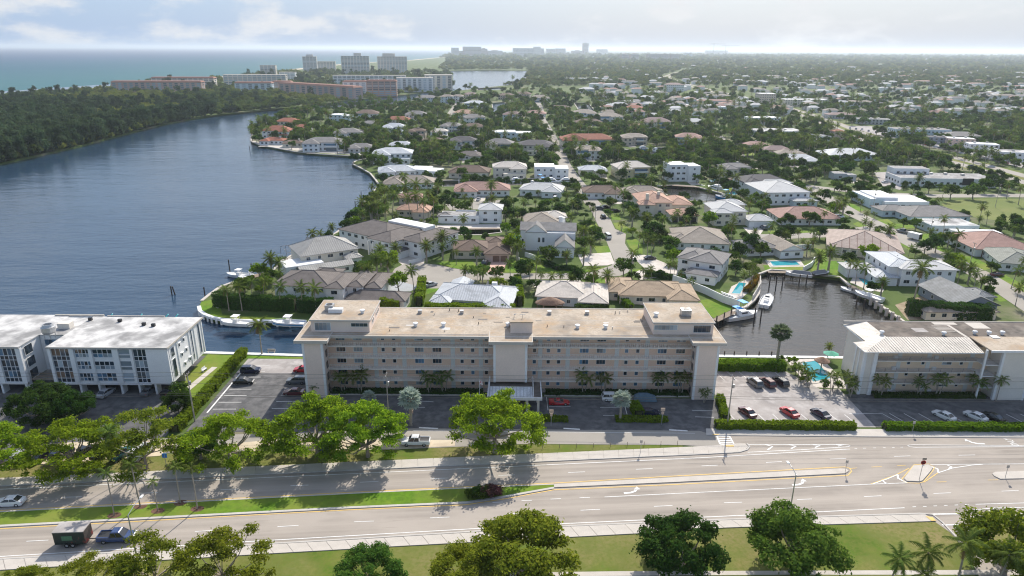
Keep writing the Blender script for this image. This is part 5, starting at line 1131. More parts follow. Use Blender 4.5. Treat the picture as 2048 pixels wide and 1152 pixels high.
# --- houses further back: (left px, right px, base y px, storeys, roof, wall, type, label, phrase)
MID = [
 (524, 580, 277, 2, 'red', 'white', 'hip', 'white two storey house with red tile roof at the tip of the wooded peninsula', 'the red-roofed house at the peninsula tip'),
 (553, 598, 257, 2, 'red', 'cream', 'hip', 'red tile roofed house standing higher behind the peninsula tip', 'the upper red-roofed house'),
 (586, 622, 262, 1, 'red', 'white', 'hip', 'small red roofed wing house between tall palms', 'the small red-roofed house'),
 (520, 566, 290, 1, 'red', 'white', 'hip', 'low white waterside house with red awning roof at the quay corner', 'the low quay house'),
 (566, 604, 295, 1, 'brown', 'cream', 'hip', 'shaded brown roofed quay house beside the long balconied mansion', 'the shaded brown quay house'),
 (606, 684, 303, 2, 'grey', 'white', 'hip', 'white balconied two storey mansion with grey roof on the quay', 'the white quay mansion'),
 (697, 747, 305, 1, 'grey', 'grey', 'hip', 'low grey roofed boathouse at the right end of the quay', 'the grey boathouse'),
 (746, 824, 327, 2, 'metal', 'white', 'hip', 'white waterfront villa with layered white metal roofs', 'the layered white villa'),
 (758, 832, 354, 1, 'metal', 'white', 'hip', 'white poolside house with flat white roof on the curved seawall', 'the poolside house'),
 (815, 880, 352, 1, 'flatwhite', 'white', 'flat', 'long white flat roof beside the poolside house', 'the long white flat roof'),
 (767, 866, 379, 1, 'beige', 'white', 'hip', 'pale beige hip roofed house above the lagoon bend', 'the pale beige roof'),
 (792, 858, 436, 1, 'peach', 'beige', 'hip', 'peach tile roof half hidden by tall coconut palms', 'the palm-hidden peach roof'),
 (798, 845, 409, 1, 'pink', 'beige', 'hip', 'pink tile roof just behind the palm-hidden peach roof', 'the pink roof behind it'),
 (897, 975, 356, 1, 'brown', 'cream', 'hip', 'reddish brown roofed house at the end of the boat canal', 'the reddish brown canal-end house'),
 (909, 1019, 394, 1, 'pink', 'white', 'hip', 'long terracotta roofed house with parked cars in front', 'the long terracotta-roofed house'),
 (987, 1053, 357, 2, 'cream', 'cream', 'hip', 'cream two storey house with pale flat hip roof by the boat canal', 'the cream two storey canal house'),
 (1069, 1136, 357, 2, 'flatwhite', 'white', 'flat', 'white cubic modern house with wide glass bays by the boat canal', 'the white cubic house'),
 (1152, 1203, 318, 2, 'beige', 'white', 'hip', 'white two storey house with beige gables beyond the cubic house', 'the beige-gabled white house'),
 (1124, 1229, 296, 2, 'red', 'cream', 'hip', 'sprawling house with long curved red tile roof and arcades', 'the sprawling red-roofed house'),
 (985, 1063, 281, 2, 'flatwhite', 'blue', 'flat', 'flat roofed white house with blue glass corner', 'the blue glass corner house'),
 (1034, 1107, 309, 2, 'dark', 'cream', 'hip', 'terraced house with stepped dark solar panel roof', 'the stepped solar roof house'),
 (970, 1024, 305, 2, 'grey', 'cream', 'hip', 'two storey house with paired grey hips left of the solar roof', 'the paired grey hips'),
 (901, 953, 299, 2, 'dark', 'white', 'hip', 'white two storey house with charcoal roof and dark porch', 'the charcoal-roofed white house'),
 (915, 963, 321, 1, 'taupe', 'white', 'hip', 'low white house with taupe hip roof in front of the charcoal roof', 'the low taupe-roofed house'),
 (1038, 1122, 394, 1, 'white', 'white', 'hip', 'long low house with white hip roofs behind the farmhouse trees', 'the long white-hipped house'),
 (1169, 1246, 399, 1, 'brown', 'white', 'hip', 'brown tile roofed house with dark garage by the bend of the street', 'the brown roof by the bend'),
 (1246, 1324, 401, 1, 'beige', 'cream', 'hip', 'cream house with broad beige-grey roof behind the peach-tiled house', 'the broad beige-grey roof'),
 (1160, 1214, 352, 1, 'metal', 'cream', 'hip', 'low house with white metal hip roof between palm clumps', 'the low white metal hip'),
 (1234, 1302, 357, 2, 'cream', 'yellow', 'hip', 'yellow walled house with pale hip roof in a ring of palms', 'the yellow walled house'),
 (1337, 1397, 363, 3, 'flatwhite', 'white', 'flat', 'tall white modern villa with full height glass above its dock', 'the tall glass villa'),
 (1244, 1294, 291, 2, 'beige', 'beige', 'hip', 'beige hip roofed house beside the covered blue boat', 'the beige house by the blue boat'),
 (1352, 1402, 291, 2, 'pink', 'white', 'hip', 'white two storey house with pale pink hip roof behind a round tree', 'the pale pink hip'),
 (1195, 1246, 245, 2, 'beige', 'white', 'hip', 'tall white house with large dark windows on the middle street', 'the tall white dark-windowed house'),
 (1147, 1193, 238, 2, 'beige', 'blue', 'hip', 'pale house with beige roof left of the dark-windowed house', 'the pale beige-roofed house'),
 (1153, 1207, 252, 1, 'brown', 'grey', 'hip', 'low brown roof in front of the dark-windowed house', 'the low brown roof'),
 (1285, 1341, 257, 2, 'mauve', 'cream', 'hip', 'wide mauve roofed house in the middle distance', 'the wide mauve roof'),
 (1262, 1290, 258, 1, 'peach', 'cream', 'hip', 'small peach roofed house left of the wide mauve roof', 'the small peach roof'),
 (1005, 1040, 241, 2, 'mauve', 'blue', 'hip', 'narrow two storey house with mauve roof and balconies', 'the narrow mauve-roofed house'),
 (1050, 1091, 233, 1, 'pink', 'white', 'hip', 'white house with low pink roof along the middle street', 'the low pink roof'),
 (928, 971, 217, 2, 'metal', 'white', 'hip', 'white villa with bright white roof near the small square canal', 'the bright white villa'),
 (907, 946, 238, 2, 'peach', 'white', 'hip', 'white house with peach hip roof beside the short street', 'the peach hip house'),
 (929, 971, 248, 2, 'grey', 'white', 'hip', 'white house with grey gables below the peach hip', 'the grey-gabled house'),
 (880, 921, 266, 2, 'grey', 'white', 'hip', 'white house with row of arched windows and grey roof', 'the arched window house'),
 (931, 967, 267, 2, 'brown', 'cream', 'hip', 'cream house with small brown roofs right of the arched windows', 'the small brown roofs'),
 (810, 851, 241, 2, 'grey', 'white', 'hip', 'white two storey house with grey roof at the lagoon side', 'the lagoon side grey roof'),
 (712, 757, 239, 2, 'brown', 'white', 'hip', 'brown roofed two storey house near the far quay trees', 'the brown roof near the far quay'),
 (658, 702, 243, 2, 'flatwhite', 'blue', 'flat', 'glassy blue-white flat roofed house among dark trees', 'the glassy flat roofed house'),
 (668, 723, 281, 2, 'grey', 'white', 'hip', 'grey roofed house with white bay above the boathouse', 'the grey roof above the boathouse'),
 (766, 811, 269, 2, 'metal', 'white', 'hip', 'white house with steep white roof between palms', 'the steep white roof'),
 (817, 850, 277, 2, 'brown', 'beige', 'hip', 'beige house with rust brown gable', 'the rust brown gable'),
 (861, 894, 278, 2, 'cream', 'white', 'hip', 'white house with rounded pale roof and dark openings', 'the rounded pale roof'),
 (846, 889, 291, 1, 'brown', 'cream', 'hip', 'dark brown hip roof with brick chimney', 'the dark brown hip with chimney'),
 (719, 757, 254, 1, 'grey', 'grey', 'hip', 'plain grey roof in the trees of the peninsula', 'the plain grey roof'),
 (770, 818, 246, 1, 'red', 'cream', 'hip', 'rusty red low roof in the peninsula trees', 'the rusty red low roof'),
 (777, 823, 299, 1, 'metal', 'white', 'hip', 'low white roof behind the layered white villa', 'the low white roof behind the villa'),
 (1374, 1411, 250, 1, 'white', 'cream', 'hip', 'low house with bright white roof near the tall dark trees', 'the bright low white roof'),
 (1493, 1538, 299, 1, 'pink', 'beige', 'hip', 'pink-brown roofed bungalow by the far tree-lined street', 'the pink-brown bungalow'),
 (1530, 1582, 310, 1, 'mauve', 'beige', 'hip', 'mauve roofed bungalow right of the pink-brown bungalow', 'the mauve bungalow'),
 (1564, 1635, 331, 1, 'metal', 'white', 'hip', 'bungalow with broad white metal roof near the shade trees', 'the broad white metal roof'),
 (1557, 1610, 318, 1, 'beige', 'cream', 'hip', 'beige roofed bungalow behind the broad white metal roof', 'the beige bungalow'),
 (1447, 1502, 357, 2, 'grey', 'cream', 'hip', 'grey roofed split level house above the moored motor yachts', 'the grey split level house'),
 (1489, 1580, 389, 2, 'dark', 'white', 'hip', 'long white house with dark grey hip roof behind the big white house', 'the long dark grey hip'),
 (1462, 1490, 372, 1, 'brown', 'cream', 'hip', 'small brown roofed pool house by the canal hedge', 'the small brown pool house'),
 (1668, 1708, 360, 1, 'flatgrey', 'grey', 'flat', 'small grey flat roofed building in the dark trees', 'the small grey flat roof'),
 (1095, 1140, 222, 1, 'brown', 'cream', 'hip', 'brown roof near the far narrow canal', 'the brown roof near the narrow canal'),
 (1062, 1100, 205, 2, 'beige', 'white', 'hip', 'cream house with arched windows toward the lagoon', 'the arched lagoon house'),
 (1030, 1060, 196, 2, 'brown', 'cream', 'hip', 'tan balconied house near the lagoon shore', 'the tan balconied house'),
 (996, 1026, 199, 2, 'brown', 'beige', 'hip', 'beige balconied house on the lagoon shore', 'the beige balconied house'),
 (880, 905, 207, 3, 'beige', 'blue', 'hip', 'pale blue balconied house beside the lagoon narrows', 'the pale blue narrows house'),
 (905, 926, 206, 3, 'beige', 'white', 'hip', 'tall white balconied house at the lagoon narrows', 'the tall narrows house'),
 (832, 876, 205, 2, 'grey', 'blue', 'hip', 'blue walled house with grey roof on the channel bank', 'the blue channel house'),
 (926, 952, 197, 2, 'mauve', 'beige', 'hip', 'mauve roofed house by the lagoon narrows', 'the mauve narrows house'),
 (1160, 1190, 186, 2, 'white', 'white', 'hip', 'small bright white house toward the far trees', 'the small bright white house'),
 (1215, 1255, 190, 1, 'white', 'white', 'hip', 'long white roof near the canal head', 'the long white canal-head roof'),
 (1255, 1290, 213, 1, 'grey', 'cream', 'hip', 'grey low roof left of the red roofed house in the distance', 'the far grey low roof'),
 (1250, 1286, 227, 2, 'red', 'white', 'hip', 'white house with brick red roof in the middle distance', 'the brick red roof'),
 (1297, 1320, 236, 1, 'white', 'cream', 'hip', 'white domed low roof above the wide mauve roof', 'the white domed roof'),
]
def mid_house(a, b, y, st, rm, wm, typ, label, ref, fine=False):
    A, B_ = Vector(G(a, y)), Vector(G(b, y)); w = (B_ - A).length; c = (A + B_) / 2
    r = empty('house', (c.x, c.y, 0), random.uniform(-.18, .18), label, 'house'); HOUSES.append((r, ref))
    d = min(w * .7, 14 + st * 2); h = 3.1 * st + .3; near = y > 340
    if random.random() < .8:      # paved drive and a bit of terrace
        dx = random.uniform(-.3, .3) * w; structure(MB().sheet([(c.x + dx - 2.8, c.y - 11), (c.x + dx + 2.8, c.y - 11), (c.x + dx + 3.2, c.y + 1), (c.x + dx - 3.2, c.y + 1)], .06), 'driveway', random.choice((M_PAVER, M_STREET, M_CONC_PALE)))
    if typ == 'flat':
        wing(r, -w / 2, w * .1, 0, d, h, 'flat', R_[rm], Wl[wm], fine=near, win='f'); wing(r, w * .1, w / 2, -2, d * .8, h - (0.6 if st > 1 else .4), 'flat', R_[rm], Wl[wm], fine=near, win='f')
    else:
        s = random.choice((-1, 1)); k = random.uniform(.38, .5)
        wing(r, -w / 2, w / 2, 1.5, d, h, 'hip', R_[rm], Wl[wm], random.uniform(.34, .44), fine=near, win='flr')
        x0 = -w / 2 + .4 if s < 0 else w / 2 - w * k - .4
        wing(r, x0, x0 + w * k, -2.0, d * .6, h - (.5 if st > 1 else .1), 'hip', R_[rm], Wl[wm], .42, fine=near, axis='y', win='f')
        if st > 1 and random.random() < .6:
            bw_ = w * random.uniform(.25, .4); bx = -s * w * .22
            boxpart('balcony_door', (bw_, .12, 2.1), M_GLASS_BLUE, r, (bx, 1.46, 3.5)); boxpart('balcony', (bw_ + 1, 1.5, .2), Wl[wm], r, (bx, .8, 3.2)); boxpart('balustrade', (bw_ + 1, .1, .9), M_WHITE, r, (bx, .1, 3.4))
            boxpart('patio_door', (bw_, .12, 2.2), M_GLASS_BLUE, r, (bx, 1.46, .2))
        elif st > 1: wing(r, -w * .2, w * .45, -4.5, 0, 3.2, 'hip' if random.random() < .6 else 'flat', R_[rm], Wl[wm], .3, fine=near, win='f')
        if random.random() < .35: boxpart('chimney', (1.3, 1.1, h + 2.6), Wl[wm], r, (random.uniform(-.3, .3) * w, d * .6, 0))
    return r, w, d
for m_ in MID: mid_house(*m_)

# --- commercial buildings along the avenue
def block(a, b, y, h, rm, wm, label, ref, d=16, rz=0.0, win=True, cat='building', roof='flat'):
    A, B_ = Vector(G(a, y)), Vector(G(b, y)); w = (B_ - A).length; c = (A + B_) / 2
    r = empty('commercial_building', (c.x, c.y, 0), rz, label, cat); HOUSES.append((r, ref))
    wing(r, -w / 2, w / 2, 0, d, h, roof, R_[rm], Wl[wm], .3, fine=False, win='fl' if win else '')
    if roof == 'flat':
        for k in range(int(w / 9)): boxpart('rooftop_unit', (1.8, 1.5, 1.0), M_METAL, r, (-w / 2 + 5 + k * 9 + random.uniform(-1.5, 1.5), d * random.uniform(.3, .8), h + .48))
    return r, w, d
block(1657, 1762, 322, 4.2, 'metal', 'blue', 'white metal hip roofed hall with palms in front beside the avenue', 'the white metal hall', 22, .1, roof='hip')
r, w, d = block(1804, 1985, 374, 4.4, 'flatgrey', 'white', 'long white flat roofed showroom with dark recessed front by the avenue', 'the long white showroom', 20, -.08)
wing(r, -w / 2 + 2, -w / 2 + 22, 14, 24, 7.6, 'flat', R_['flatgrey'], Wl['white'], fine=False, win='f'); boxpart('dark_entrance', (6, .3, 4), M_DARK, r, (w / 2 - 16, -.1, 1.2))
block(1500, 1562, 249, 6.5, 'flatwhite', 'white', 'white flat roofed two storey shop block with row of small windows', 'the white shop block', 16, .15)
block(1515, 1612, 275, 5, 'flat', 'white', 'sprawling white low roofed shop building cluttered with roof units', 'the cluttered white shop roof', 26, .1)
block(1667, 1688, 279, 7, 'red', 'pink', 'small pink tower block with red pyramid roof near the avenue', 'the small pink tower', 9, 0, roof='hip')
block(1622, 1662, 283, 4, 'flatgrey', 'white', 'low grey roofed shop left of the small pink tower', 'the low grey shop', 14, .1)
block(1793, 1896, 276, 7, 'grey', 'blue', 'long grey two storey office building with row of windows beyond the avenue', 'the long grey office', 18, -.1)
block(1896, 1960, 283, 4.6, 'grey', 'grey', 'grey roofed annex right of the long grey office', 'the grey annex', 18, -.15, roof='hip')
block(1858, 1905, 288, 5, 'dark', 'slate', 'dark fronted low shop with slanted roof beside the shop car park', 'the dark fronted shop', 12, -.2)
block(1898, 1945, 292, 5.5, 'flatwhite', 'pink', 'first stretch of shop strip with rust red sign panel', 'the first shop stretch', 12, -.3)
block(1940, 1992, 304, 5.5, 'flatwhite', 'white', 'middle stretch of white shop strip with red panel', 'the middle shop stretch', 12, -.3)
block(1990, 2060, 323, 6, 'flat', 'white', 'last stretch of white shop strip at the frame edge', 'the last shop stretch', 16, -.3)
block(1716, 1776, 249, 5, 'flatgrey', 'grey', 'long low grey flat roofed store set at an angle beyond the avenue', 'the angled grey store', 16, -.3)
block(1658, 1716, 238, 4.6, 'mauve', 'grey', 'low mauve roofed store across the avenue', 'the mauve-roofed store', 14, 0, roof='hip')
block(1570, 1652, 213, 9, 'flatwhite', 'cream', 'cream three storey block above the avenue trees', 'the cream three storey block', 18, 0)
block(1518, 1550, 206, 13, 'flatwhite', 'beige', 'beige box shaped four storey block in the distance', 'the beige four storey block', 20, 0)
block(1332, 1367, 184, 13, 'mauve', 'white', 'white four storey block with mauve roof beyond the shops', 'the white four storey block', 20, 0, roof='hip')
block(1330, 1395, 203, 4.5, 'flat', 'white', 'white roofed shop row below the four storey block', 'the white roofed shop row', 20, .2)
block(1370, 1430, 218, 4.5, 'flatwhite', 'white', 'bright white roofed shop row to the right in the distance', 'the bright white shop row', 20, .2)
block(1435, 1470, 222, 4.5, 'flatwhite', 'blue', 'short white shop roof by the far avenue bend', 'the short white shop roof', 14, .1)
block(1128, 1238, 162, 6, 'flatwhite', 'white', 'long low white pavilion with central gable before the far woods', 'the long white pavilion', 20, 0)
# ---------------------------------------------------------------- condominiums and towers in the distance
M_CORAL = plain('coral_condo_wall', (0.52, 0.37, 0.32), 0.85, 0.05, 0.1); M_CORALROOF = roof_mat('coral_roof', (0.36, 0.19, 0.14))
M_SANDW = plain('sand_condo_wall', (0.72, 0.65, 0.56), 0.85, 0.05, 0.1); M_GREYT = plain('grey_tower_wall', (0.60, 0.57, 0.55), 0.85, 0.05, 0.05); M_BROWNT = plain('brown_tower_wall', (0.42, 0.34, 0.30), 0.85, 0.05, 0.05)
M_ORANGE = plain('orange_condo_wall', (0.52, 0.34, 0.26), 0.85, 0.05, 0.1)
def height_of(x, y, top_py, px):
    lo, hi = 0.0, 400.0
    for _ in range(40):
        m_ = (lo + hi) / 2
        if P(x, y, m_)[1] > top_py: lo = m_
        else: hi = m_
    return lo
def condo(a, b, base, top, d, wm, rm, label, ref, style='band', nfl=None, cap=None, rz=None, base2=None):
    """slab block: floors of recessed balconies between piers; a, b, base, top in photograph pixels"""
    A, B_ = Vector(G(a, base)), Vector(G(b, base2 or base)); w = (B_ - A).length; c = (A + B_) / 2; e = B_ - A
    h = height_of(c.x, c.y, top, 0); nfl = nfl or max(2, round(h / 3.1))
    r = empty('condominium', (c.x, c.y, 0), math.atan2(e.y, e.x), label, 'condominium'); HOUSES.append((r, ref))
    box(r, 'wall', wm, -w / 2, w / 2, 0, d, 0, h)
    if rm: 
        rb = MB(); rb.frustum((-w / 2 - 1, w / 2 + 1, -1, d + 1), (-w / 2 + 2, w / 2 - 2, 2, d - 2), h + .02, h + 2.4); rb.build('roof', rm, r, uv=True)
    else: box(r, 'roof', M_CONC_PALE, -w / 2 - .4, w / 2 + .4, -.4, d + .4, h + .02, h + .8)
    fh = h / nfl
    nb = max(3, int(w / (9 if w < 150 else 14)))
    bw = w / nb
    for f in range(nfl):
        if style == 'band':
            box(r, 'balcony_band', M_GLASS_PALE, -w / 2 + 1.5, w / 2 - 1.5, -.15, .3, f * fh + 1.1, f * fh + fh - .35)
        box(r, 'end_window_band', M_GLASS_PALE, w / 2 - .3, w / 2 + .15, d * .25, d * .75, f * fh + 1.1, f * fh + fh - .4)
    if style == 'band':
        for i in range(nb + 1): box(r, 'pier', wm, -w / 2 + i * bw - (.9 if i else 0), -w / 2 + i * bw + (.9 if i < nb else 0), -.7, .2, 0, h - .1)
    else:
        for i in range(nb):
            box(r, 'window_bay', M_GLASS_PALE, -w / 2 + (i + .22) * bw, -w / 2 + (i + .78) * bw, -.15, .3, 1.5, h - 1.2)
        for f in range(1, nfl): box(r, 'floor_edge', wm, -w / 2, w / 2, -.5, .2, f * fh - .35, f * fh + .35)
    if cap: box(r, 'plant_room', wm, w * cap[0], w * cap[1], d * .3, d * .7, h + .8, h + cap[2])
    c_, s_ = math.cos(r.rotation_euler.z), math.sin(r.rotation_euler.z)
    FOOT.append([(c.x + x * c_ - y * s_, c.y + x * s_ + y * c_) for x, y in ((-w / 2 - 6, -14), (w / 2 + 6, -14), (w / 2 + 6, d + 6), (-w / 2 - 6, d + 6))])
    return r
condo(225, 405, 185, 164.5, 18, M_CORAL, M_CORALROOF, 'long coral condominium with red roof nearest the beach woods', 'the long coral condominium', 'bay')
condo(305, 430, 178, 156.5, 18, M_SANDW, M_CORALROOF, 'sand coloured condominium with coral roof behind the long coral one', 'the sand condominium', 'band')
condo(448, 573, 170, 150, 18, M_SANDW, None, 'pale condominium with dark balconies between white piers', 'the pale piered condominium', 'band')
condo(560, 592, 164, 145, 18, M_WHITE, None, 'white condominium end standing behind the pale piered one', 'the white condominium end', 'band')
condo(471, 545, 186, 166.5, 16, Wl['blue'], M_CORALROOF, 'bluish low condominium with coral roof beside the mangroves', 'the bluish coral-roofed condominium', 'bay')
condo(545, 584, 184, 164.5, 16, M_CORAL, M_CORALROOF, 'short coral condominium right of the bluish one', 'the short coral condominium', 'band')
condo(522, 553, 155, 131, 18, M_SANDW, None, 'sand coloured mid-rise with blank end wall near the ocean', 'the sand mid-rise', 'band')
condo(560, 708, 188, 171, 18, M_CORAL, M_CORALROOF, 'very long pink condominium with red roof along the mangrove edge', 'the very long pink condominium', 'bay', base2=199)
condo(687, 734, 193, 164, 16, M_WHITE, M_CORALROOF, 'white flanked condominium with red roof left of the orange one', 'the white flanked condominium', 'bay')
condo(734, 794, 193, 163, 16, M_ORANGE, M_CORALROOF, 'bright orange condominium with stacked balconies on the quay', 'the orange condominium', 'band')
condo(667, 812, 172, 151.5, 16, M_WHITE, None, 'long white condominium row behind the orange one', 'the long white condominium', 'band')
condo(794, 866, 184, 156, 18, M_WHITE, None, 'white condominium with tall dark window strips on the quay', 'the white stripped condominium', 'bay')
condo(850, 905, 180, 150.5, 22, M_SANDW, None, 'beige condominium at the corner of the bright lagoon', 'the beige corner condominium', 'bay')
condo(607, 635, 143, 113.5, 25, M_GREYT, None, 'slim grey tower near the ocean, leftmost of the high-rises', 'the slim grey tower', 'band', cap=(-.25, .25, 7))
condo(635, 672, 141, 123, 25, M_SANDW, None, 'low pair of beige towers right of the slim grey one', 'the low beige towers', 'band')
condo(684, 740, 148, 112.5, 25, M_SANDW, None, 'broad beige high-rise with roof box, left of a matching pair', 'the left broad high-rise', 'band', cap=(-.05, .22, 9))
condo(756, 815, 146, 113.5, 25, M_SANDW, None, 'broad beige high-rise with stepped roof boxes, right of a matching pair', 'the right broad high-rise', 'band', cap=(-.32, .1, 10))
for a, b, base, top, m_, lab in ((905, 918, 115, 95.5, M_GREYT, 'slender grey tower, leftmost of the hazy skyline'), (919, 931, 115, 102, M_BROWNT, 'short tower at the foot of the hazy twin slabs'), (928, 963, 115, 93.5, M_BROWNT, 'wide brown slab tower, tallest of the hazy beach cluster'), (963, 975, 115, 97.5, M_BROWNT, 'brown tower wing right of the wide hazy slab'),
        (976, 1005, 115, 101.5, M_GREYT, 'low grey slab at the right end of the hazy beach cluster'), (1028, 1069, 115, 96.5, M_GREYT, 'long bluish slab in the middle of the hazy skyline'), (1069, 1081, 114, 93.5, M_GREYT, 'taller end of the long bluish hazy slab'), (1081, 1088, 114, 97, M_GREYT, 'narrow hazy tower right of the bluish slab'),
        (1094, 1112, 112, 97.5, M_GREYT, 'grey block in the gap before the lone tower'), (1113, 1131, 112, 97, M_GREYT, 'second grey block before the lone tower'), (1145, 1166, 112, 101.5, M_BROWNT, 'low brown block left of the lone tower'), (1167, 1176.5, 112, 86.5, M_BROWNT, 'lone tall brown tower on the far skyline'),
        (1195, 1215, 110, 98.5, M_GREYT, 'faint grey block right of the lone tower'), (1243, 1258, 122, 109, M_BROWNT, 'brown midrise on the hazy plain'), (1262, 1277, 122, 108.5, M_BROWNT, 'second brown midrise on the hazy plain'), (1296, 1340, 122, 108, M_BROWNT, 'long brown midrise on the hazy plain'), (1342, 1358, 122, 108.5, M_BROWNT, 'brown midrise right of the long one on the hazy plain'),
        (1370, 1384, 117, 107, Wl['blue'], 'pale blue block on the hazy plain'), (1412, 1455, 110, 101, M_GREYT, 'building under construction below the two cranes')):
    condo(a, b, base, top, 30, m_, None, lab, lab, 'band', cap=(-.2, .2, 6) if random.random() < .5 else None)
# two tower cranes
for i, (px, top, jl) in enumerate(((1426, 86.5, 1), (1450, 90, 1.2))):
    x, y = G(px, 110); h = height_of(x, y, top, 0); k = y / 1364.0
    c = empty('tower_crane', (x, y, 0), 0, ('taller tower crane at the left on the far horizon', 'lower tower crane at the right on the far horizon')[i], 'crane', 'cranes on the horizon')
    MB().box(-2.2, 2.2, -2.2, 2.2, 0, h).build('mast', M_DARK, c); j = MB(); j.box(-8 * k, 22 * k * jl, -1.5, 1.5, h - 12, h - 8); j.build('jib', M_DARK, c); MB().box(-8 * k, -6 * k, -2.5, 2.5, h - 18, h - 12).build('counterweight', M_CONC, c)
# ---------------------------------------------------------------- plants
def leaf_mesh(name, m, pos, nrm, size, asp=0.55, rng=RNG):
    """one small four-cornered leaf (or leaf spray) per point"""
    n = len(pos); nrm = nrm / np.linalg.norm(nrm, axis=1, keepdims=True)
    r = rng.normal(size=(n, 3)); t = np.cross(nrm, r); t /= np.linalg.norm(t, axis=1, keepdims=True) + 1e-9; b = np.cross(nrm, t)
    s = size[:, None]
    v = np.empty((n, 4, 3)); v[:, 0] = pos - t * s; v[:, 1] = pos + b * s * asp; v[:, 2] = pos + t * s; v[:, 3] = pos - b * s * asp
    v[:, (1, 3), 2] -= (size * 0.12)[:, None]
    me = bpy.data.meshes.new(name); me.vertices.add(n * 4); me.vertices.foreach_set('co', v.reshape(-1).astype(np.float32))
    me.loops.add(n * 4); me.loops.foreach_set('vertex_index', np.arange(n * 4, dtype=np.int32))
    me.polygons.add(n); me.polygons.foreach_set('loop_start', np.arange(0, n * 4, 4, dtype=np.int32))
    me.materials.append(m); me.update(calc_edges=True); return me
def lobes_points(lobes, n, rng, fill=0.35, upbias=0.3):
    lobes = np.array(lobes, float); area = (lobes[:, 3] * lobes[:, 4] + lobes[:, 5] * lobes[:, 3]); k = rng.choice(len(lobes), n, p=area / area.sum())
    d = rng.normal(size=(n, 3)); d[:, 2] += upbias; d /= np.linalg.norm(d, axis=1, keepdims=True)
    r = rng.random(n) ** fill * rng.uniform(.8, 1.12, n) * np.where(rng.random(n) < .12, rng.uniform(1.05, 1.5, n), 1)
    pos = lobes[k, :3] + d * lobes[k, 3:6] * r[:, None]
    nrm = d + rng.normal(size=(n, 3)) * 0.55 + np.array([0, 0, .35])
    return pos, nrm
def limbs(mb, H, targets, r0, rng, fork=0.35, trunks=1):
    """tapered trunk that forks into limbs reaching the foliage clumps"""
    fz = H * fork; lean = rng.uniform(-.04, .04, 2) * H
    mb.tube([(0, 0, -.1), (lean[0] * .4, lean[1] * .4, fz * .5), (lean[0], lean[1], fz)], [r0 * 1.25, r0 * .95, r0 * .8], 7, False)
    for t in targets:
        t = np.array(t, float); m_ = np.array([lean[0], lean[1], fz]) * .45 + t * .55 + np.array([0, 0, -.08 * H]) + rng.normal(size=3) * .15
        mb.tube([(lean[0], lean[1], fz - .1), tuple(m_), tuple(t)], [r0 * .55, r0 * .32, r0 * .1], 5, False)
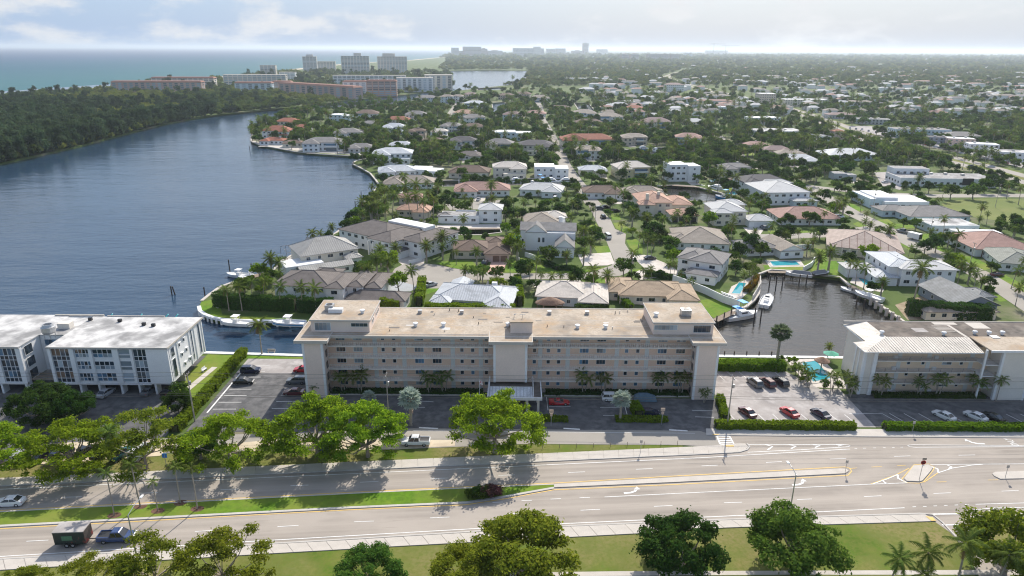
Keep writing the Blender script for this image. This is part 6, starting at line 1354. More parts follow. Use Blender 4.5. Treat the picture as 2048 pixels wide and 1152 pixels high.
def tree_proto(kind, seed):
    rng = np.random.default_rng(seed); tr = MB()
    if kind == 'umbrella':
        H, R, n, lm, sz = 10.5, 8.8, 17000, L_YELLOW, (.17, .30); lobes = []
        for i in range(95):
            a = rng.uniform(0, 2 * np.pi); rr = R * rng.random() ** .55 * .9; z = 3.2 + (1 - (rr / R) ** 2) * 6.0 + rng.normal() * 1.0
            k = rng.uniform(.9, 1.9); lobes.append((rr * np.cos(a), rr * np.sin(a), z, k, k, rng.uniform(.35, .75)))
        limbs(tr, H, [l[:3] for l in lobes[::7]], .36, rng, .26); pos, nrm = lobes_points(lobes, n, rng, .5, .3)
    elif kind == 'sparse':
        H, R, n, lm, sz = 9, 5.6, 8500, L_OLIVE, (.13, .25); lobes = []
        for i in range(34):
            a = rng.uniform(0, 2 * np.pi); rr = R * rng.random() ** .5; z = 3.0 + (1 - (rr / R) ** 2) * 5.2 + rng.normal() * 1.0; k = rng.uniform(.8, 1.7); lobes.append((rr * np.cos(a), rr * np.sin(a), z, k, k, rng.uniform(.3, .6)))
        limbs(tr, H, [l[:3] for l in lobes[::3]], .2, rng, .28); pos, nrm = lobes_points(lobes, n, rng, .6, .2)
    elif kind in ('dome', 'domedark', 'domeolive'):
        H, R, n, sz = 9.5, 6.6, 14000, (.16, .32); lm = {'dome': L_GREEN, 'domedark': L_DARK, 'domeolive': L_OLIVE}[kind]; lobes = []
        for i in range(80):
            d = rng.normal(size=3); d[2] = abs(d[2]) * .9 - .25; d /= np.linalg.norm(d); f = rng.uniform(.5, .98)
            k = rng.uniform(.7, 1.7); lobes.append((d[0] * R * f, d[1] * R * f, 4.6 + d[2] * 4.6 * f, k, k, k * .75))
        limbs(tr, H, [l[:3] for l in lobes[::8]], .38, rng, .22); pos, nrm = lobes_points(lobes, n, rng, .3, .25)
    elif kind in ('round', 'rounddark', 'roundyellow'):
        H, R, n, sz = 7.5, 3.9, 1000, (.30, .58); lm = {'round': L_GREEN, 'rounddark': L_DARK, 'roundyellow': L_HEDGE}[kind]; lobes = []
        for i in range(18):
            d = rng.normal(size=3); d[2] = abs(d[2]) - .3; d /= np.linalg.norm(d); f = rng.uniform(.45, .85); k = rng.uniform(.9, 1.7)
            lobes.append((d[0] * R * f, d[1] * R * f, 4.2 + d[2] * 3.2 * f, k, k, k * .8))
        limbs(tr, H, [l[:3] for l in lobes[::4]], .24, rng, .25); pos, nrm = lobes_points(lobes, n, rng, .35, .25)
    elif kind == 'pine':
        H, R, n, lm, sz = 12.5, 5.0, 760, L_FOREST, (.45, .9); lobes = []
        for i in range(22):
            z = rng.uniform(.22, 1.0); rr = R * (1.05 - z * .6) * rng.random() ** .5; a = rng.uniform(0, 6.28); k = rng.uniform(1.1, 2.0); lobes.append((rr * np.cos(a), rr * np.sin(a), z * H, k, k, k * 1.1))
        tr.tube([(0, 0, 0), (0, 0, H * .85)], [.3, .06], 5, False); pos, nrm = lobes_points(lobes, n, rng, .4, .1)
    elif kind == 'mangrove':
        H, R, n, lm, sz = 8, 5.0, 520, L_FOREST, (.5, .95); lobes = []
        for i in range(16):
            d = rng.normal(size=3); d[2] = abs(d[2]) - .4; d /= np.linalg.norm(d); f = rng.uniform(.4, .9); k = rng.uniform(1.2, 2.2); lobes.append((d[0] * R * f, d[1] * R * f, 4.0 + d[2] * 3.4 * f, k, k, k * .8))
        tr.tube([(0, 0, 0), (0, 0, 4)], [.3, .1], 5, False); pos, nrm = lobes_points(lobes, n, rng, .3, .2)
    elif kind in ('shrub', 'shrubpurple'):
        H, R, n, sz = 2.2, 1.5, 900, (.10, .20); lm = L_GREEN if kind == 'shrub' else L_PURPLE; lobes = []
        for i in range(16):
            d = rng.normal(size=3); d[2] = abs(d[2]); d /= np.linalg.norm(d); f = rng.uniform(.3, .8); k = rng.uniform(.35, .7); lobes.append((d[0] * R * f, d[1] * R * f, .6 + d[2] * 1.1 * f, k, k, k))
        limbs(tr, H, [l[:3] for l in lobes[::3]], .06, rng, .1); pos, nrm = lobes_points(lobes, n, rng, .4, .3); pos[:, 2] = np.maximum(pos[:, 2], .08)
    if 'shrub' not in kind: pos[:, 2] = np.maximum(pos[:, 2], .5)
    cm = leaf_mesh('crown', lm, pos, nrm, rng.uniform(*sz, len(pos)), .55, rng)
    return [('trunk', tr.mesh('trunk', M_BARK)), ('crown', cm)]
def frond(v, f, base, az, el, L_, droop, nl, lw, rng, split=True):
    """one feather frond: arching rib with leaflets hanging to both sides"""
    d = np.array([math.cos(az), math.sin(az)]); pts = []; e = el; p = np.array(base, float); seg = 7
    for i in range(seg + 1):
        pts.append(p.copy()); p = p + np.array([d[0] * math.cos(e), d[1] * math.cos(e), math.sin(e)]) * L_ / seg; e -= droop / seg * (0.5 + i / seg * 1.2)
    pts = np.array(pts); side = np.array([-d[1], d[0], 0])
    for j in range(nl):
        t = (0.12 + .86 * j / nl) * seg; i = min(int(t), seg - 1); q = pts[i] + (pts[i + 1] - pts[i]) * (t - i); tan = pts[i + 1] - pts[i]; tan /= np.linalg.norm(tan)
        ll = lw * math.sin(math.pi * (.18 + .78 * j / nl)) ** .7 * rng.uniform(.85, 1.1)
        for s in (-1, 1):
            tip = q + side * s * ll * .82 + tan * ll * .45 + np.array([0, 0, -ll * rng.uniform(.25, .6)])
            w_ = tan * (L_ / nl) * .48; n = len(v)
            v.extend([tuple(q - w_), tuple(q + w_), tuple(tip)]); f.append((n, n + 1, n + 2))
def palm_proto(kind, seed):
    rng = np.random.default_rng(seed); tr = MB(); v, f = [], []; v2, f2 = [], []; lm = L_PALM
    if kind == 'coconut':
        H = 8.5; lean = rng.uniform(-.9, .9, 2); pts = [(lean[0] * t * t, lean[1] * t * t, H * t) for t in np.linspace(0, 1, 6)]; tr.tube(pts, [.24, .17, .15, .14, .13, .14], 6, False)
        top = (lean[0], lean[1], H); nf = 19
        for i in range(nf): frond(v, f, top, i * 2.399 + rng.uniform(-.2, .2), math.radians(72 - 105 * i / nf), rng.uniform(2.9, 3.6), rng.uniform(1.1, 1.7), 15, .85, rng)
        for i in range(3): frond(v2, f2, top, rng.uniform(0, 6.3), math.radians(-45), 2.6, .9, 10, .7, rng)
    elif kind == 'date':
        H = 5.5; tr.tube([(0, 0, 0), (0, 0, H * .5), (0, 0, H)], [.34, .27, .34], 7, False); top = (0, 0, H); nf = 34
        for i in range(nf): frond(v, f, top, i * 2.399 + rng.uniform(-.2, .2), math.radians(82 - 118 * i / nf), rng.uniform(2.4, 3.0), rng.uniform(.8, 1.2), 13, .6, rng)
        for i in range(6): frond(v2, f2, top, rng.uniform(0, 6.3), math.radians(-58), 1.8, .5, 9, .45, rng)
    elif kind == 'slim':
        H = 8.3; tr.tube([(0, 0, 0), (.1, 0, H * .5), (.15, .05, H)], [.13, .10, .10], 6, False); top = (.15, .05, H); nf = 12
        for i in range(nf): frond(v, f, top, i * 2.399, math.radians(60 - 90 * i / nf), rng.uniform(1.5, 1.9), 1.3, 12, .5, rng)
    elif kind == 'cluster':
        H = 4.8
        for k in range(3):
            a = k * 2.1 + rng.uniform(-.3, .3); tx, ty, hz_ = 1.1 * math.cos(a), 1.1 * math.sin(a), H * rng.uniform(.8, 1.05); tr.tube([(tx * .2, ty * .2, 0), (tx * .6, ty * .6, hz_ * .6), (tx, ty, hz_)], [.12, .1, .09], 5, False)
            for i in range(12): frond(v, f, (tx, ty, hz_), i * 2.399 + k, math.radians(68 - 95 * i / 12), rng.uniform(1.7, 2.1), 1.4, 11, .55, rng)
    elif kind in ('fan', 'fangreen'):
        H = 7.6 if kind == 'fangreen' else 5.0; tr.tube([(0, 0, 0), (0, 0, H * .5), (0, 0, H)], [.30, .24, .26], 7, False); lm = L_SILVER if kind == 'fan' else leaf_mat_cache('blue_green_fan', (0.10, 0.15, 0.07), (0.17, 0.22, 0.12))
        nf = 34
        for i in range(nf):
            az = i * 2.399; el = math.radians(80 - 112 * i / nf); d = np.array([math.cos(az) * math.cos(el), math.sin(az) * math.cos(el), math.sin(el)]); hub = np.array([0, 0, H]) + d * rng.uniform(1.0, 1.5)
            side = np.array([-math.sin(az), math.cos(az), 0]); up = np.cross(d, side); Rf = rng.uniform(.85, 1.15); ns = 11
            for k in range(ns):
                a = -2.0 + 4.0 * k / (ns - 1); c1 = d * math.cos(a) + side * math.sin(a); n = len(v); w_ = np.cross(c1, up) * .16
                tip = hub + c1 * Rf + up * (-.12 - .18 * (k % 2)); mid_ = hub + c1 * Rf * .55
                v.extend([tuple(hub), tuple(mid_ - w_), tuple(tip), tuple(mid_ + w_)]); f.append((n, n + 1, n + 2, n + 3))
            tr.tube([(0, 0, H), tuple(hub)], .03, 3, False)
    n0, nf_ = len(v), len(f); v += v2; f += [tuple(i + n0 for i in q) for q in f2]
    me = bpy.data.meshes.new('crown'); me.from_pydata(v, [], f); me.materials.append(lm); me.materials.append(L_PALMDRY); me.polygons.foreach_set('material_index', [0] * nf_ + [1] * len(f2)); me.update()
    return [('trunk', tr.mesh('trunk', M_PALMTRUNK)), ('crown', me)]
def leaf_mat_cache(name, a, b): return MATS.get(name) or leaf_mat(name, a, b, .3, .15)
PROTO = {}
for k, n in (('umbrella', 4), ('sparse', 3), ('dome', 2), ('domedark', 2), ('domeolive', 2), ('round', 4), ('rounddark', 3), ('roundyellow', 2), ('shrub', 2), ('shrubpurple', 2)): PROTO[k] = [tree_proto(k, 10 * i + len(k)) for i in range(n)]
for k, n in (('coconut', 4), ('date', 2), ('slim', 2), ('cluster', 3), ('fan', 1), ('fangreen', 1)): PROTO[k] = [palm_proto(k, 5 + 10 * i) for i in range(n)]
NAMES = {'umbrella': 'umbrella_tree', 'sparse': 'sparse_tree', 'dome': 'dome_tree', 'domedark': 'dark_tree', 'domeolive': 'dome_tree', 'round': 'round_tree', 'rounddark': 'dark_tree', 'roundyellow': 'bright_tree', 'shrub': 'shrub', 'shrubpurple': 'purple_shrub', 'coconut': 'coconut_palm', 'date': 'date_palm', 'slim': 'slim_palm', 'cluster': 'clump_palm', 'fan': 'silver_fan_palm', 'fangreen': 'fan_palm'}
PLANTS = []
def plant(kind, x, y, s=1.0, label=None, group=None, z=0.0, sz=1.0, var=None, rz=None):
    p = random.choice(PROTO[kind]) if var is None else PROTO[kind][var % len(PROTO[kind])]
    o = empty(NAMES[kind], (x, y, z), random.uniform(0, 6.28) if rz is None else rz)
    o.scale = (s, s, s * sz); o['category'] = 'palm' if 'palm' in NAMES[kind] else ('shrub' if 'shrub' in kind else 'tree')
    for nm, me in p: new(nm, me, o)
    if label: o['label'] = label
    if group: o['group'] = group
    PLANTS.append((o, kind)); return o
def top_at(px, py, H): return G(px, py, H)

# --- the row of yellow-green shade trees along the verge, and the trees below the road
GRP = 'shade trees along the far verge'
for (px, py, s, sz, v, lab) in ((-20, 952, 1.05, .85, 0, 'yellow-green shade tree at the far left frame edge over parked cars'), (150, 941, 1.0, .86, 1, 'yellow-green shade tree second from the left over the parked cars'),
      (458, 929, 1.0, .9, 2, 'yellow-green shade tree beside the tangled bush and blue sign'), (636, 908, 1.1, .95, 3, 'broad yellow-green tree whose crown hides the sandy verge, left of a pair'), (736, 914, 1.0, 1.02, 0, 'bright green shade tree over the white pickup, right of a pair'), (990, 905, 1.12, 1.02, 1, 'big bright green tree in front of the entrance porch')):
    x, y = G(px, py); plant('umbrella', x, y, s, lab, GRP, sz=sz, var=v)
x, y = G(294, 938); plant('sparse', x, y, 1.25, 'thin-crowned olive tree with bare branches beside the silver car', GRP, sz=.95, var=0)
GRP2 = 'trees on the near lawn'
for kind, px, py, H, s, v, lab in (('sparse', 60, 1110, 6.0, .62, 1, 'small thin tree at the lower left beside the pavement'), ('sparse', 175, 1095, 7.5, .8, 2, 'thin olive tree in front of the trailer'), ('sparse', 300, 1070, 9, 1.1, 0, 'olive tree in front of the blue pickup and lamp post'), ('sparse', 445, 1058, 9, 1.15, 1, 'wispy olive tree right of the lamp post at the lower left'),
      ('dome', 738, 1068, 8.0, .78, 0, 'grey-green tree at the bottom, left of the broad olive one'), ('domeolive', 1045, 1040, 9.5, 1.25, 0, 'broad olive tree in the middle of the bottom edge'), ('domeolive', 930, 1075, 7.5, .75, 1, 'smaller olive tree leaning on the broad one at the bottom'), ('domedark', 1365, 1024, 9.5, 1.0, 0, 'dense dark round tree in the lower right centre'), ('dome', 1592, 1026, 9.5, 1.12, 1, 'large mid green tree behind the right-hand lamp post'), ('domeolive', 2020, 1040, 8.5, 1.1, 1, 'spreading olive tree at the lower right corner')):
    x, y = top_at(px, py, H); plant(kind, x, y - 1.5, s, lab, GRP2, var=v, sz=.76 if 'broad olive' in lab else (.86 if kind == 'sparse' else .95))
for px, py, H, lab in ((1790, 1120, 6.5, 'leftmost of the dark feathery palms at the lower right'), (1868, 1108, 7.2, 'second dark feathery palm at the lower right'), (1935, 1090, 8, 'tallest dark feathery palm at the lower right'), (2010, 1118, 6.8, 'dark feathery palm in the lower right corner'), (1840, 1150, 5.5, 'lowest dark feathery palm cut by the bottom edge')):
    x, y = top_at(px, py, H); plant('coconut', x, y, H / 8.5 * 1.05, lab, 'palms at the lower right')
x, y = G(88, 846); plant('domedark', x, y, .95, 'large dark glossy fig tree before the white block, left half', 'dark fig trees', sz=.95, var=0)
x, y = G(150, 845); plant('domedark', x, y, .72, 'smaller dark glossy fig tree before the white block, right half', 'dark fig trees', sz=1.05, var=1)
x, y = G(357, 826); plant('domedark', x, y, .48, 'dark round tree at the corner beside the utility pole', sz=1.1, var=1)
x, y = G(362, 800); plant('round', x, y, .6, 'small tree against the right end of the white block')
x, y = G(402, 918); plant('dome', x, y, .66, 'tangled vine-covered bush between two shade trees', sz=.95, var=1)
x, y = G(233, 925); plant('coconut', x, y, .8, 'dark palm between the parked cars and the thin-crowned tree')
for i, (bx, by, tx, ty) in enumerate(((229, 1032, 217, 945), (281, 1014, 267, 925), (316, 1023, 311, 962), (361, 1007, 352, 930), (395, 1019, 388, 935))):
    x, y = G(bx, by); h = height_of(x, y, ty - 4, 0) if False else [8.4, 8.6, 6.0, 7.4, 8.2][i]
    plant('slim', x, y, h / 8.3, 'slim palm in the grass median, %s from the left' % ('first', 'second', 'third and shortest', 'fourth', 'fifth')[i], 'slim palms in the median')
    o = MB().lathe([(.001, .17), (1.3, .15), (1.45, .10)], 14, (0, 0, 0)).build('mulch_ring', M_MULCH, None, (x, y, 0)); o.scale = (.85, .6, 1); o['kind'] = 'structure'
# palms against the long block and the apricot one
for i, (px, s) in enumerate(((686, 1.0), (722, 1.15), (858, .95), (888, 1.05), (1166, 1.1), (1206, .95), (1318, 1.0), (1360, 1.05))):
    q = G(px, 792); plant('cluster', q[0] * 137.9 / q[1], 138.0, s * .98, 'palm clump against the long block, %s from the left' % ('first', 'second', 'third', 'fourth', 'fifth', 'sixth', 'seventh', 'eighth')[i], 'palm clumps against the long block')
for i, (px, s) in enumerate(((1700, .8), (1760, 1.0), (1836, .9), (1874, 1.1), (1948, 1.05))):
    q = G(px, 796); plant('cluster', q[0] * 137.6 / q[1], 137.8, s * .95, 'palm clump against the apricot block, %s from the left' % ('first', 'second', 'third', 'fourth', 'fifth')[i], 'palm clumps against the apricot block')
x, y = G(1992, 802); plant('coconut', x, y, .62, 'palm standing alone before the stair tower of the apricot block')
for px, py, lab in ((632, 792, 'shrubby palm at the foot of the left stair tower'), (1408, 806, 'shrubby palm at the foot of the right stair tower')):
    x, y = G(px, py); plant('cluster', x, y, .62, lab)
x, y = G(740, 826); plant('fan', x, y, .75, 'low silver fan palm behind the yellow-green tree pair')
x, y = G(822, 851); plant('fan', x, y, 1.22, 'silver fan palm on a tall trunk beside the left pylon sign')
x, y = G(1240, 843); plant('fan', x, y, 1.02, 'silver fan palm in the middle planting island')
x, y = G(1553, 727); plant('fangreen', x, y, 1.32, 'tall fan palm standing before the right-hand canal basin', sz=.82)
x, y = G(524, 709); plant('coconut', x, y, 1.0, 'leaning coconut palm on the bank beside the long block', var=1)
# hand placed palms of the neighbourhood: (crown px, crown py, height, kind)
HP = [(540, 513, 7.5, 'date'), (556, 522, 6.5, 'date'), (641, 466, 6, 'coconut'), (452, 577, 7, 'coconut'), (478, 574, 7.5, 'coconut'), (500, 566, 7, 'coconut'), (522, 562, 7.5, 'coconut'), (556, 572, 8, 'coconut'), (600, 574, 8, 'coconut'), (628, 576, 8, 'coconut'),
 (735, 536, 7, 'date'), (752, 513, 7.5, 'date'), (776, 520, 7, 'date'), (760, 497, 7, 'date'), (722, 532, 6, 'coconut'), (790, 492, 6.5, 'date'), (826, 541, 7.5, 'coconut'), (930, 537, 5, 'date'), (965, 541, 5, 'date'), (852, 488, 7, 'date'), (884, 470, 8, 'date'), (905, 482, 7, 'coconut'), (953, 500, 6, 'date'), (912, 503, 5, 'coconut'),
 (1034, 492, 6, 'date'), (1134, 507, 5.5, 'date'), (1168, 502, 5.5, 'date'), (1182, 480, 6, 'date'), (1168, 458, 6.5, 'date'), (1080, 548, 5, 'coconut'), (1102, 550, 5.5, 'coconut'), (1215, 547, 6.5, 'date'), (1278, 470, 6, 'coconut'), (1266, 422, 7, 'date'), (1294, 432, 7, 'date'), (1248, 385, 9, 'coconut'), (1232, 372, 8, 'coconut'), (1362, 545, 4, 'coconut'), (1350, 527, 4.5, 'coconut'),
 (1490, 548, 6, 'coconut'), (1506, 530, 6, 'coconut'), (1465, 452, 8, 'coconut'), (1470, 437, 7, 'coconut'), (1640, 510, 7, 'date'), (1663, 500, 7.5, 'date'), (1718, 528, 7, 'coconut'), (1735, 535, 7.5, 'coconut'), (1702, 525, 6, 'coconut'), (1842, 533, 12, 'coconut'), (1780, 455, 7, 'date'), (1755, 462, 5.5, 'date'), (1820, 494, 5, 'coconut'), (1778, 478, 4, 'coconut'), (1943, 535, 6, 'date'), (1966, 558, 4.5, 'date'), (2032, 540, 6.5, 'coconut'), (2040, 575, 6, 'coconut'), (1690, 400, 8, 'date'), (1682, 410, 8, 'coconut'), (1650, 425, 6, 'coconut'), (1893, 437, 7, 'coconut'), (1895, 505, 6, 'date'),
 (783, 390, 11, 'coconut'), (806, 372, 11, 'coconut'), (827, 368, 12, 'coconut'), (818, 396, 10, 'coconut'), (835, 390, 11, 'coconut'), (770, 400, 9, 'coconut'), (858, 385, 9, 'coconut'), (874, 372, 9, 'coconut'), (740, 412, 8, 'date'), (728, 425, 7, 'coconut'), (762, 380, 9, 'coconut'),
 (505, 246, 11, 'coconut'), (518, 238, 12, 'coconut'), (530, 232, 12, 'coconut'), (541, 236, 10, 'coconut'), (500, 255, 9, 'coconut'), (612, 243, 10, 'coconut'), (625, 250, 9, 'coconut'), (983, 366, 9, 'date'), (985, 395, 9, 'coconut'), (945, 400, 6, 'coconut'), (1265, 318, 9, 'coconut'), (1255, 330, 9, 'coconut'), (1330, 325, 10, 'coconut'), (1320, 335, 9, 'coconut'),
 (1710, 290, 11, 'coconut'), (1725, 312, 8, 'coconut'), (1700, 273, 12, 'coconut'), (1718, 268, 12, 'coconut'), (1735, 280, 11, 'coconut'), (1765, 292, 11, 'coconut'), (1775, 298, 10, 'coconut'), (1795, 286, 11, 'coconut'), (1805, 282, 11, 'coconut'), (1850, 277, 9, 'coconut'), (1920, 288, 10, 'coconut'), (1950, 297, 9, 'coconut'), (1975, 305, 9, 'coconut'), (2020, 368, 8, 'coconut'), (2045, 375, 9, 'coconut'), (1840, 352, 8, 'date'), (1658, 246, 9, 'coconut'), (1642, 240, 9, 'coconut'), (1610, 235, 9, 'coconut'), (1580, 232, 9, 'coconut')]
for px, py, H, kd in HP:
    x, y = G(px, py, H); plant(kd, x, y, H / {'coconut': 8.5, 'date': 5.5}[kd] * (1 if kd == 'coconut' else .92), group='palms among the houses')

for px, py, s in ((704, 448, .9), (716, 440, 1.0), (722, 428, .8), (733, 432, 1.1), (745, 424, 1.0), (738, 410, .9), (752, 440, 1.0), (765, 428, .9), (752, 402, .9), (860, 425, 1.0), (875, 430, .8), (866, 410, 1.0)):
    x, y = G(px, py); plant(random.choice(('round', 'rounddark')), x, y, s, group='trees among the houses', sz=.85)
for px, py, H in ((722, 402, 9), (742, 398, 10), (755, 408, 9), (768, 415, 9), (750, 388, 10), (775, 378, 10), (846, 402, 9), (866, 398, 9)):
    x, y = G(px, py, H); plant('coconut', x, y, H / 8.5, group='palms among the houses')
# --- scattered trees and palms in gardens
def inside(p, poly):
    x, y = p; c = False; j = len(poly) - 1
    for i in range(len(poly)):
        if (poly[i][1] > y) != (poly[j][1] > y) and x < (poly[j][0] - poly[i][0]) * (y - poly[i][1]) / (poly[j][1] - poly[i][1]) + poly[i][0]: c = not c
        j = i
    return c
LAWNP = [pts2(l) for l in LAWNS] + [pts2(LOTPX)]
class Keep:
    """polygons sorted into a coarse grid so that a point is tested only against near ones"""
    def __init__(s, polys, cell=40):
        s.c = cell; s.g = {}
        for p in polys:
            xs = [q[0] for q in p]; ys = [q[1] for q in p]
            if max(xs) - min(xs) > 4000: continue
            for i in range(int(min(xs) // cell), int(max(xs) // cell) + 1):
                for j in range(int(min(ys) // cell), int(max(ys) // cell) + 1): s.g.setdefault((i, j), []).append(p)
    def hit(s, p): return any(inside(p, q) for q in s.g.get((int(p[0] // s.c), int(p[1] // s.c)), ()))
POOLS = [pts2(l) for l in ([(1458, 592), (1478, 563), (1496, 566), (1484, 590)], [(1530, 520), (1605, 518), (1605, 533), (1535, 535)], [(1020, 470), (1040, 468), (1040, 482), (1020, 482)])]
FIELDP = [pts2([(1875, 405), (1963, 393), (2300, 396), (2300, 485), (2048, 450), (1960, 440), (1900, 426)])]
KEEP = Keep(FOOT + STREETS + CANALS + FIELDP + POOLS); KEEPL = Keep(LAWNP)
FKEEP = Keep(FOOT)
def on_land(p): return inside(p, MAIN_OUT)
def near_water(p, d=3):
    return not all(on_land((p[0] + a, p[1] + b)) for a, b in ((d, 0), (-d, 0), (0, d), (0, -d)))
MAINX = [(p[0], p[1]) for p in pts2([(398, 613), (600, 650), W(0, 186), (1429, 645), (1520, 560), (1600, 545), (1700, 565), (1812, 650), W(140, 176), (2150, 640), (2150, 250), (1500, 180), (1060, 170), (900, 183), (800, 206), (640, 214), (545, 238), (498, 270), (520, 292), (745, 314), (704, 328), (757, 368), (694, 450), (546, 541)])]
random.seed(21)
cand = []; tries = 0
GRID = {}
def spaced(x, y, r):
    i, j = int(x // 12), int(y // 12)
    for a in range(i - 1, i + 2):
        for b in range(j - 1, j + 2):
            for q in GRID.get((a, b), ()):
                if (q[0] - x) ** 2 + (q[1] - y) ** 2 < (r + q[2]) ** 2: return False
    GRID.setdefault((i, j), []).append((x, y, r)); return True
for o, k in PLANTS: GRID.setdefault((int(o.location.x // 12), int(o.location.y // 12)), []).append((o.location.x, o.location.y, 1.5))
fronts = [(r.location.x, r.location.y) for r, _ in HOUSES]
while tries < 60000 and len(cand) < 1900:
    tries += 1
    py = 196 + 430 * random.random() ** 1.35; px = random.uniform(480, 2080)
    x, y = G(px, py)
    if not inside((x, y), MAINX): continue
    if KEEP.hit((x, y)) or near_water((x, y), 2.5): continue
    if KEEPL.hit((x, y)) and random.random() < .93: continue
    # leave most street fronts of houses in view: fewer trees right before a front wall
    if any(-13 < (y - fy) < 0 and abs(x - fx) < 9 for fx, fy in fronts) and random.random() < (.8 if y < 420 else .6): continue
    if y < 330 and any(FKEEP.hit((x, y + k)) for k in (4, 8, 12, 15)) and random.random() < .85: continue
    if y < 205 and x > -60: continue
    pal = random.random() < .40
    r = random.uniform(.9, 1.5) if pal else random.uniform(1.3, 2.6)
    if not spaced(x, y, r): continue
    cand.append((x, y, pal, r))
cand.sort(key=lambda c: c[1])
NB = {'p': 0, 't': 0}; EXTRA = []
npalm = sum(1 for o, k in PLANTS if 'palm' in NAMES[k])
for x, y, pal, r in cand:
    far = y > 420
    if pal:
        if npalm >= 295: EXTRA.append((x, y)); continue
        npalm += 1; k = random.choice(('coconut', 'coconut', 'date', 'cluster')); s = random.uniform(.62, 1.05) * (1.1 if far else .9)
        plant(k, x, y, s, group='palms among the houses')
    else:
        if NB['t'] >= 275: EXTRA.append((x, y)); continue
        NB['t'] += 1; k = random.choice(('round', 'round', 'rounddark', 'rounddark', 'roundyellow')) if y < 330 else random.choice(('round', 'rounddark', 'rounddark'))
        s = r / 2.1 * random.uniform(.85, 1.2) * (1.15 if far else .8)
        plant(k, x, y, s, group='trees among the houses', sz=random.uniform(.75, 1.05))
for px, py, s in ((1618, 452, 1.15), (1578, 450, .85), (1380, 448, 1.15), (1475, 322, 1.7), (1535, 335, 1.5), (1900, 398, 1.2), (1945, 398, 1.3), (1720, 330, 1.6), (1690, 345, 1.4), (1830, 460, .8), (1870, 505, 1.0), (1120, 440, 1.2), (1090, 425, 1.0), (890, 420, 1.1), (1150, 425, 1.0), (1390, 535, .8), (1500, 505, 1.1), (1480, 520, 1.0), (1520, 515, .9), (1310, 480, 1.1), (1340, 500, 1.0), (1010, 430, 1.1), (1025, 445, 1.0)):
    x, y = G(px, py); plant(random.choice(('round', 'rounddark')), x, y, s, group='trees among the houses', sz=.9)

# --- masses nobody could count: the barrier island wood, the canopy of the plain
def crown_cloud(xy, R, Hh, n, size, m, name, rng, zlift=0.45):
    """one mesh of leaf sprays for many crowns: each crown a ragged dome of n sprays"""
    xy = np.array(xy); N_ = len(xy); R = np.broadcast_to(R, N_); Hh = np.broadcast_to(Hh, N_)
    d = rng.normal(size=(N_, n, 3)); d[:, :, 2] = np.abs(d[:, :, 2]) * 1.1 - .25; d /= np.linalg.norm(d, axis=2, keepdims=True)
    rr = rng.uniform(.6, 1.08, (N_, n, 1)); pos = d * rr
    p = np.empty((N_, n, 3)); p[:, :, 0] = xy[:, None, 0] + pos[:, :, 0] * R[:, None]; p[:, :, 1] = xy[:, None, 1] + pos[:, :, 1] * R[:, None]; p[:, :, 2] = np.maximum(.3, Hh[:, None] * (zlift + pos[:, :, 2] * (1 - zlift)))
    nrm = d + rng.normal(size=d.shape) * .5; sz = (rng.uniform(size[0], size[1], (N_, n)) * (R / R.mean())[:, None]).reshape(-1)
    o = new(name, leaf_mesh(name, m, p.reshape(-1, 3), nrm.reshape(-1, 3), sz, .7, rng)); o['kind'] = 'stuff'; return o
rng = np.random.default_rng(3)
# barrier island
ISL = pts2([(-120, 345), (0, 326), (60, 313), (160, 291), (230, 272), (270, 262), (320, 249), (380, 238), (430, 230), (510, 222), (600, 213), (690, 201), (722, 198), (795, 191), (860, 183), (905, 178), (906, 152), (890, 146), (872, 143.5), (900, 116), (820, 123), (700, 131), (620, 139), (540, 148), (440, 158), (300, 169), (195, 179), (90, 188), (0, 199)]) + [(-1100, 880), (-1200, 500)]
def sample_px(n, x0, x1, y0, y1, ok, pw=1.0):
    o = []; t = 0
    while len(o) < n and t < n * 30:
        t += 1; px = random.uniform(x0, x1); py = y0 + (y1 - y0) * random.random() ** pw; q = G(px, py)
        if ok(q): o.append(q)
    return o
forest = []
fk = Keep(FOOT, 60)
for q in sample_px(5200, -120, 905, 144, 345, lambda q: inside(q, ISL) and not fk.hit(q)): forest.append(q)
SHOREL = resample(pts2([(-120, 347), (0, 327), (60, 314), (160, 292), (230, 273), (270, 263), (320, 250), (380, 239), (430, 231), (510, 223), (600, 214), (690, 202)]), 5)
for p in SHOREL: forest.append((p[0] + random.uniform(-3, 1), p[1] + random.uniform(1, 6)))
for px, py in ((425, 158), (433, 158), (575, 144), (583, 145), (592, 146)): forest += [G(px, py)] * 2
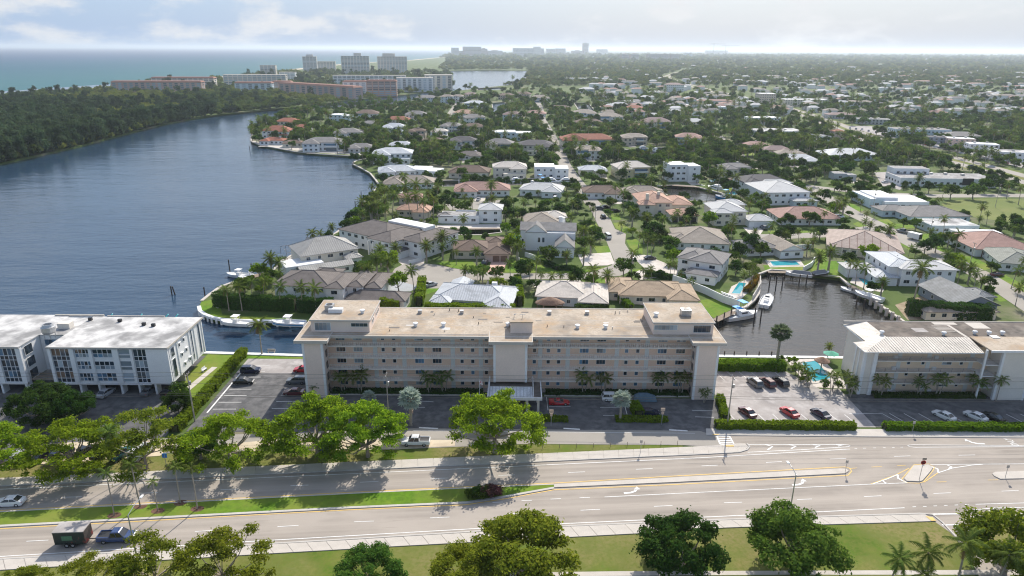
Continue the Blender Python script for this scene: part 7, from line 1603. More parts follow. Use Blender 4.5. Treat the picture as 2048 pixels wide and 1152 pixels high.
def scatter(name, pts, scale, kind, meshes):
    """a mass of plants as one object: points that each carry size, turn and which of the given meshes grows there"""
    col = bpy.data.collections.new(name + '_prototypes')
    for i, m_ in enumerate(meshes): col.objects.link(bpy.data.objects.new('plant_%02d' % i, m_))
    me = bpy.data.meshes.new(name); me.from_pydata([(q[0], q[1], 0) for q in pts], [], [])
    for nm, ty, arr in (('tree_scale', 'FLOAT', np.array(scale, dtype=np.float32)), ('tree_turn', 'FLOAT', np.array([random.uniform(0, 6.28) for _ in pts], dtype=np.float32)), ('tree_kind', 'INT', np.array(kind, dtype=np.int32))):
        at = me.attributes.new(nm, ty, 'POINT'); at.data.foreach_set('value', arr)
    fo = new(name, me); fo['kind'] = 'stuff'
    ng = bpy.data.node_groups.new(name, 'GeometryNodeTree'); ng.interface.new_socket('Geometry', in_out='INPUT', socket_type='NodeSocketGeometry'); ng.interface.new_socket('Geometry', in_out='OUTPUT', socket_type='NodeSocketGeometry')
    gi, go, iop, ci = (ng.nodes.new(t) for t in ('NodeGroupInput', 'NodeGroupOutput', 'GeometryNodeInstanceOnPoints', 'GeometryNodeCollectionInfo'))
    ci.inputs['Collection'].default_value = col; ci.inputs['Separate Children'].default_value = True; ci.inputs['Reset Children'].default_value = True
    iop.inputs['Pick Instance'].default_value = True
    def attr(nm, ty):
        a_ = ng.nodes.new('GeometryNodeInputNamedAttribute'); a_.data_type = ty; a_.inputs['Name'].default_value = nm; return a_.outputs['Attribute']
    cx_ = ng.nodes.new('ShaderNodeCombineXYZ'); ng.links.new(attr('tree_turn', 'FLOAT'), cx_.inputs[2])
    ng.links.new(gi.outputs[0], iop.inputs['Points']); ng.links.new(ci.outputs[0], iop.inputs['Instance']); ng.links.new(attr('tree_kind', 'INT'), iop.inputs['Instance Index'])
    ng.links.new(cx_.outputs[0], iop.inputs['Rotation']); ng.links.new(attr('tree_scale', 'FLOAT'), iop.inputs['Scale']); ng.links.new(iop.outputs[0], go.inputs[0])
    fo.modifiers.new('scatter', 'NODES').node_group = ng; return fo
FM = [tree_proto('pine' if i < 3 else 'mangrove', 70 + i)[1][1] for i in range(7)]
for i in range(3): FM[i].materials[0] = L_PINE
FS = [tree_proto('mangrove', 90 + i)[1][1] for i in range(3)]
for m_ in FS: m_.materials[0] = L_SCRUB
fk_, fs_ = [], []
for q in forest:
    px, py = P(q[0], q[1]); tall = (py > 215 and px < 430) or random.random() < .12
    patch_ = math.sin(q[0] * .021 + 1.3) * math.sin(q[1] * .013 + .4) + random.uniform(-.35, .35)       # scrub, hammock and casuarina grow in patches
    k = (7 + random.randrange(3)) if patch_ > .42 or (py < 205 and px < 620 and patch_ > -.1) else (random.choice((0, 1, 2)) if tall and random.random() < .85 else random.choice((3, 4, 5, 6)))
    fk_.append(k); fs_.append(random.choice((.7, .85, 1.0, 1.15, 1.3)) * random.uniform(.9, 1.1) * (.8 if k > 6 else 1) * (1 + max(0, q[1] - 900) / 2500))
scatter('barrier_island_forest', forest, fs_, fk_, FM + FS)
# mainland canopy: nearer ring finer, the plain beyond coarser
LAGN = pts2([(870, 139), (1068, 139), (1068, 150), (1040, 170), (905, 186), (860, 192), (800, 210), (600, 226), (500, 280), (745, 320), (757, 370), (400, 620), W(-600, 300), (0, 330), (500, 226), (700, 200), (860, 184), (905, 178), (906, 150)])
kk = Keep(FOOT + STREETS + CANALS + FIELDP, 60)
def okm(q): return on_land(q) and not kk.hit(q) and not inside(q, ISL)
def joined(p):
    """trunk, crown and dry fronds of a plant as one mesh with their own materials"""
    v, f, mi, mats = [], [], [], []
    for nm, me in p:
        n = len(v); v += [tuple(x.co) for x in me.vertices]
        k0 = len(mats); mats += list(me.materials)
        for po in me.polygons: f.append(tuple(i + n for i in po.vertices)); mi.append(k0 + po.material_index)
    me = bpy.data.meshes.new('plant'); me.from_pydata(v, [], f)
    for m_ in mats: me.materials.append(m_)
    me.polygons.foreach_set('material_index', mi); me.update(); return me
GM = [joined(p) for k in ('round', 'rounddark') for p in PROTO[k]]; PM = [joined(p) for p in PROTO['coconut']]
NG = len(GM)
def okn(q):
    if not okm(q) or q[1] < 335: return False
    return not (any(-26 < (q[1] - fy) < 0 and abs(q[0] - fx) < 12 for fx, fy in fronts) and random.random() < .93)
c1 = sample_px(3300, 500, 2100, 150, 330, okn, .8)
pts_ = list(EXTRA) + c1; kd_ = []; ss_ = []
for q in pts_:
    pal = random.random() < .22; kd_.append(NG + random.randrange(len(PM)) if pal else random.randrange(NG)); g = 1 + min(1.2, max(0, q[1] - 500) / 1600)
    ss_.append((random.uniform(.8, 1.25) if pal else random.uniform(.6, 1.15)) * g)
scatter('neighbourhood_greenery', pts_, ss_, kd_, GM + PM)
c2 = np.array(sample_px(8500, 880, 2100, 112, 172, okm, 1.0))
scatter('plain_canopy', [tuple(q) for q in c2], rng.uniform(.75, 1.35, len(c2)) * np.clip(c2[:, 1] / 1700, .7, 4), rng.integers(0, 6, len(c2)), FM[3:7] + FS[:2])
c3 = np.array(sample_px(5000, 980, 2150, 102.5, 114, lambda q: on_land(q) and 4500 < q[1] < 40000, 1.0))
crown_cloud(c3, c3[:, 1] / 1364 * rng.uniform(3, 8, len(c3)), rng.uniform(9, 16, len(c3)), 14, (6, 14), L_FAR, 'horizon_canopy', rng)

# --- roofs glimpsed through the canopy of the plain
mbw, mbrs = MB(), [MB(), MB(), MB(), MB()]
FARH = []
for q in sample_px(480, 1180, 2090, 107, 235, lambda q: okm(q) and q[1] > 800, 1.0):
    k = 1 + max(0, q[1] - 1500) / 2500; big_ = 2.2 if random.random() < .1 else 1; w, d, h = random.uniform(9, 20) * k * big_, random.uniform(8, 14) * min(k, 3), random.uniform(3.6, 6.5) + k
    mbw.box(q[0] - w / 2, q[0] + w / 2, q[1] - d / 2, q[1] + d / 2, 0, h + 1); a = (q[0] - w / 2 - .8, q[0] + w / 2 + .8, q[1] - d / 2 - .8, q[1] + d / 2 + .8); c = (q[0] - w / 4, q[0] + w / 4, q[1] - .3, q[1] + .3); random.choice((mbrs[0], mbrs[0], mbrs[1], mbrs[2], mbrs[3])).frustum(a, c, h + 1, h + 3.2)
o = mbw.build('far_house_walls', Wl['white']); o['kind'] = 'stuff'
for b_, k in zip(mbrs, ('white', 'beige', 'grey', 'pink')): o = b_.build('far_house_roofs', R_[k], uv=True); o['kind'] = 'stuff'
# ---------------------------------------------------------------- hedges
def hedge(px, w, h, m, label, world=None, z=0.0, dens=44, size=(.16, .3), name='hedge', core=None):
    l = resample(world if world else pts2(px), .8); rng = np.random.default_rng(len(label)); c = l[len(l) // 2]
    l = [(p[0] - c[0], p[1] - c[1]) for p in l]
    r = empty(name, (c[0], c[1], z), 0, label, 'hedge')
    MB().ridge(l, w * .62, 0, h * .86).build('branches', core or plain('hedge_dark_twigs', (0.05, 0.06, 0.02), .95, .3, 2.0), r)  # solid dark core filling the inside of the leaf shell
    L_ = len(l); n = int(L_ * .8 * (w + 2 * h) * dens); i = rng.integers(0, L_ - 1, n); f = rng.random(n)
    P0 = np.array(l); p = P0[i] + (P0[i + 1] - P0[i]) * f[:, None]; t = P0[i + 1] - P0[i]; t /= np.linalg.norm(t, axis=1, keepdims=True); nn = np.stack([-t[:, 1], t[:, 0]], 1)
    u = rng.random(n) * (w + 2 * h); pos = np.zeros((n, 3)); nrm = np.zeros((n, 3))
    s1 = u < h; s2 = u > h + w; top = ~(s1 | s2)
    wob = 1 + .14 * np.sin(i * .9) + .1 * np.sin(i * 2.3 + 1) + rng.normal(size=n) * .08
    off = np.where(s1, -w / 2 * wob, np.where(s2, w / 2 * wob, (u - h) - w / 2)); zz = np.where(s1, u, np.where(s2, u - h - w, h * (1 + .07 * np.sin(i * .7 + 1) + .05 * np.sin(i * 1.9)) + rng.normal(size=n) * .09))
    pos[:, :2] = p + nn * off[:, None]; pos[:, 2] = np.maximum(zz, .05); nrm[:, :2] = nn * np.where(s1, -1, np.where(s2, 1, 0))[:, None]; nrm[:, 2] = np.where(top, 1, .3); nrm += rng.normal(size=(n, 3)) * .5
    new('foliage', leaf_mesh('foliage', m, pos, nrm, rng.uniform(*size, n), .6, rng), r); return r
hedge(None, 2.0, 1.7, L_HEDGE, 'long clipped hedge along the left edge of the car park', [(-68.4, 121), (-68.4, 159)])
hedge(None, 1.7, 1.45, L_HEDGE, 'clipped hedge between the service road pavement and the pale car park', [(42.3, 124.1), (58, 124.0), (71.2, 123.9)])
hedge(None, 1.7, 1.4, L_HEDGE, 'long clipped hedge before the apricot block car park', [(77.2, 123.9), (100, 123.8), (135, 123.8)])
hedge(None, 1.5, 1.5, L_HEDGE, 'short hedge between the two car parks beside the utility pole', [(45.3, 126.8), (46.6, 136.0)])
hedge(None, 2.6, 2.2, L_HEDGE, 'deep hedge behind the pale car park before the canal lawn', [(46.4, 151.6), (57, 151.6), (67, 151.6)])
hedge([(432, 611), (470, 617), (530, 620), (592, 621)], 2.5, 4.2, L_DARK, 'tall dark clipped hedge around the point house, left stretch')
hedge([(600, 622), (640, 625), (668, 626)], 2.5, 4.2, L_DARK, 'tall dark clipped hedge around the point house, right stretch')
hedge([(838, 612), (842, 590), (845, 568)], 2.2, 3.0, L_HEDGE, 'bright upright hedge left of the white metal roof')
hedge([(1040, 612), (1038, 590), (1034, 566)], 2.0, 3.2, L_HEDGE, 'bright upright hedge between the white and cream roofs')
hedge([(760, 620), (800, 621)], 2.5, 3.4, L_HEDGE, 'bright hedge beside the taupe garage'); hedge([(850, 628), (940, 630), (1030, 630)], 2.2, 3.2, L_HEDGE, 'long bright hedge behind the apartment block roof')
hedge([(1150, 628), (1216, 624)], 2.0, 2.6, L_DARK, 'dark hedge behind the cream tile-roofed house'); hedge([(1222, 582), (1245, 606), (1262, 622)], 1.6, 2.0, L_HEDGE, 'slanting hedge left of the tan shingle house')
hedge([(1078, 518), (1095, 530), (1115, 540), (1150, 540)], 1.8, 1.6, L_DARK, 'low curved hedge before the white farmhouse'); hedge([(1290, 552), (1310, 553), (1340, 560), (1372, 564)], 2.0, 1.8, L_DARK, 'low hedge along the drive of the grey-roofed pool house')
hedge([(1812, 628), (1860, 632), (1920, 636), (1978, 638)], 3.5, 4.2, L_DARK, 'tall broad hedge before the grey metal gable house'); hedge([(1432, 374), (1466, 364)], 3, 3.5, L_DARK, 'dark clipped hedge beside the inner canal'); hedge([(1752, 428), (1795, 430)], 2.5, 2.2, L_DARK, 'dark hedge before the long grey roof')
hedge([(1735, 572), (1770, 577)], 1.6, 1.2, L_HEDGE, 'low hedge before the teal pool'); hedge([(1492, 585), (1508, 568), (1514, 555)], 1.6, 1.3, L_FLOWER, 'orange flowering hedge along the canal wall', name='flowering_hedge')
hedge(None, 1.6, .9, L_DARK, 'planting strip along the front of the long block, left wing', [(-40.5, 138.3), (-6.5, 138.3)]); hedge(None, 1.6, .9, L_DARK, 'planting strip along the front of the long block, right wing', [(7.8, 138.3), (40, 138.3)]); hedge(None, 1.4, .9, L_DARK, 'planting strip before the apricot block', [(82, 138.0), (107, 138.0)])
hedge(None, 1.6, .8, L_HEDGE, 'low shrubs in the middle planting island', [(22.0, 126.9), (33.0, 126.7)]); hedge(None, 1.9, 1.7, L_HEDGE, 'clipped shrub column beside the dark sedan', [(27.2, 128.0), (26.8, 132.8)]); hedge(None, 1.5, .8, L_HEDGE, 'low shrubs round the entrance pylon sign', [(6.2, 126.9), (12.0, 126.6)])
for i, (px, py, k) in enumerate(((946, 995, 'shrub'), (956, 992, 'shrub'), (966, 995, 'shrub'), (974, 990, 'shrubpurple'), (984, 993, 'shrubpurple'), (993, 990, 'shrubpurple'))):
    x, y = G(px, py); plant(k, x, y, 1.1, ('green' if k == 'shrub' else 'purple-leaved') + ' shrub in the grass median, ' + ('left', 'middle', 'right')[i % 3] + ' of three', 'shrubs in the median', z=.1)
for i, (x, y, s, k) in enumerate(((68.6, 143.5, .34, 'roundyellow'), (70.2, 146.5, .37, 'round'), (69.0, 149.5, .37, 'roundyellow'), (72.5, 141.8, .34, 'round'), (75.5, 141.4, .31, 'roundyellow'), (69.5, 153.5, .37, 'roundyellow'), (78.4, 141.8, .31, 'round'), (67.6, 156.0, .27, 'round'))):
    plant(k, x, y, s, 'leafy shrub around the turquoise pool, %s counted from the lot' % ('first', 'second', 'third', 'fourth', 'fifth', 'sixth', 'seventh', 'eighth')[i], 'shrubs around the turquoise pool')
for i, (x, y) in enumerate(((68.2, 145.2), (69.0, 142.0), (74.0, 141.0), (77.5, 140.6))): plant('cluster', x, y, .85, 'palm clump beside the turquoise pool, %s from the lot' % ('first', 'second', 'third', 'fourth')[i], 'palm clumps beside the turquoise pool')
x, y = G(1655, 714); plant('date', x, y, .55, 'bushy palm on the bank behind the turquoise pool')
# ---------------------------------------------------------------- pools
def pool(px, label, deck=1.2, m=M_POOL):
    p = pts2(px); c = (sum(q[0] for q in p) / len(p), sum(q[1] for q in p) / len(p)); r = empty('swimming_pool', (c[0], c[1], 0), 0, label, 'swimming pool')
    loc = [(q[0] - c[0], q[1] - c[1]) for q in p]; out_ = [(q[0] * (1 + deck / math.hypot(*q)), q[1] * (1 + deck / math.hypot(*q))) for q in loc]
    MB().sheet(out_, .12, [loc]).skirt(out_, 0, .12).build('pool_edge', M_PAVER, r); MB().sheet(loc, .06).build('pool_water', m, r); return r
pool([(1604, 726), (1632, 722), (1662, 757), (1626, 764)], 'turquoise angular pool between the car park and the apricot block')
pool([(1463, 587), (1478, 565), (1492, 567), (1480, 588)], 'long blue pool beside the grey-roofed house on the canal', .6)
pool([(1540, 523), (1590, 522), (1600, 530), (1546, 532)], 'rectangular turquoise pool before the small gabled cottage')
pool([(1018, 472), (1040, 470), (1044, 480), (1022, 482)], 'bright blue pool left of the white farmhouse', .5); pool([(768, 353), (788, 350), (790, 357), (774, 358)], 'small blue pool of the poolside house on the seawall', .5)
pool([(1716, 556), (1735, 560), (1748, 572), (1730, 570)], 'teal pool beside the large white canal house', .5, M_TEAL and M_POOL); pool([(1462, 384), (1478, 382), (1482, 388), (1466, 390)], 'blue pool beside the inner canal', .5); pool([(428, 611), (432, 604), (438, 606), (436, 616)], 'small round pool at the tip of the point', .5); pool([(1419, 360), (1432, 359), (1436, 363), (1422, 364)], 'small pool behind the moored yachts', .4); pool([(1690, 523), (1700, 522), (1704, 527), (1693, 528)], 'small blue pool beside the arched porch', .4)
# ---------------------------------------------------------------- vehicles
M_CHROME = plain('chrome_trim', (0.6, 0.6, 0.62), .25, .05, metal=.8); M_TAIL = plain('tail_lamp_red', (0.35, 0.01, 0.01), .3, .05); M_HEAD = plain('head_lamp', (0.75, 0.75, 0.72), .2, .03); M_CARGLASS = glass('car_glass', (0.012, 0.014, 0.016), .05)
_car = {}
def wheel_mesh(r, w):
    k = ('w', r)
    if k not in _car:
        t = MB(); t.lathe([(r * .55, -w / 2), (r, -w / 2), (r, w / 2), (r * .55, w / 2)], 14); t.v = [(p[0], p[2], p[1] + r) for p in t.v]
        h = MB(); h.lathe([(.001, -w / 2 * .9), (r * .58, -w / 2 * .9)], 10); h.lathe([(r * .58, w / 2 * .9), (.001, w / 2 * .9)], 10); h.v = [(p[0], p[2], p[1] + r) for p in h.v]
        _car[k] = (t.mesh('wheel', M_RUBBER), h.mesh('rim', M_METAL))
    return _car[k]
SHAPES = { # length, width, stations of lower body (x, z bottom, z top, half width); glasshouse bottom and top (x0,x1), z belt, z roof
 'sedan': (4.7, 1.8, [(-2.35, .45, .72, .70), (-2.25, .28, .95, .82), (-1.5, .22, 1.0, .9), (0, .2, .98, .9), (1.3, .22, .92, .9), (2.1, .26, .78, .82), (2.35, .42, .62, .66)], (-1.75, 1.15), (-.95, .35), .97, 1.44),
 'suv': (4.7, 1.9, [(-2.35, .5, .95, .80), (-2.3, .34, 1.08, .9), (-1.5, .28, 1.12, .95), (0, .28, 1.12, .95), (1.4, .28, 1.05, .95), (2.15, .32, .95, .86), (2.35, .5, .78, .72)], (-2.2, 1.2), (-1.95, .35), 1.1, 1.72),
 'sports': (4.6, 1.9, [(-2.3, .4, .72, .76), (-2.2, .26, .90, .88), (-1.4, .2, .88, .95), (0, .18, .78, .95), (1.3, .2, .74, .93), (2.1, .24, .58, .82), (2.3, .36, .48, .62)], (-1.35, .95), (-.55, .1), .79, 1.14),
 'van': (5.4, 2.0, [(-2.7, .45, 1.2, .92), (-2.65, .35, 1.35, .98), (-1.5, .32, 1.38, 1.0), (0, .32, 1.38, 1.0), (1.7, .32, 1.3, .98), (2.5, .34, 1.05, .9), (2.7, .5, .85, .78)], (-2.62, 2.15), (-2.5, 1.35), 1.36, 2.15),
 'pickup': (5.7, 2.0, [(-2.85, .55, .95, .92), (-2.8, .48, 1.08, .98), (-1.5, .45, 1.1, 1.0), (0, .42, 1.1, 1.0), (1.6, .42, 1.12, 1.0), (2.6, .45, 1.02, .92), (2.85, .6, .85, .8)], (-.75, 1.5), (-.55, .75), 1.08, 1.86)}
def car_meshes(shape, paint_):
    k = (shape, paint_.name)
    if k in _car: return _car[k]
    L_, W_, st, gb, gt, zb, zr = SHAPES[shape]; b = MB(); n = len(st); vs = []
    for x, z0, z1, hw in st: vs += [(x, -hw, z0), (x, -hw, z0 + (z1 - z0) * .62), (x, -hw * .93, z1), (x, hw * .93, z1), (x, hw, z0 + (z1 - z0) * .62), (x, hw, z0)]
    fs = [tuple(reversed(range(6))), tuple(range(6 * n - 6, 6 * n))]
    for i in range(n - 1):
        for j in range(6): a, c = 6 * i + j, 6 * i + (j + 1) % 6; fs.append((a, c, c + 6, a + 6))
    b.add(vs, fs); hw = st[3][3] * .9; tw = hw * .8
    g = MB(); g.frustum((gb[0], gb[1], -hw, hw), (gt[0], gt[1], -tw, tw), zb - .02, zr); rf = MB(); rf.frustum((gt[0] - .06, gt[1] + .06, -tw - .03, tw + .03), (gt[0] + .12, gt[1] - .12, -tw * .82, tw * .82), zr - .02, zr + .07)
    pil = MB()
    for s in (-1, 1):
        for f in (.0, .48, 1.0): pil.tube([(gb[0] + (gb[1] - gb[0]) * f, s * (hw + .005), zb), (gt[0] + (gt[1] - gt[0]) * f, s * (tw + .01), zr)], .045, 4)
    rf.v_ = None; rf.add(pil.v, pil.f)
    _car[k] = (b.mesh('body', paint_, smooth=False), g.mesh('windows', M_CARGLASS), rf.mesh('cabin_roof', paint_)); return _car[k]
PAINTS = {n: car_paint('car_' + n, c) for n, c in dict(black=(.012, .012, .014), white=(.75, .75, .75), silver=(.42, .43, .45), grey=(.13, .14, .15), red=(.42, .012, .02), maroon=(.09, .012, .018), blue=(.03, .06, .16), teal=(.02, .10, .10), navy=(.015, .02, .05), tan=(.38, .32, .24)).items()}
def car(shape, col, x, y, rz, label, group=None, z=.05, detail=True, name=None):
    L_, W_, st, gb, gt, zb, zr = SHAPES[shape]; r = empty(name or 'parked_car', (x, y, z), rz, label, 'truck' if shape == 'pickup' else ('van' if shape == 'van' else 'car'), group)
    bm, gm, rm = car_meshes(shape, PAINTS[col]); new('body', bm, r); new('windows', gm, r); new('cabin_roof', rm, r)
    if detail:
        wr = .33 if shape in ('sedan', 'sports') else .38; t, h = wheel_mesh(wr, .22)
        for sx in (-1, 1):
            for sy in (-1, 1): w_ = new('wheel', t, r, (sx * L_ * .30, sy * (W_ / 2 - .11), 0)); new('rim', h, w_)
        for sy in (-1, 1): boxpart('headlight', (.08, .36, .14), M_HEAD, r, (L_ / 2 - .12, sy * W_ * .33, st[-2][2] - .22)); boxpart('tail_light', (.08, .3, .16), M_TAIL, r, (-L_ / 2 + .08, sy * W_ * .36, st[1][2] - .26))
    if shape == 'pickup':
        boxpart('cargo_bed', (1.85, 1.6, .06), M_DARK, r, (-1.72, 0, 1.06))
        for sy in (-1, 1): boxpart('bed_rail', (1.95, .12, .22), PAINTS[col], r, (-1.75, sy * .9, 1.05))
        boxpart('tailgate', (.1, 1.8, .25), PAINTS[col], r, (-2.72, 0, 1.02))
    return r
def carp(shape, col, px, py, deg, label, group=None, **k): x, y = G(px, py); return car(shape, col, x, y, math.radians(deg), label, group, **k)
GP = 'cars in the car park of the long block'
carp('sedan', 'black', 488, 767, 3, 'glossy black sedan in the left bays, nearer of two', GP); carp('suv', 'navy', 502, 745, 3, 'dark blue estate car in the left bays, further of two', GP); carp('suv', 'grey', 594, 766, 180, 'grey SUV beside the left stair tower', GP); carp('sedan', 'maroon', 588, 789, 180, 'dark maroon sedan in front of the grey SUV', GP); carp('sedan', 'red', 607, 743, 180, 'red car half hidden behind the left stair tower', GP)
carp('sports', 'red', 1118, 808, 0, 'bright red sports coupe right of the porch', GP); carp('suv', 'white', 1224, 800, 0, 'white car half hidden by the middle silver palm', GP); carp('sedan', 'navy', 1297, 830, 0, 'dark blue sedan beside the clipped shrub column', GP)
x, y = G(1290, 801); r = empty('covered_car', (x, y, .05), 0, 'car under a dusty blue cover before the right wing', 'car', GP)
tp = MB(); tp.add([(-2.5, -.95, .1), (2.5, -.95, .1), (2.5, .95, .1), (-2.5, .95, .1), (-2.3, -.85, 1.0), (2.3, -.85, .85), (2.3, .85, .85), (-2.3, .85, 1.0), (-1.4, -.7, 1.55), (.5, -.7, 1.55), (.5, .7, 1.55), (-1.4, .7, 1.55)], [(0, 1, 5, 4), (1, 2, 6, 5), (2, 3, 7, 6), (3, 0, 4, 7), (4, 5, 9, 8), (5, 6, 10, 9), (6, 7, 11, 10), (7, 4, 8, 11), (8, 9, 10, 11)]); tp.build('cover', plain('blue_grey_tarp', (.12, .19, .24), .8, .12), r)
GR = 'cars in the pale car park'
for px, py, sh, col, dg, lab in ((1509, 770, 'suv', 'grey', 105, 'grey SUV at the back of the pale car park'), (1534, 770, 'suv', 'maroon', 105, 'dark red SUV between grey and black ones'), (1560, 769, 'suv', 'black', 105, 'black SUV at the back next to the palms'), (1494, 829, 'sedan', 'maroon', 110, 'maroon sedan behind the front hedge'), (1578, 829, 'sedan', 'red', 112, 'bright red sedan behind the front hedge'), (1640, 832, 'sedan', 'navy', 112, 'dark blue sedan in the tree shadow behind the hedge')): carp(sh, col, px, py, dg, lab, GR)
GA = 'cars before the apricot block'
for px, py, sh, col, lab in ((1887, 836, 'sedan', 'white', 'white sedan with sunroof before the apricot block, left of two'), (1950, 837, 'sedan', 'white', 'white sedan before the apricot block, right of two'), (1984, 839, 'sedan', 'black', 'black sedan beside the right white one')): carp(sh, col, px, py, 117, lab, GA)
GL = 'cars parked under the verge trees'
for px, py, sh, col, lab in ((8, 921, 'sedan', 'grey', 'grey car under the leftmost verge tree'), (42, 918, 'suv', 'silver', 'silver SUV under the verge trees, second from left'), (88, 917, 'sedan', 'black', 'black sedan under the verge trees, third from left'), (125, 914, 'suv', 'navy', 'dark SUV under the verge trees, fourth from left'), (168, 913, 'pickup', 'black', 'black pickup under the verge trees'), (207, 912, 'suv', 'black', 'black SUV left of the dark palm'), (244, 913, 'suv', 'teal', 'dark teal SUV right of the dark palm'), (286, 911, 'van', 'white', 'white van beside the thin-crowned tree'), (655, 895, 'suv', 'blue', 'blue car hidden under the broad tree pair')): carp(sh, col, px, py, 72, lab, GL)
for px, py, col, lab in ((213, 790, 'silver', 'silver car in the undercroft of the white block'), (300, 786, 'grey', 'grey car in the undercroft near the right corner'), (340, 786, 'black', 'black car in the last bay of the undercroft')): carp('sedan', col, px, py, 80, lab, 'cars under the white block')
carp('pickup', 'white', 832, 889, 180, 'white crew pickup parked on the sandy verge', z=.08)
carp('sedan', 'white', 22, 1009, 184, 'white sedan driving left on the far carriageway', name='moving_car')
pk = carp('pickup', 'blue', 236, 1080, 4, 'dark blue pickup towing the box trailer', name='pickup_truck')
x, y = G(150, 1085); t = empty('box_trailer', (x, y, .05), math.radians(4), 'boxy dark green trailer with white roof towed by the blue pickup', 'trailer')
M_TRAIL = plain('dark_green_trailer', (.022, .034, .028), .5, .3, 1.2, dirt=((.25, .05, .03), .6, .62, .7)); M_TRAILF = plain('red_trailer_front', (.07, .06, .055), .5, .4, 1.5, dirt=((.40, .05, .04), .8, .52, .6))
boxpart('box', (4.6, 2.3, 2.2), M_TRAIL, t, (0, 0, .55)); boxpart('roof', (4.7, 2.4, .12), M_LOT, t, (0, 0, 2.76)); boxpart('front_panel', (.05, 2.25, 2.1), M_TRAILF, t, (2.33, 0, .6))
boxpart('side_panel', (1.6, .04, .8), plain('faded_green_panel', (.10, .22, .13), .6, .3), t, (-.3, -1.17, 1.3)); MB().tube([(2.3, 0, .6), (3.7, 0, .55)], .07).build('hitch', M_DARK, t)
tm, rm_ = wheel_mesh(.38, .22)
for sx in (-.5, .4):
    for sy in (-1, 1): w_ = new('wheel', tm, t, (sx, sy * 1.2, 0)); new('rim', rm_, w_)
GN = 'cars in the streets of the neighbourhood'
for px, py, sh, col, dg, lab in ((1215, 476, 'van', 'white', 100, 'white van parked on the street beside the farmhouse'), (1206, 436, 'suv', 'black', 95, 'dark car on the street above the white van'), (1199, 419, 'suv', 'grey', 20, 'grey SUV near the bend of the street'), (1211, 416, 'sedan', 'black', 10, 'black sedan beside the grey SUV at the bend'), (1232, 424, 'sedan', 'black', 15, 'black sedan in the drive of the peach-tiled house'), (970, 529, 'suv', 'black', 80, 'dark SUV before the clay tile garage'), (1806, 466, 'pickup', 'grey', 118, 'grey pickup hitched to the white street trailer'), (1994, 552, 'sedan', 'maroon', 10, 'maroon sedan on the diagonal street'), (1678, 436, 'suv', 'white', 0, 'white SUV beside the pinkish roof'), (1527, 458, 'suv', 'grey', 95, 'dark SUV before the double garage'), (1300, 519, 'sedan', 'black', 10, 'black car in the paved drive of the shingle house'), (977, 400, 'suv', 'black', 80, 'dark SUV before the long terracotta roof'), (957, 401, 'sedan', 'silver', 80, 'silver car before the long terracotta roof'), (1110, 400, 'van', 'white', 80, 'white van behind the farmhouse trees'), (1880, 362, 'suv', 'white', 60, 'white car beside the long showroom'), (1770, 366, 'sedan', 'white', 20, 'white car in the showroom side lot'), (1795, 362, 'suv', 'black', 20, 'black car in the showroom side lot'), (862, 572, 'sedan', 'silver', 40, 'silver car at the edge of the cul-de-sac'), (912, 571, 'sedan', 'grey', 170, 'grey car before the white metal roof')): carp(sh, col, px, py, dg, lab, GN)
x, y = G(1828, 479); t = empty('cargo_trailer', (x, y, .06), math.radians(118), 'white enclosed trailer on the diagonal street', 'trailer'); boxpart('box', (5, 2.3, 2.3), M_WHITE, t, (0, 0, .5)); boxpart('rear_door', (.06, 2.1, 2.1), M_DARK, t, (-2.52, 0, .6))
for sy in (-1, 1): w_ = new('wheel', tm, t, (0, sy * 1.2, 0)); new('rim', rm_, w_)
random.seed(5)
cols = ['white', 'white', 'silver', 'grey', 'black', 'red', 'tan', 'blue']
NUM = ['first', 'second', 'third', 'fourth', 'fifth', 'sixth', 'seventh', 'eighth', 'ninth', 'tenth', 'eleventh', 'twelfth', 'thirteenth', 'fourteenth', 'fifteenth', 'sixteenth']
for row, (a, b) in enumerate((((1852, 291), (2010, 328)), ((1880, 290), (2040, 327)), ((1905, 288), (2060, 322)))):
    A, B_ = Vector(G(*a)), Vector(G(*b)); n = 15
    for i in range(n):
        if random.random() < .15: continue
        q = A + (B_ - A) * (i / (n - 1)); c = random.choice(cols)
        car(random.choice(('sedan', 'suv')), c, q.x, q.y, math.atan2((B_ - A).y, (B_ - A).x) + 1.4, '%s car in the shop car park, %s place of the %s row' % (c, NUM[i], ('near', 'middle', 'far')[row]), 'cars in the shop car park', z=.11, detail=False)
for i, (px, py, c) in enumerate(((1700, 258, 'white'), (1712, 259, 'silver'), (1724, 260, 'white'), (1737, 263, 'silver'), (1752, 266, 'black'), (1765, 268, 'white'))): carp('suv', c, px, py, 60, '%s car in the small lot by the angled grey store, %s from left' % (c, NUM[i]), 'cars by the angled store', z=.11, detail=False)
for i, (px, py, c, dg) in enumerate(((1837, 297, 'black', -20), (1900, 315, 'black', -22), (1943, 334, 'navy', -25), (1982, 335, 'silver', 155), (1765, 283, 'white', -25), (1700, 263, 'grey', 150))): carp('sedan', c, px, py, dg, '%s car driving on the avenue, %s from the near end' % (c, ('third', 'second', 'first', 'fourth', 'fifth', 'sixth')[i]), 'cars on the avenue', z=.1, detail=False, name='moving_car')
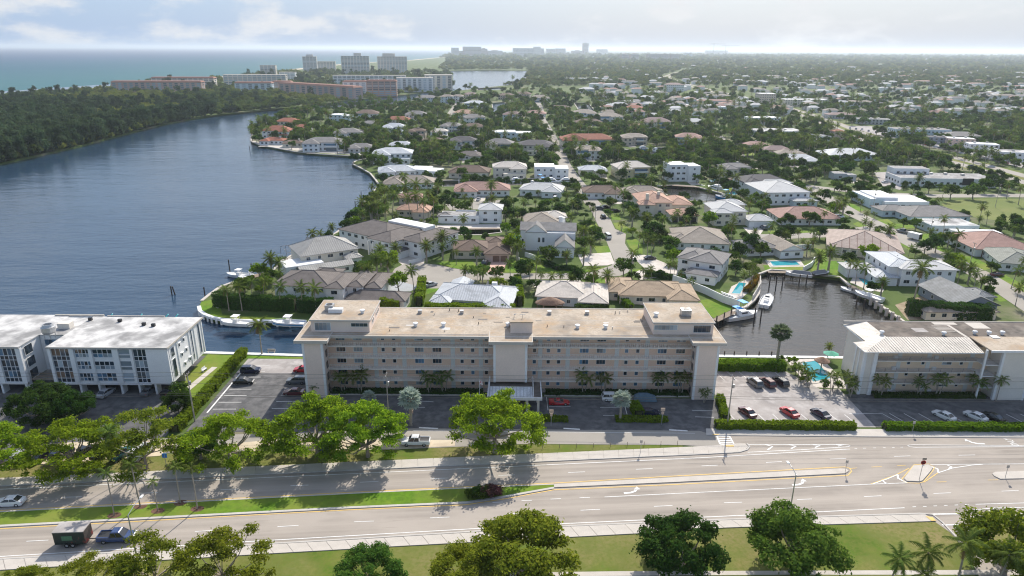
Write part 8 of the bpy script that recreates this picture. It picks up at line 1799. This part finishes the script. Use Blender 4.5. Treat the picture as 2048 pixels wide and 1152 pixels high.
# ---------------------------------------------------------------- boats
M_HULL = car_paint('white_gelcoat', (.78, .78, .77)); M_BLUEHULL = car_paint('blue_gelcoat', (.02, .22, .48)); M_CANVAS = plain('grey_boat_cover', (.22, .22, .23), .8, .1)
def boat(px, py, deg, L_, label, kind='console', z=None, lift=False, hull=None, xy=None):
    x, y = xy or G(px, py, -1.0); zz = (WATER_Z + .05) if not lift else .35
    r = empty('motor_boat', (x, y, zz), math.radians(deg), label, 'boat', 'moored boats'); bw = L_ * .17
    st = [(-.5, .0, .95, 1.0), (-.2, -.05, 1.0, 1.05), (.1, -.05, 1.02, 1.1), (.3, 0, .85, 1.18), (.42, .12, .5, 1.28), (.5, .5, .04, 1.4)]; vs = []
    for f, k, w, h in st: vs += [(f * L_, 0, k * L_ * .09 - .3), (f * L_, -w * bw * .8, .1 + k * .3), (f * L_, -w * bw, h * L_ * .11), (f * L_, w * bw, h * L_ * .11), (f * L_, w * bw * .8, .1 + k * .3)]
    fs = [(0, 1, 2, 3, 4)]
    for i in range(len(st) - 1):
        for j in range(5):
            if j == 2: continue
            a, c = 5 * i + j, 5 * i + (j + 1) % 5; fs.append((a, a + 5, c + 5, c))
    MB().add(vs, fs).build('hull', hull or M_HULL, r)
    dk = MB(); dk.add([(f * L_ * .97, s * w * bw * .86, h * L_ * .11 - (.35 if f < .25 else .05)) for f, k, w, h in st for s in (-1, 1)], [(2 * i, 2 * i + 2, 2 * i + 3, 2 * i + 1) for i in range(len(st) - 1)]); dk.build('deck', M_WHITE, r)
    gn = MB()
    for s in (-1, 1): gn.tube([(f * L_, s * w * bw, h * L_ * .11) for f, k, w, h in st], .09, 5)
    gn.build('gunwale', M_HULL, r); H0 = L_ * .11
    if 'blue motor boat' in label:
        sb = MB()
        for s in (-1, 1): sb.tube([(f * L_, s * (w * bw * .9 + .03), h * L_ * .055 + .1) for f, k, w, h in st[:-1]], .16, 5)
        sb.build('hull_stripe', M_BLUEHULL, r)
    if kind == 'console':
        c = boxpart('console', (L_ * .13, bw * .8, 1.0), M_WHITE, r, (-.02 * L_, 0, H0 - .3)); boxpart('windscreen', (.1, bw * .75, .45), M_CARGLASS, c, (L_ * .07, 0, 1.0)); boxpart('seat', (.6, bw * .8, .8), M_WHITE, r, (-.17 * L_, 0, H0 - .3))
        for s in (-1, 1): boxpart('outboard_motor', (.6, .42, 1.2), M_DARK if kind != 'console' else M_WHITE, r, (-.53 * L_, s * .4, .2))
    elif kind == 'sport':
        c = MB(); c.frustum((-.12 * L_, .3 * L_, -bw * .75, bw * .75), (-.08 * L_, .12 * L_, -bw * .6, bw * .6), H0 - .1, H0 + 1.3); c.build('cabin', M_WHITE, r); boxpart('cabin_window', (.18 * L_, bw * 1.36, .4), M_CARGLASS, r, (.01 * L_, 0, H0 + .55))
        for x_, zt in ((-.14, H0 + 2.3), (.0, H0 + 4.0)):
            tp = boxpart('canvas_top', (L_ * .17, bw * 1.5, .12), M_BLUE, r, (x_ * L_, 0, zt)); lg = MB()
            for sx in (-1, 1):
                for sy in (-1, 1): lg.tube([(sx * L_ * .07, sy * bw * .65, 0), (sx * L_ * .05, sy * bw * .6, -(zt - H0 - (1.3 if x_ == 0 else 0)))], .05, 4)
            lg.build('top_legs', M_METAL, tp)
    elif kind == 'ttop':
        boxpart('console', (L_ * .14, bw * .8, 1.0), M_WHITE, r, (0, 0, H0 - .3)); tp = boxpart('hard_top', (L_ * .22, bw * 1.4, .1), M_WHITE, r, (0, 0, H0 + 1.7)); lg = MB()
        for sx in (-1, 1):
            for sy in (-1, 1): lg.tube([(sx * L_ * .09, sy * bw * .55, 0), (sx * L_ * .07, sy * bw * .5, -1.9)], .05, 4)
        lg.build('top_legs', M_METAL, tp)
    elif kind == 'cover':
        c = MB(); c.frustum((-.48 * L_, .35 * L_, -bw, bw), (-.4 * L_, .2 * L_, -bw * .1, bw * .1), H0, H0 + 1.1); c.build('boat_cover', M_CANVAS, r)
    elif kind == 'yacht':
        c = MB(); c.frustum((-.35 * L_, .28 * L_, -bw * .8, bw * .8), (-.3 * L_, .12 * L_, -bw * .65, bw * .65), H0, H0 + 1.5); c.build('cabin', M_WHITE, r); boxpart('cabin_window', (.4 * L_, bw * 1.5, .5), M_CARGLASS, r, (-.08 * L_, 0, H0 + .6)); c = MB(); c.frustum((-.25 * L_, .05 * L_, -bw * .6, bw * .6), (-.22 * L_, 0, -bw * .5, bw * .5), H0 + 1.5, H0 + 2.3); c.build('flybridge', M_WHITE, r)
    return r
boat(1482, 634, 22, 11.5, 'white sportfishing boat with two bright blue tops beside the dock', 'sport'); boat(1533, 604, 62, 10.5, 'long white open boat with outboards moored in the basin', 'console')
boat(482, 645, 172, 9.0, 'white motor boat on a lift below the clipped hedge', 'ttop', lift=True, xy=(G(482, 643)[0], G(482, 648)[1] - 1.5)); boat(586, 648, 176, 9.5, 'white and blue motor boat beside the left stair tower', 'ttop', lift=True, xy=(G(582, 647)[0], G(582, 650)[1] - 1.0))
boat(1735, 604, 125, 9.0, 'white boat on a lift at the right side of the basin', 'ttop', lift=True); boat(1592, 550, 160, 8.5, 'grey covered boat on a lift at the top of the basin', 'cover', lift=True, xy=(G(1592, 550)[0], G(1592, 552)[1] - 1)); boat(1702, 582, 130, 7.0, 'low white skiff against the right seawall', 'console')
boat(1640, 557, 20, 7, 'dark grey boat under repair on a lift', 'cover', lift=True, hull=plain('dark_hull', (.1, .09, .08), .6, .2)); boat(1430, 380, 110, 13, 'white motor yacht in the inner canal, upper of two', 'yacht'); boat(1450, 398, 130, 12, 'white and blue motor yacht in the inner canal, lower of two', 'sport', hull=M_BLUEHULL); boat(1403, 374, 160, 8, 'small white boat before the tall glass villa', 'console')
for i, (px, k) in enumerate(((935, 'ttop'), (1010, 'yacht'), (1035, 'yacht'), (1080, 'sport'), (1105, 'yacht'), (1128, 'yacht'))): boat(px, 365.5, 180 if i % 2 else 0, 11, 'moored boat in the narrow boat canal, %s from the left' % NUM[i], k)
boat(1288, 300, 10, 12, 'boat under a bright blue cover in the far canal', 'yacht', hull=M_BLUEHULL); boat(1310, 303, 100, 10, 'white yacht bow-on in the far canal', 'yacht'); boat(505, 556, 200, 9, 'white boat at the point dock behind the palms', 'ttop'); boat(478, 552, 170, 9, 'white boat at the outer end of the point dock', 'ttop'); boat(1250, 300, 0, 9, 'small white boat at the left end of the far canal', 'console')
# ---------------------------------------------------------------- docks, pilings, fences
def piling(px, py, h, label, r=.22, n=1, base=None):
    x, y = base or G(px, py, WATER_Z); o = MB(); o.tube([(0, 0, -1.5), (0, 0, h)], [r, r * .9], 8)
    if n > 1: o.tube([(r * 5, .3, -1.5), (r * 2.0, .1, h * .95)], [r, r * .9], 8)
    q = o.build('mooring_piling', M_PILE, None, (x, y, WATER_Z)); tag(q, label, 'piling', 'mooring pilings'); return q
for px, py, h, n, lab in ((344, 590, 3.0, 2, 'leaning pair of pilings alone in the lagoon'), (411, 598, 4.0, 1, 'dark piling just off the point lawn'), (460, 544, 4.6, 1, 'tall piling left of the point dock'), (505, 552, 4.6, 1, 'tall piling at the point dock beside the boats'), (711, 418, 4.0, 1, 'piling in the lagoon near the peach roof, lower of two'), (723, 398, 4.0, 1, 'piling in the lagoon near the peach roof, upper of two'), (500, 303, 4, 1, 'thin piling off the peninsula tip'), (1432, 652, 3.2, 1, 'piling at the sportfisher dock, first from the left'), (1447, 645, 3.2, 1, 'piling at the sportfisher dock, second from the left'), (1461, 638, 3.2, 1, 'piling at the sportfisher dock, third from the left'), (1508, 642, 4.2, 1, 'piling between the two white boats, left of two'), (1521, 640, 3.8, 1, 'piling between the two white boats, right of two'), (1538, 575, 4.2, 1, 'piling before the cottage dock, left of three'), (1551, 578, 4.4, 1, 'piling before the cottage dock, middle of three'), (1564, 574, 3.8, 1, 'piling before the cottage dock, right of three'), (1598, 568, 3.4, 1, 'piling under the covered boat, left'), (1612, 568, 3.4, 1, 'piling under the covered boat, right'), (1712, 612, 3.0, 1, 'piling under the right-hand lift, left'), (1727, 617, 3.0, 1, 'piling under the right-hand lift, right')): piling(px, py, h, lab, n=n)
for i, p in enumerate(SEA_PILES): q = MB().box(-.25, .25, -.2, .2, -2, 1.35).build('quay_post', M_WHITE, None, (p[0], p[1], WATER_Z)); tag(q, 'white post carrying the quay edge of the point, %s from the tip' % (NUM + ['x'])[i], 'post', 'white quay posts')
for i in range(6):
    a, b = Vector(G(1745, 603)), Vector(G(1800, 640)); q = a + (b - a) * (i / 5); o = boxpart('dock_post', (.7, .7, 2.4), M_CONC_PALE, None, (q.x - .8, q.y - .4, -1.0)); tag(o, 'square concrete dock post by the torn-up garden, %s from the top' % NUM[i], 'post', 'concrete dock posts')
for i in range(8):
    x = 47.5 + i * 2.4 if i < 4 else 54 + (i - 3) * 3.2; o = MB().tube([(0, 0, -2.5), (0, 0, 1.1)], .16, 6).build('mooring_post', M_PILE, None, (x, 159.9, 0)); tag(o, 'low mooring post along the canal lawn quay, %s from the left' % NUM[i], 'post', 'mooring posts of the canal lawn')
def dock(pts, w, label, zt=.25):
    l = resample(pts2(pts), 1.0); c = l[0]; r = empty('dock', (c[0], c[1], 0), 0, label, 'dock'); a = Vector(l[0]); b = Vector(l[-1]); n = max(3, int((b - a).length / .45)); e = (b - a).normalized(); ang = math.atan2(e.y, e.x); st = (b - a).length / n
    for i in range(n): q = a + e * (i + .5) * st - a; boxpart('plank', (round(st - .06, 2), w, .08), M_WOOD, r, (q.x, q.y, zt), ang)
    for i in range(0, n, 6):
        q = e * (i + .5) * st; nn = Vector((-e.y, e.x)) * w * .45
        for s in (-1, 1): boxpart('dock_pile', (.25, .25, 2.9), M_PILE, r, (q.x + nn.x * s, q.y + nn.y * s, -2.6))
dock([(1430, 643), (1467, 625)], 2.2, 'wooden dock beside the lawn and the sportfishing boat'); dock([(862, 459.5), (1000, 458.5)], 2.2, 'long wooden dock along the small dark canal'); dock([(486, 560), (545, 545)], 3, 'wooden dock on the lagoon side of the point'); dock([(1535, 545), (1600, 547)], 2.2, 'wooden dock below the cottage lawn'); dock([(1345, 371.5), (1398, 375)], 3, 'white dock before the tall glass villa'); dock([(1700, 572), (1745, 600)], 2.0, 'wooden dock on the right side of the basin')
def wallrun(px, h, label, m=M_STUCCO_WHITE, w=.3, name='garden_wall'):
    l = pts2(px); c = l[0]; o = MB().ridge(resample([(p[0] - c[0], p[1] - c[1]) for p in l], 6), w, 0, h).build(name, m, None, (c[0], c[1], 0)); return tag(o, label, 'wall')
wallrun([(1345, 563), (1372, 573), (1410, 588), (1445, 605), (1478, 616)], 2.4, 'tall white garden wall between the tan house and the pool terrace'); wallrun([(1050, 513), (1068, 519), (1080, 527)], 1.8, 'short white garden wall left of the farmhouse hedge'); wallrun([(1606, 543), (1622, 534), (1629, 522)], 1.8, 'curved white wall beside the cottage pool'); wallrun([(1590, 499), (1622, 497)], 1.8, 'white wall between the cottage and the striped roof'); wallrun([(1505, 600), (1520, 575), (1520, 560)], 1.6, 'stone wall along the canal below the orange hedge', M_CONC)
wallrun([(818, 528), (844, 521)], 1.3, 'low white gate at the end of the cul-de-sac', M_WHITE, .1)
# ---------------------------------------------------------------- poles, lamps, signs
POLES = {}
def pole(x, y, h, label, arms=1, key=None, r=.16):
    o = empty('utility_pole', (x, y, 0), 0, label, 'utility pole'); MB().tube([(0, 0, 0), (0, 0, h)], [r, r * .65], 8).build('post', plain('pale_pole_concrete', (.44, .39, .33), .9, .1), o)
    for k in range(arms): boxpart('crossarm', (.1, 1.9, .12), M_WOOD, o, (0, 0, h - .4 - .9 * k))
    for s in (-.8, 0, .8): boxpart('insulator', (.1, .1, .22), M_WHITE, o, (0, s, h - .28))
    MB().lathe([(.001, 0), (.22, 0), (.22, .8), (.001, .85)], 8).build('transformer', M_METAL, o, (.32, 0, h - 2.6))
    if key: POLES[key] = (x, y, h)
    return o
pole(*G(1454, 854), 11.7, 'tall utility pole at the corner of the pale car park', key='b'); pole(*G(390, 843), 11.2, 'utility pole beside the dark round tree and long hedge', key='a'); q = G(778, 842); pole(q[0], q[1], 11.0, 'utility pole before the left wing of the long block', key='m', r=.13)
POLES['l'] = (-128, 126, 11); POLES['r'] = (118, 125, 11.5)
def wire(a, b, dz, dy, label, sag=.6, r=.028):
    A = Vector((a[0], a[1] + dy, a[2] - dz)); B_ = Vector((b[0], b[1] + dy, b[2] - dz)); pts = []
    for i in range(13): f = i / 12; p = A.lerp(B_, f); p.z -= 4 * sag * f * (1 - f); pts.append(tuple(p - A))
    o = MB().tube(pts, r, 4).build('overhead_wire', M_DARK if False else plain('weathered_cable', (.20, .17, .13), .6, .1), None, tuple(A)); tag(o, label, 'cable', 'overhead wires')
for k1, k2, nm in (('l', 'a', 'left of the corner utility pole'), ('a', 'm', 'between the hedge pole and the left wing'), ('m', 'b', 'across the front of the long block'), ('b', 'r', 'across the front of the apricot block')):
    for dz, dy, hh in ((.15, .8, 'top rear'), (.15, -.8, 'top front'), (2.2, 0, 'middle'), (4.6, .1, 'lower'), (5.0, -.1, 'lowest')): wire(POLES[k1], POLES[k2], dz, dy, '%s overhead wire %s' % (hh, nm), .5)
for px, py, h, lab in ((1936, 545, 11, 'utility pole by the diagonal street near the maroon car'), (1857, 480, 10, 'utility pole behind the white street trailer'), (1990, 415, 12, 'pale steel pole in the mown field'), (1745, 420, 10, 'utility pole beside the white stepped house'), (1840, 380, 11, 'utility pole by the long showroom'), (1628, 305, 12, 'pale pole behind the broad white metal roof'), (1190, 450, 9, 'street pole beside the farmhouse lawn'), (1262, 555, 9, 'leaning street pole at the corner of the cul-de-sac road'), (1036, 550, 8, 'street pole on the farmhouse verge'), (545 + 250, 520, 8, 'street pole by the date palms')):
    x, y = G(px, py); pole(x, y, h, lab, r=.13)
def lamp(x, y, h, arm, label):
    o = empty('street_lamp', (x, y, .1), 0, label, 'street lamp'); MB().tube([(0, 0, 0), (0, 0, h)], [.14, .09], 8).build('post', M_METAL, o); MB().tube([(0, 0, h), (arm[0] * .5, arm[1] * .5, h + .6), (arm[0], arm[1], h + .8)], .06, 6).build('arm', M_METAL, o); hd = MB(); hd.box(-.18, .18, -.35, .35, -.06, .08); hd.build('lamp_head', M_WHITE, o, (arm[0], arm[1], h + .8))
x, y = G(256, 1032, 9); lamp(x, y, 9.0, (.4, 3.4), 'street lamp post in front of the trailer and blue pickup'); x, y = G(1592, 950, 9); lamp(x, y, 9.0, (-.6, 2.2), 'street lamp post rising behind the mid green bottom tree')
M_SIGN = plain('tan_sign_panel', (.55, .42, .33), .7, .08); M_SIGNBLUE = plain('blue_sign_face', (.02, .22, .62), .5, .06); M_SIGNRED = plain('red_sign_ring', (.45, .02, .02), .5, .05)
def pylon(px, py, label, h=3.2, w=.9):
    x, y = G(px, py); o = empty('pylon_sign', (x, y, .05), 0, label, 'sign'); MB().tube([(0, 0, 0), (0, 0, h)], .07, 6).build('post', M_METAL, o); boxpart('sign_board', (w, .12, .7), M_SIGN, o, (0, -.1, h - .1)); boxpart('lower_board', (w * .6, .12, .6), M_SIGN, o, (0, -.1, h - .85))
pylon(825, 846, 'tan pylon sign beside the tall silver fan palm'); pylon(1102, 852, 'small tan pylon sign before the porch'); pylon(1323, 850, 'tall tan pylon sign at the right planting island', 3.4)
x, y = G(333, 933); o = empty('bus_sign', (x, y, 0), 0, 'small blue sign on a post beside the tangled bush', 'sign'); MB().tube([(0, 0, 0), (0, 0, 2.6)], .05, 6).build('post', M_METAL, o); boxpart('sign_board', (.9, .06, .9), M_SIGNBLUE, o, (0, 0, 1.9))
x, y = G(1838, 961); o = empty('road_sign', (x, y, .17), 0, 'round prohibition sign on the small traffic island', 'sign'); MB().tube([(0, 0, 0), (0, 0, 4.0)], .05, 6).build('post', M_METAL, o)
d_ = MB(); d_.lathe([(.001, 0), (.46, 0), (.46, .04), (.001, .04)], 18); d_.v = [(p[0], p[2] - .06, p[1]) for p in d_.v]; disc = d_.build('sign_disc', M_DARK, o, (0, 0, 3.7)); rg = MB(); rg.lathe([(.30, .0), (.44, .0), (.44, .03), (.30, .03), (.30, 0)], 18); rg.v = [(p[0], p[2] - .10, p[1]) for p in rg.v]; rg.build('ring', M_SIGNRED, disc); boxpart('bar', (.07, .02, .7), M_SIGNRED, disc, (-.2, -.1, -.28)).rotation_euler = (0, .7, 0); boxpart('plate', (.75, .04, .3), M_DARK, o, (0.1, 0, 4.25)); boxpart('small_plate', (.45, .04, .18), M_WHITE, o, (.05, -.07, 3.0))
for px, py, lab in ((1690, 946, 'thin marker post at the end of the concrete median'), (2010, 956, 'thin marker post on the right median island'), (1824, 866, 'street sign post in front of the long right hedge'), (1281, 905, 'sign post on the grass verge tip')):
    x, y = G(px, py); o = empty('sign_post', (x, y, .15), 0, lab, 'sign'); MB().tube([(0, 0, 0), (0, 0, 2.6)], .045, 6).build('post', M_METAL, o); boxpart('sign_board', (.5, .04, .6), M_CONC, o, (0, 0, 2.0))
x, y = G(955, 800); o = empty('flagpole', (-7.0, 133.5, 0), 0, 'white flagpole with striped flag left of the porch', 'flagpole'); MB().tube([(0, 0, 0), (0, 0, 6)], .07, 6).build('post', M_WHITE, o)
fl = MB(); fl.add([(0, 0, 5.9), (.5, .1, 5.6), (.8, 0, 5.2), (0, 0, 4.9), (.4, .12, 4.6), (.7, 0, 4.2)], [(0, 1, 4, 3), (1, 2, 5, 4)]); fl.build('flag', plain('faded_red_flag', (.5, .12, .14), .8, .2, 4.0, dirt=((.75, .72, .7), 3.0, .45, .5)), o)
# pool loungers, benches, small yard things
for i in range(5):
    x, y = G(1447 + i * 5.2, 589 + i * 1.9); o = empty('sun_lounger', (x, y, .05), .4, 'white sun lounger at the foot of the long pool, %s from the left' % NUM[i], 'sun lounger', 'sun loungers by the long pool'); boxpart('seat', (.65, 1.2, .3), M_WHITE, o, (0, 0, .1)); boxpart('backrest', (.65, .6, .08), M_WHITE, o, (0, .8, .5))
for px, py, lab in ((468, 0, ''),):
    pass
x, y = G(409, 742); o = empty('garden_bench', (x, y, .03), 1.4, 'white bench beside the path of the white block', 'bench'); boxpart('seat', (1.6, .5, .08), M_WHITE, o, (0, 0, .42)); boxpart('backrest', (1.6, .08, .5), M_WHITE, o, (0, .25, .5)); [boxpart('leg', (.08, .45, .42), M_WHITE, o, (s * .7, 0, 0)) for s in (-1, 1)]
x, y = G(543, 706); o = empty('garden_bench', (x, y, .03), 0, 'pale bench on the bank facing the basin', 'bench'); boxpart('seat', (2.0, .5, .08), M_CONC_PALE, o, (0, 0, .42)); boxpart('backrest', (2.0, .08, .5), M_CONC_PALE, o, (0, .25, .5)); [boxpart('leg', (.1, .45, .42), M_CONC_PALE, o, (s * .8, 0, 0)) for s in (-1, 1)]
for i in range(9):
    a, b = Vector(G(1085, 897)), Vector(G(1355, 889)); q = a + (b - a) * i / 8; o = MB().tube([(0, 0, 0), (0, 0, .9)], .05, 5).build('verge_stake', M_WOOD, None, (q.x, q.y, 0)); tag(o, 'thin wooden stake along the grass verge, %s from the left' % NUM[i], 'stake', 'stakes along the verge')
x, y = G(1680, 676); o = empty('parasol', (80.2, 156.3, .05), 0, 'green parasol on the bank behind the turquoise pool', 'parasol'); MB().tube([(0, 0, 0), (0, 0, 2.6)], .05, 6).build('pole', M_WHITE, o); MB().lathe([(1.9, 2.2), (.001, 2.9)], 8).build('canopy', plain('green_canvas', (.05, .32, .22), .7, .1), o)
x, y = G(1100, 622); o = empty('thatched_hut', (x, y + 2, 0), 0, 'brown thatched hut roof behind the apartment block', 'hut'); MB().lathe([(4.6, 2.2), (4.4, 2.5), (2.5, 3.6), (.3, 4.4), (.001, 4.4)], 16).build('thatch', plain('brown_thatch', (.26, .17, .12), .95, .25, 3.0), o).scale = (1.0, .55, .85)
for i in range(6): boxpart('post', (.2, .2, 2.0), M_WOOD, o, (3.8 * math.cos(i * 1.047), 1.8 * math.sin(i * 1.047), 0))
o = empty('thatched_hut', (76.3, 152.3, 0), 0, 'small thatched shelter beside the turquoise pool', 'hut'); MB().lathe([(1.9, 2.1), (1.8, 2.25), (.3, 3.1), (.001, 3.1)], 12).build('thatch', MATS['brown_thatch'], o); boxpart('post', (.2, .2, 2.6), M_WOOD, o, (0, 0, 0))
# ---------------------------------------------------------------- labels of garden trees: by kind and by the house they stand at
LOOK = {'shrub': 'green shrub', 'shrubpurple': 'purple shrub', 'coconut': 'feathery coconut palm', 'date': 'bushy date palm', 'cluster': 'low palm clump', 'round': 'mid green tree', 'rounddark': 'dark green tree', 'roundyellow': 'bright green tree', 'slim': 'slim palm', 'fan': 'silver palm', 'fangreen': 'fan palm', 'dome': 'dense tree', 'domedark': 'dense dark tree', 'sparse': 'thin tree', 'umbrella': 'shade tree', 'domeolive': 'olive tree'}
ORD = ['first', 'second', 'third', 'fourth', 'fifth', 'sixth', 'seventh', 'eighth', 'ninth', 'tenth', 'eleventh', 'twelfth', 'thirteenth', 'fourteenth', 'fifteenth', 'sixteenth', 'seventeenth', 'eighteenth', 'nineteenth', 'twentieth']
def rel(o):
    x, y = o.location.x, o.location.y
    hx, hy, ref = min(((r.location.x, r.location.y + 6, ref) for r, ref in HOUSES), key=lambda h: (h[0] - x) ** 2 + (h[1] - y) ** 2)
    dx, dy = x - hx, y - hy
    w = ('before' if dy < 0 else 'behind') if abs(dy) > abs(dx) * .8 else ('left of' if dx < 0 else 'right of')
    return w + ' ' + ref
buckets = {}
for o, k in PLANTS:
    if 'label' in o: continue
    buckets.setdefault(LOOK[k] + ' ' + rel(o), []).append(o)
for lab, os_ in buckets.items():
    if len(os_) == 1: os_[0]['label'] = lab; continue
    os_.sort(key=lambda o: P(o.location.x, o.location.y)[0])
    for i, o in enumerate(os_): o['label'] = lab + ', ' + ORD[min(i, 19)] + ' from left'
for o, k in PLANTS:
    w = o['label'].split()
    if len(w) > 16: o['label'] = ' '.join(w[:16])
# ---------------------------------------------------------------- haze
hb = MB().box(-72000, 72000, -900, 72000, -5.5, 135)
hm = bpy.data.materials.new('haze_air'); hm.use_nodes = True; ht = hm.node_tree; ht.nodes.clear()
ho = ht.nodes.new('ShaderNodeOutputMaterial'); hv = ht.nodes.new('ShaderNodeVolumePrincipled')
hv.inputs['Color'].default_value = (.80, .90, 1.0, 1); hv.inputs['Density'].default_value = HAZE; hv.inputs['Anisotropy'].default_value = 0.42
ht.links.new(hv.outputs[0], ho.inputs['Volume'])
haze = hb.build('haze', hm); haze['kind'] = 'stuff'
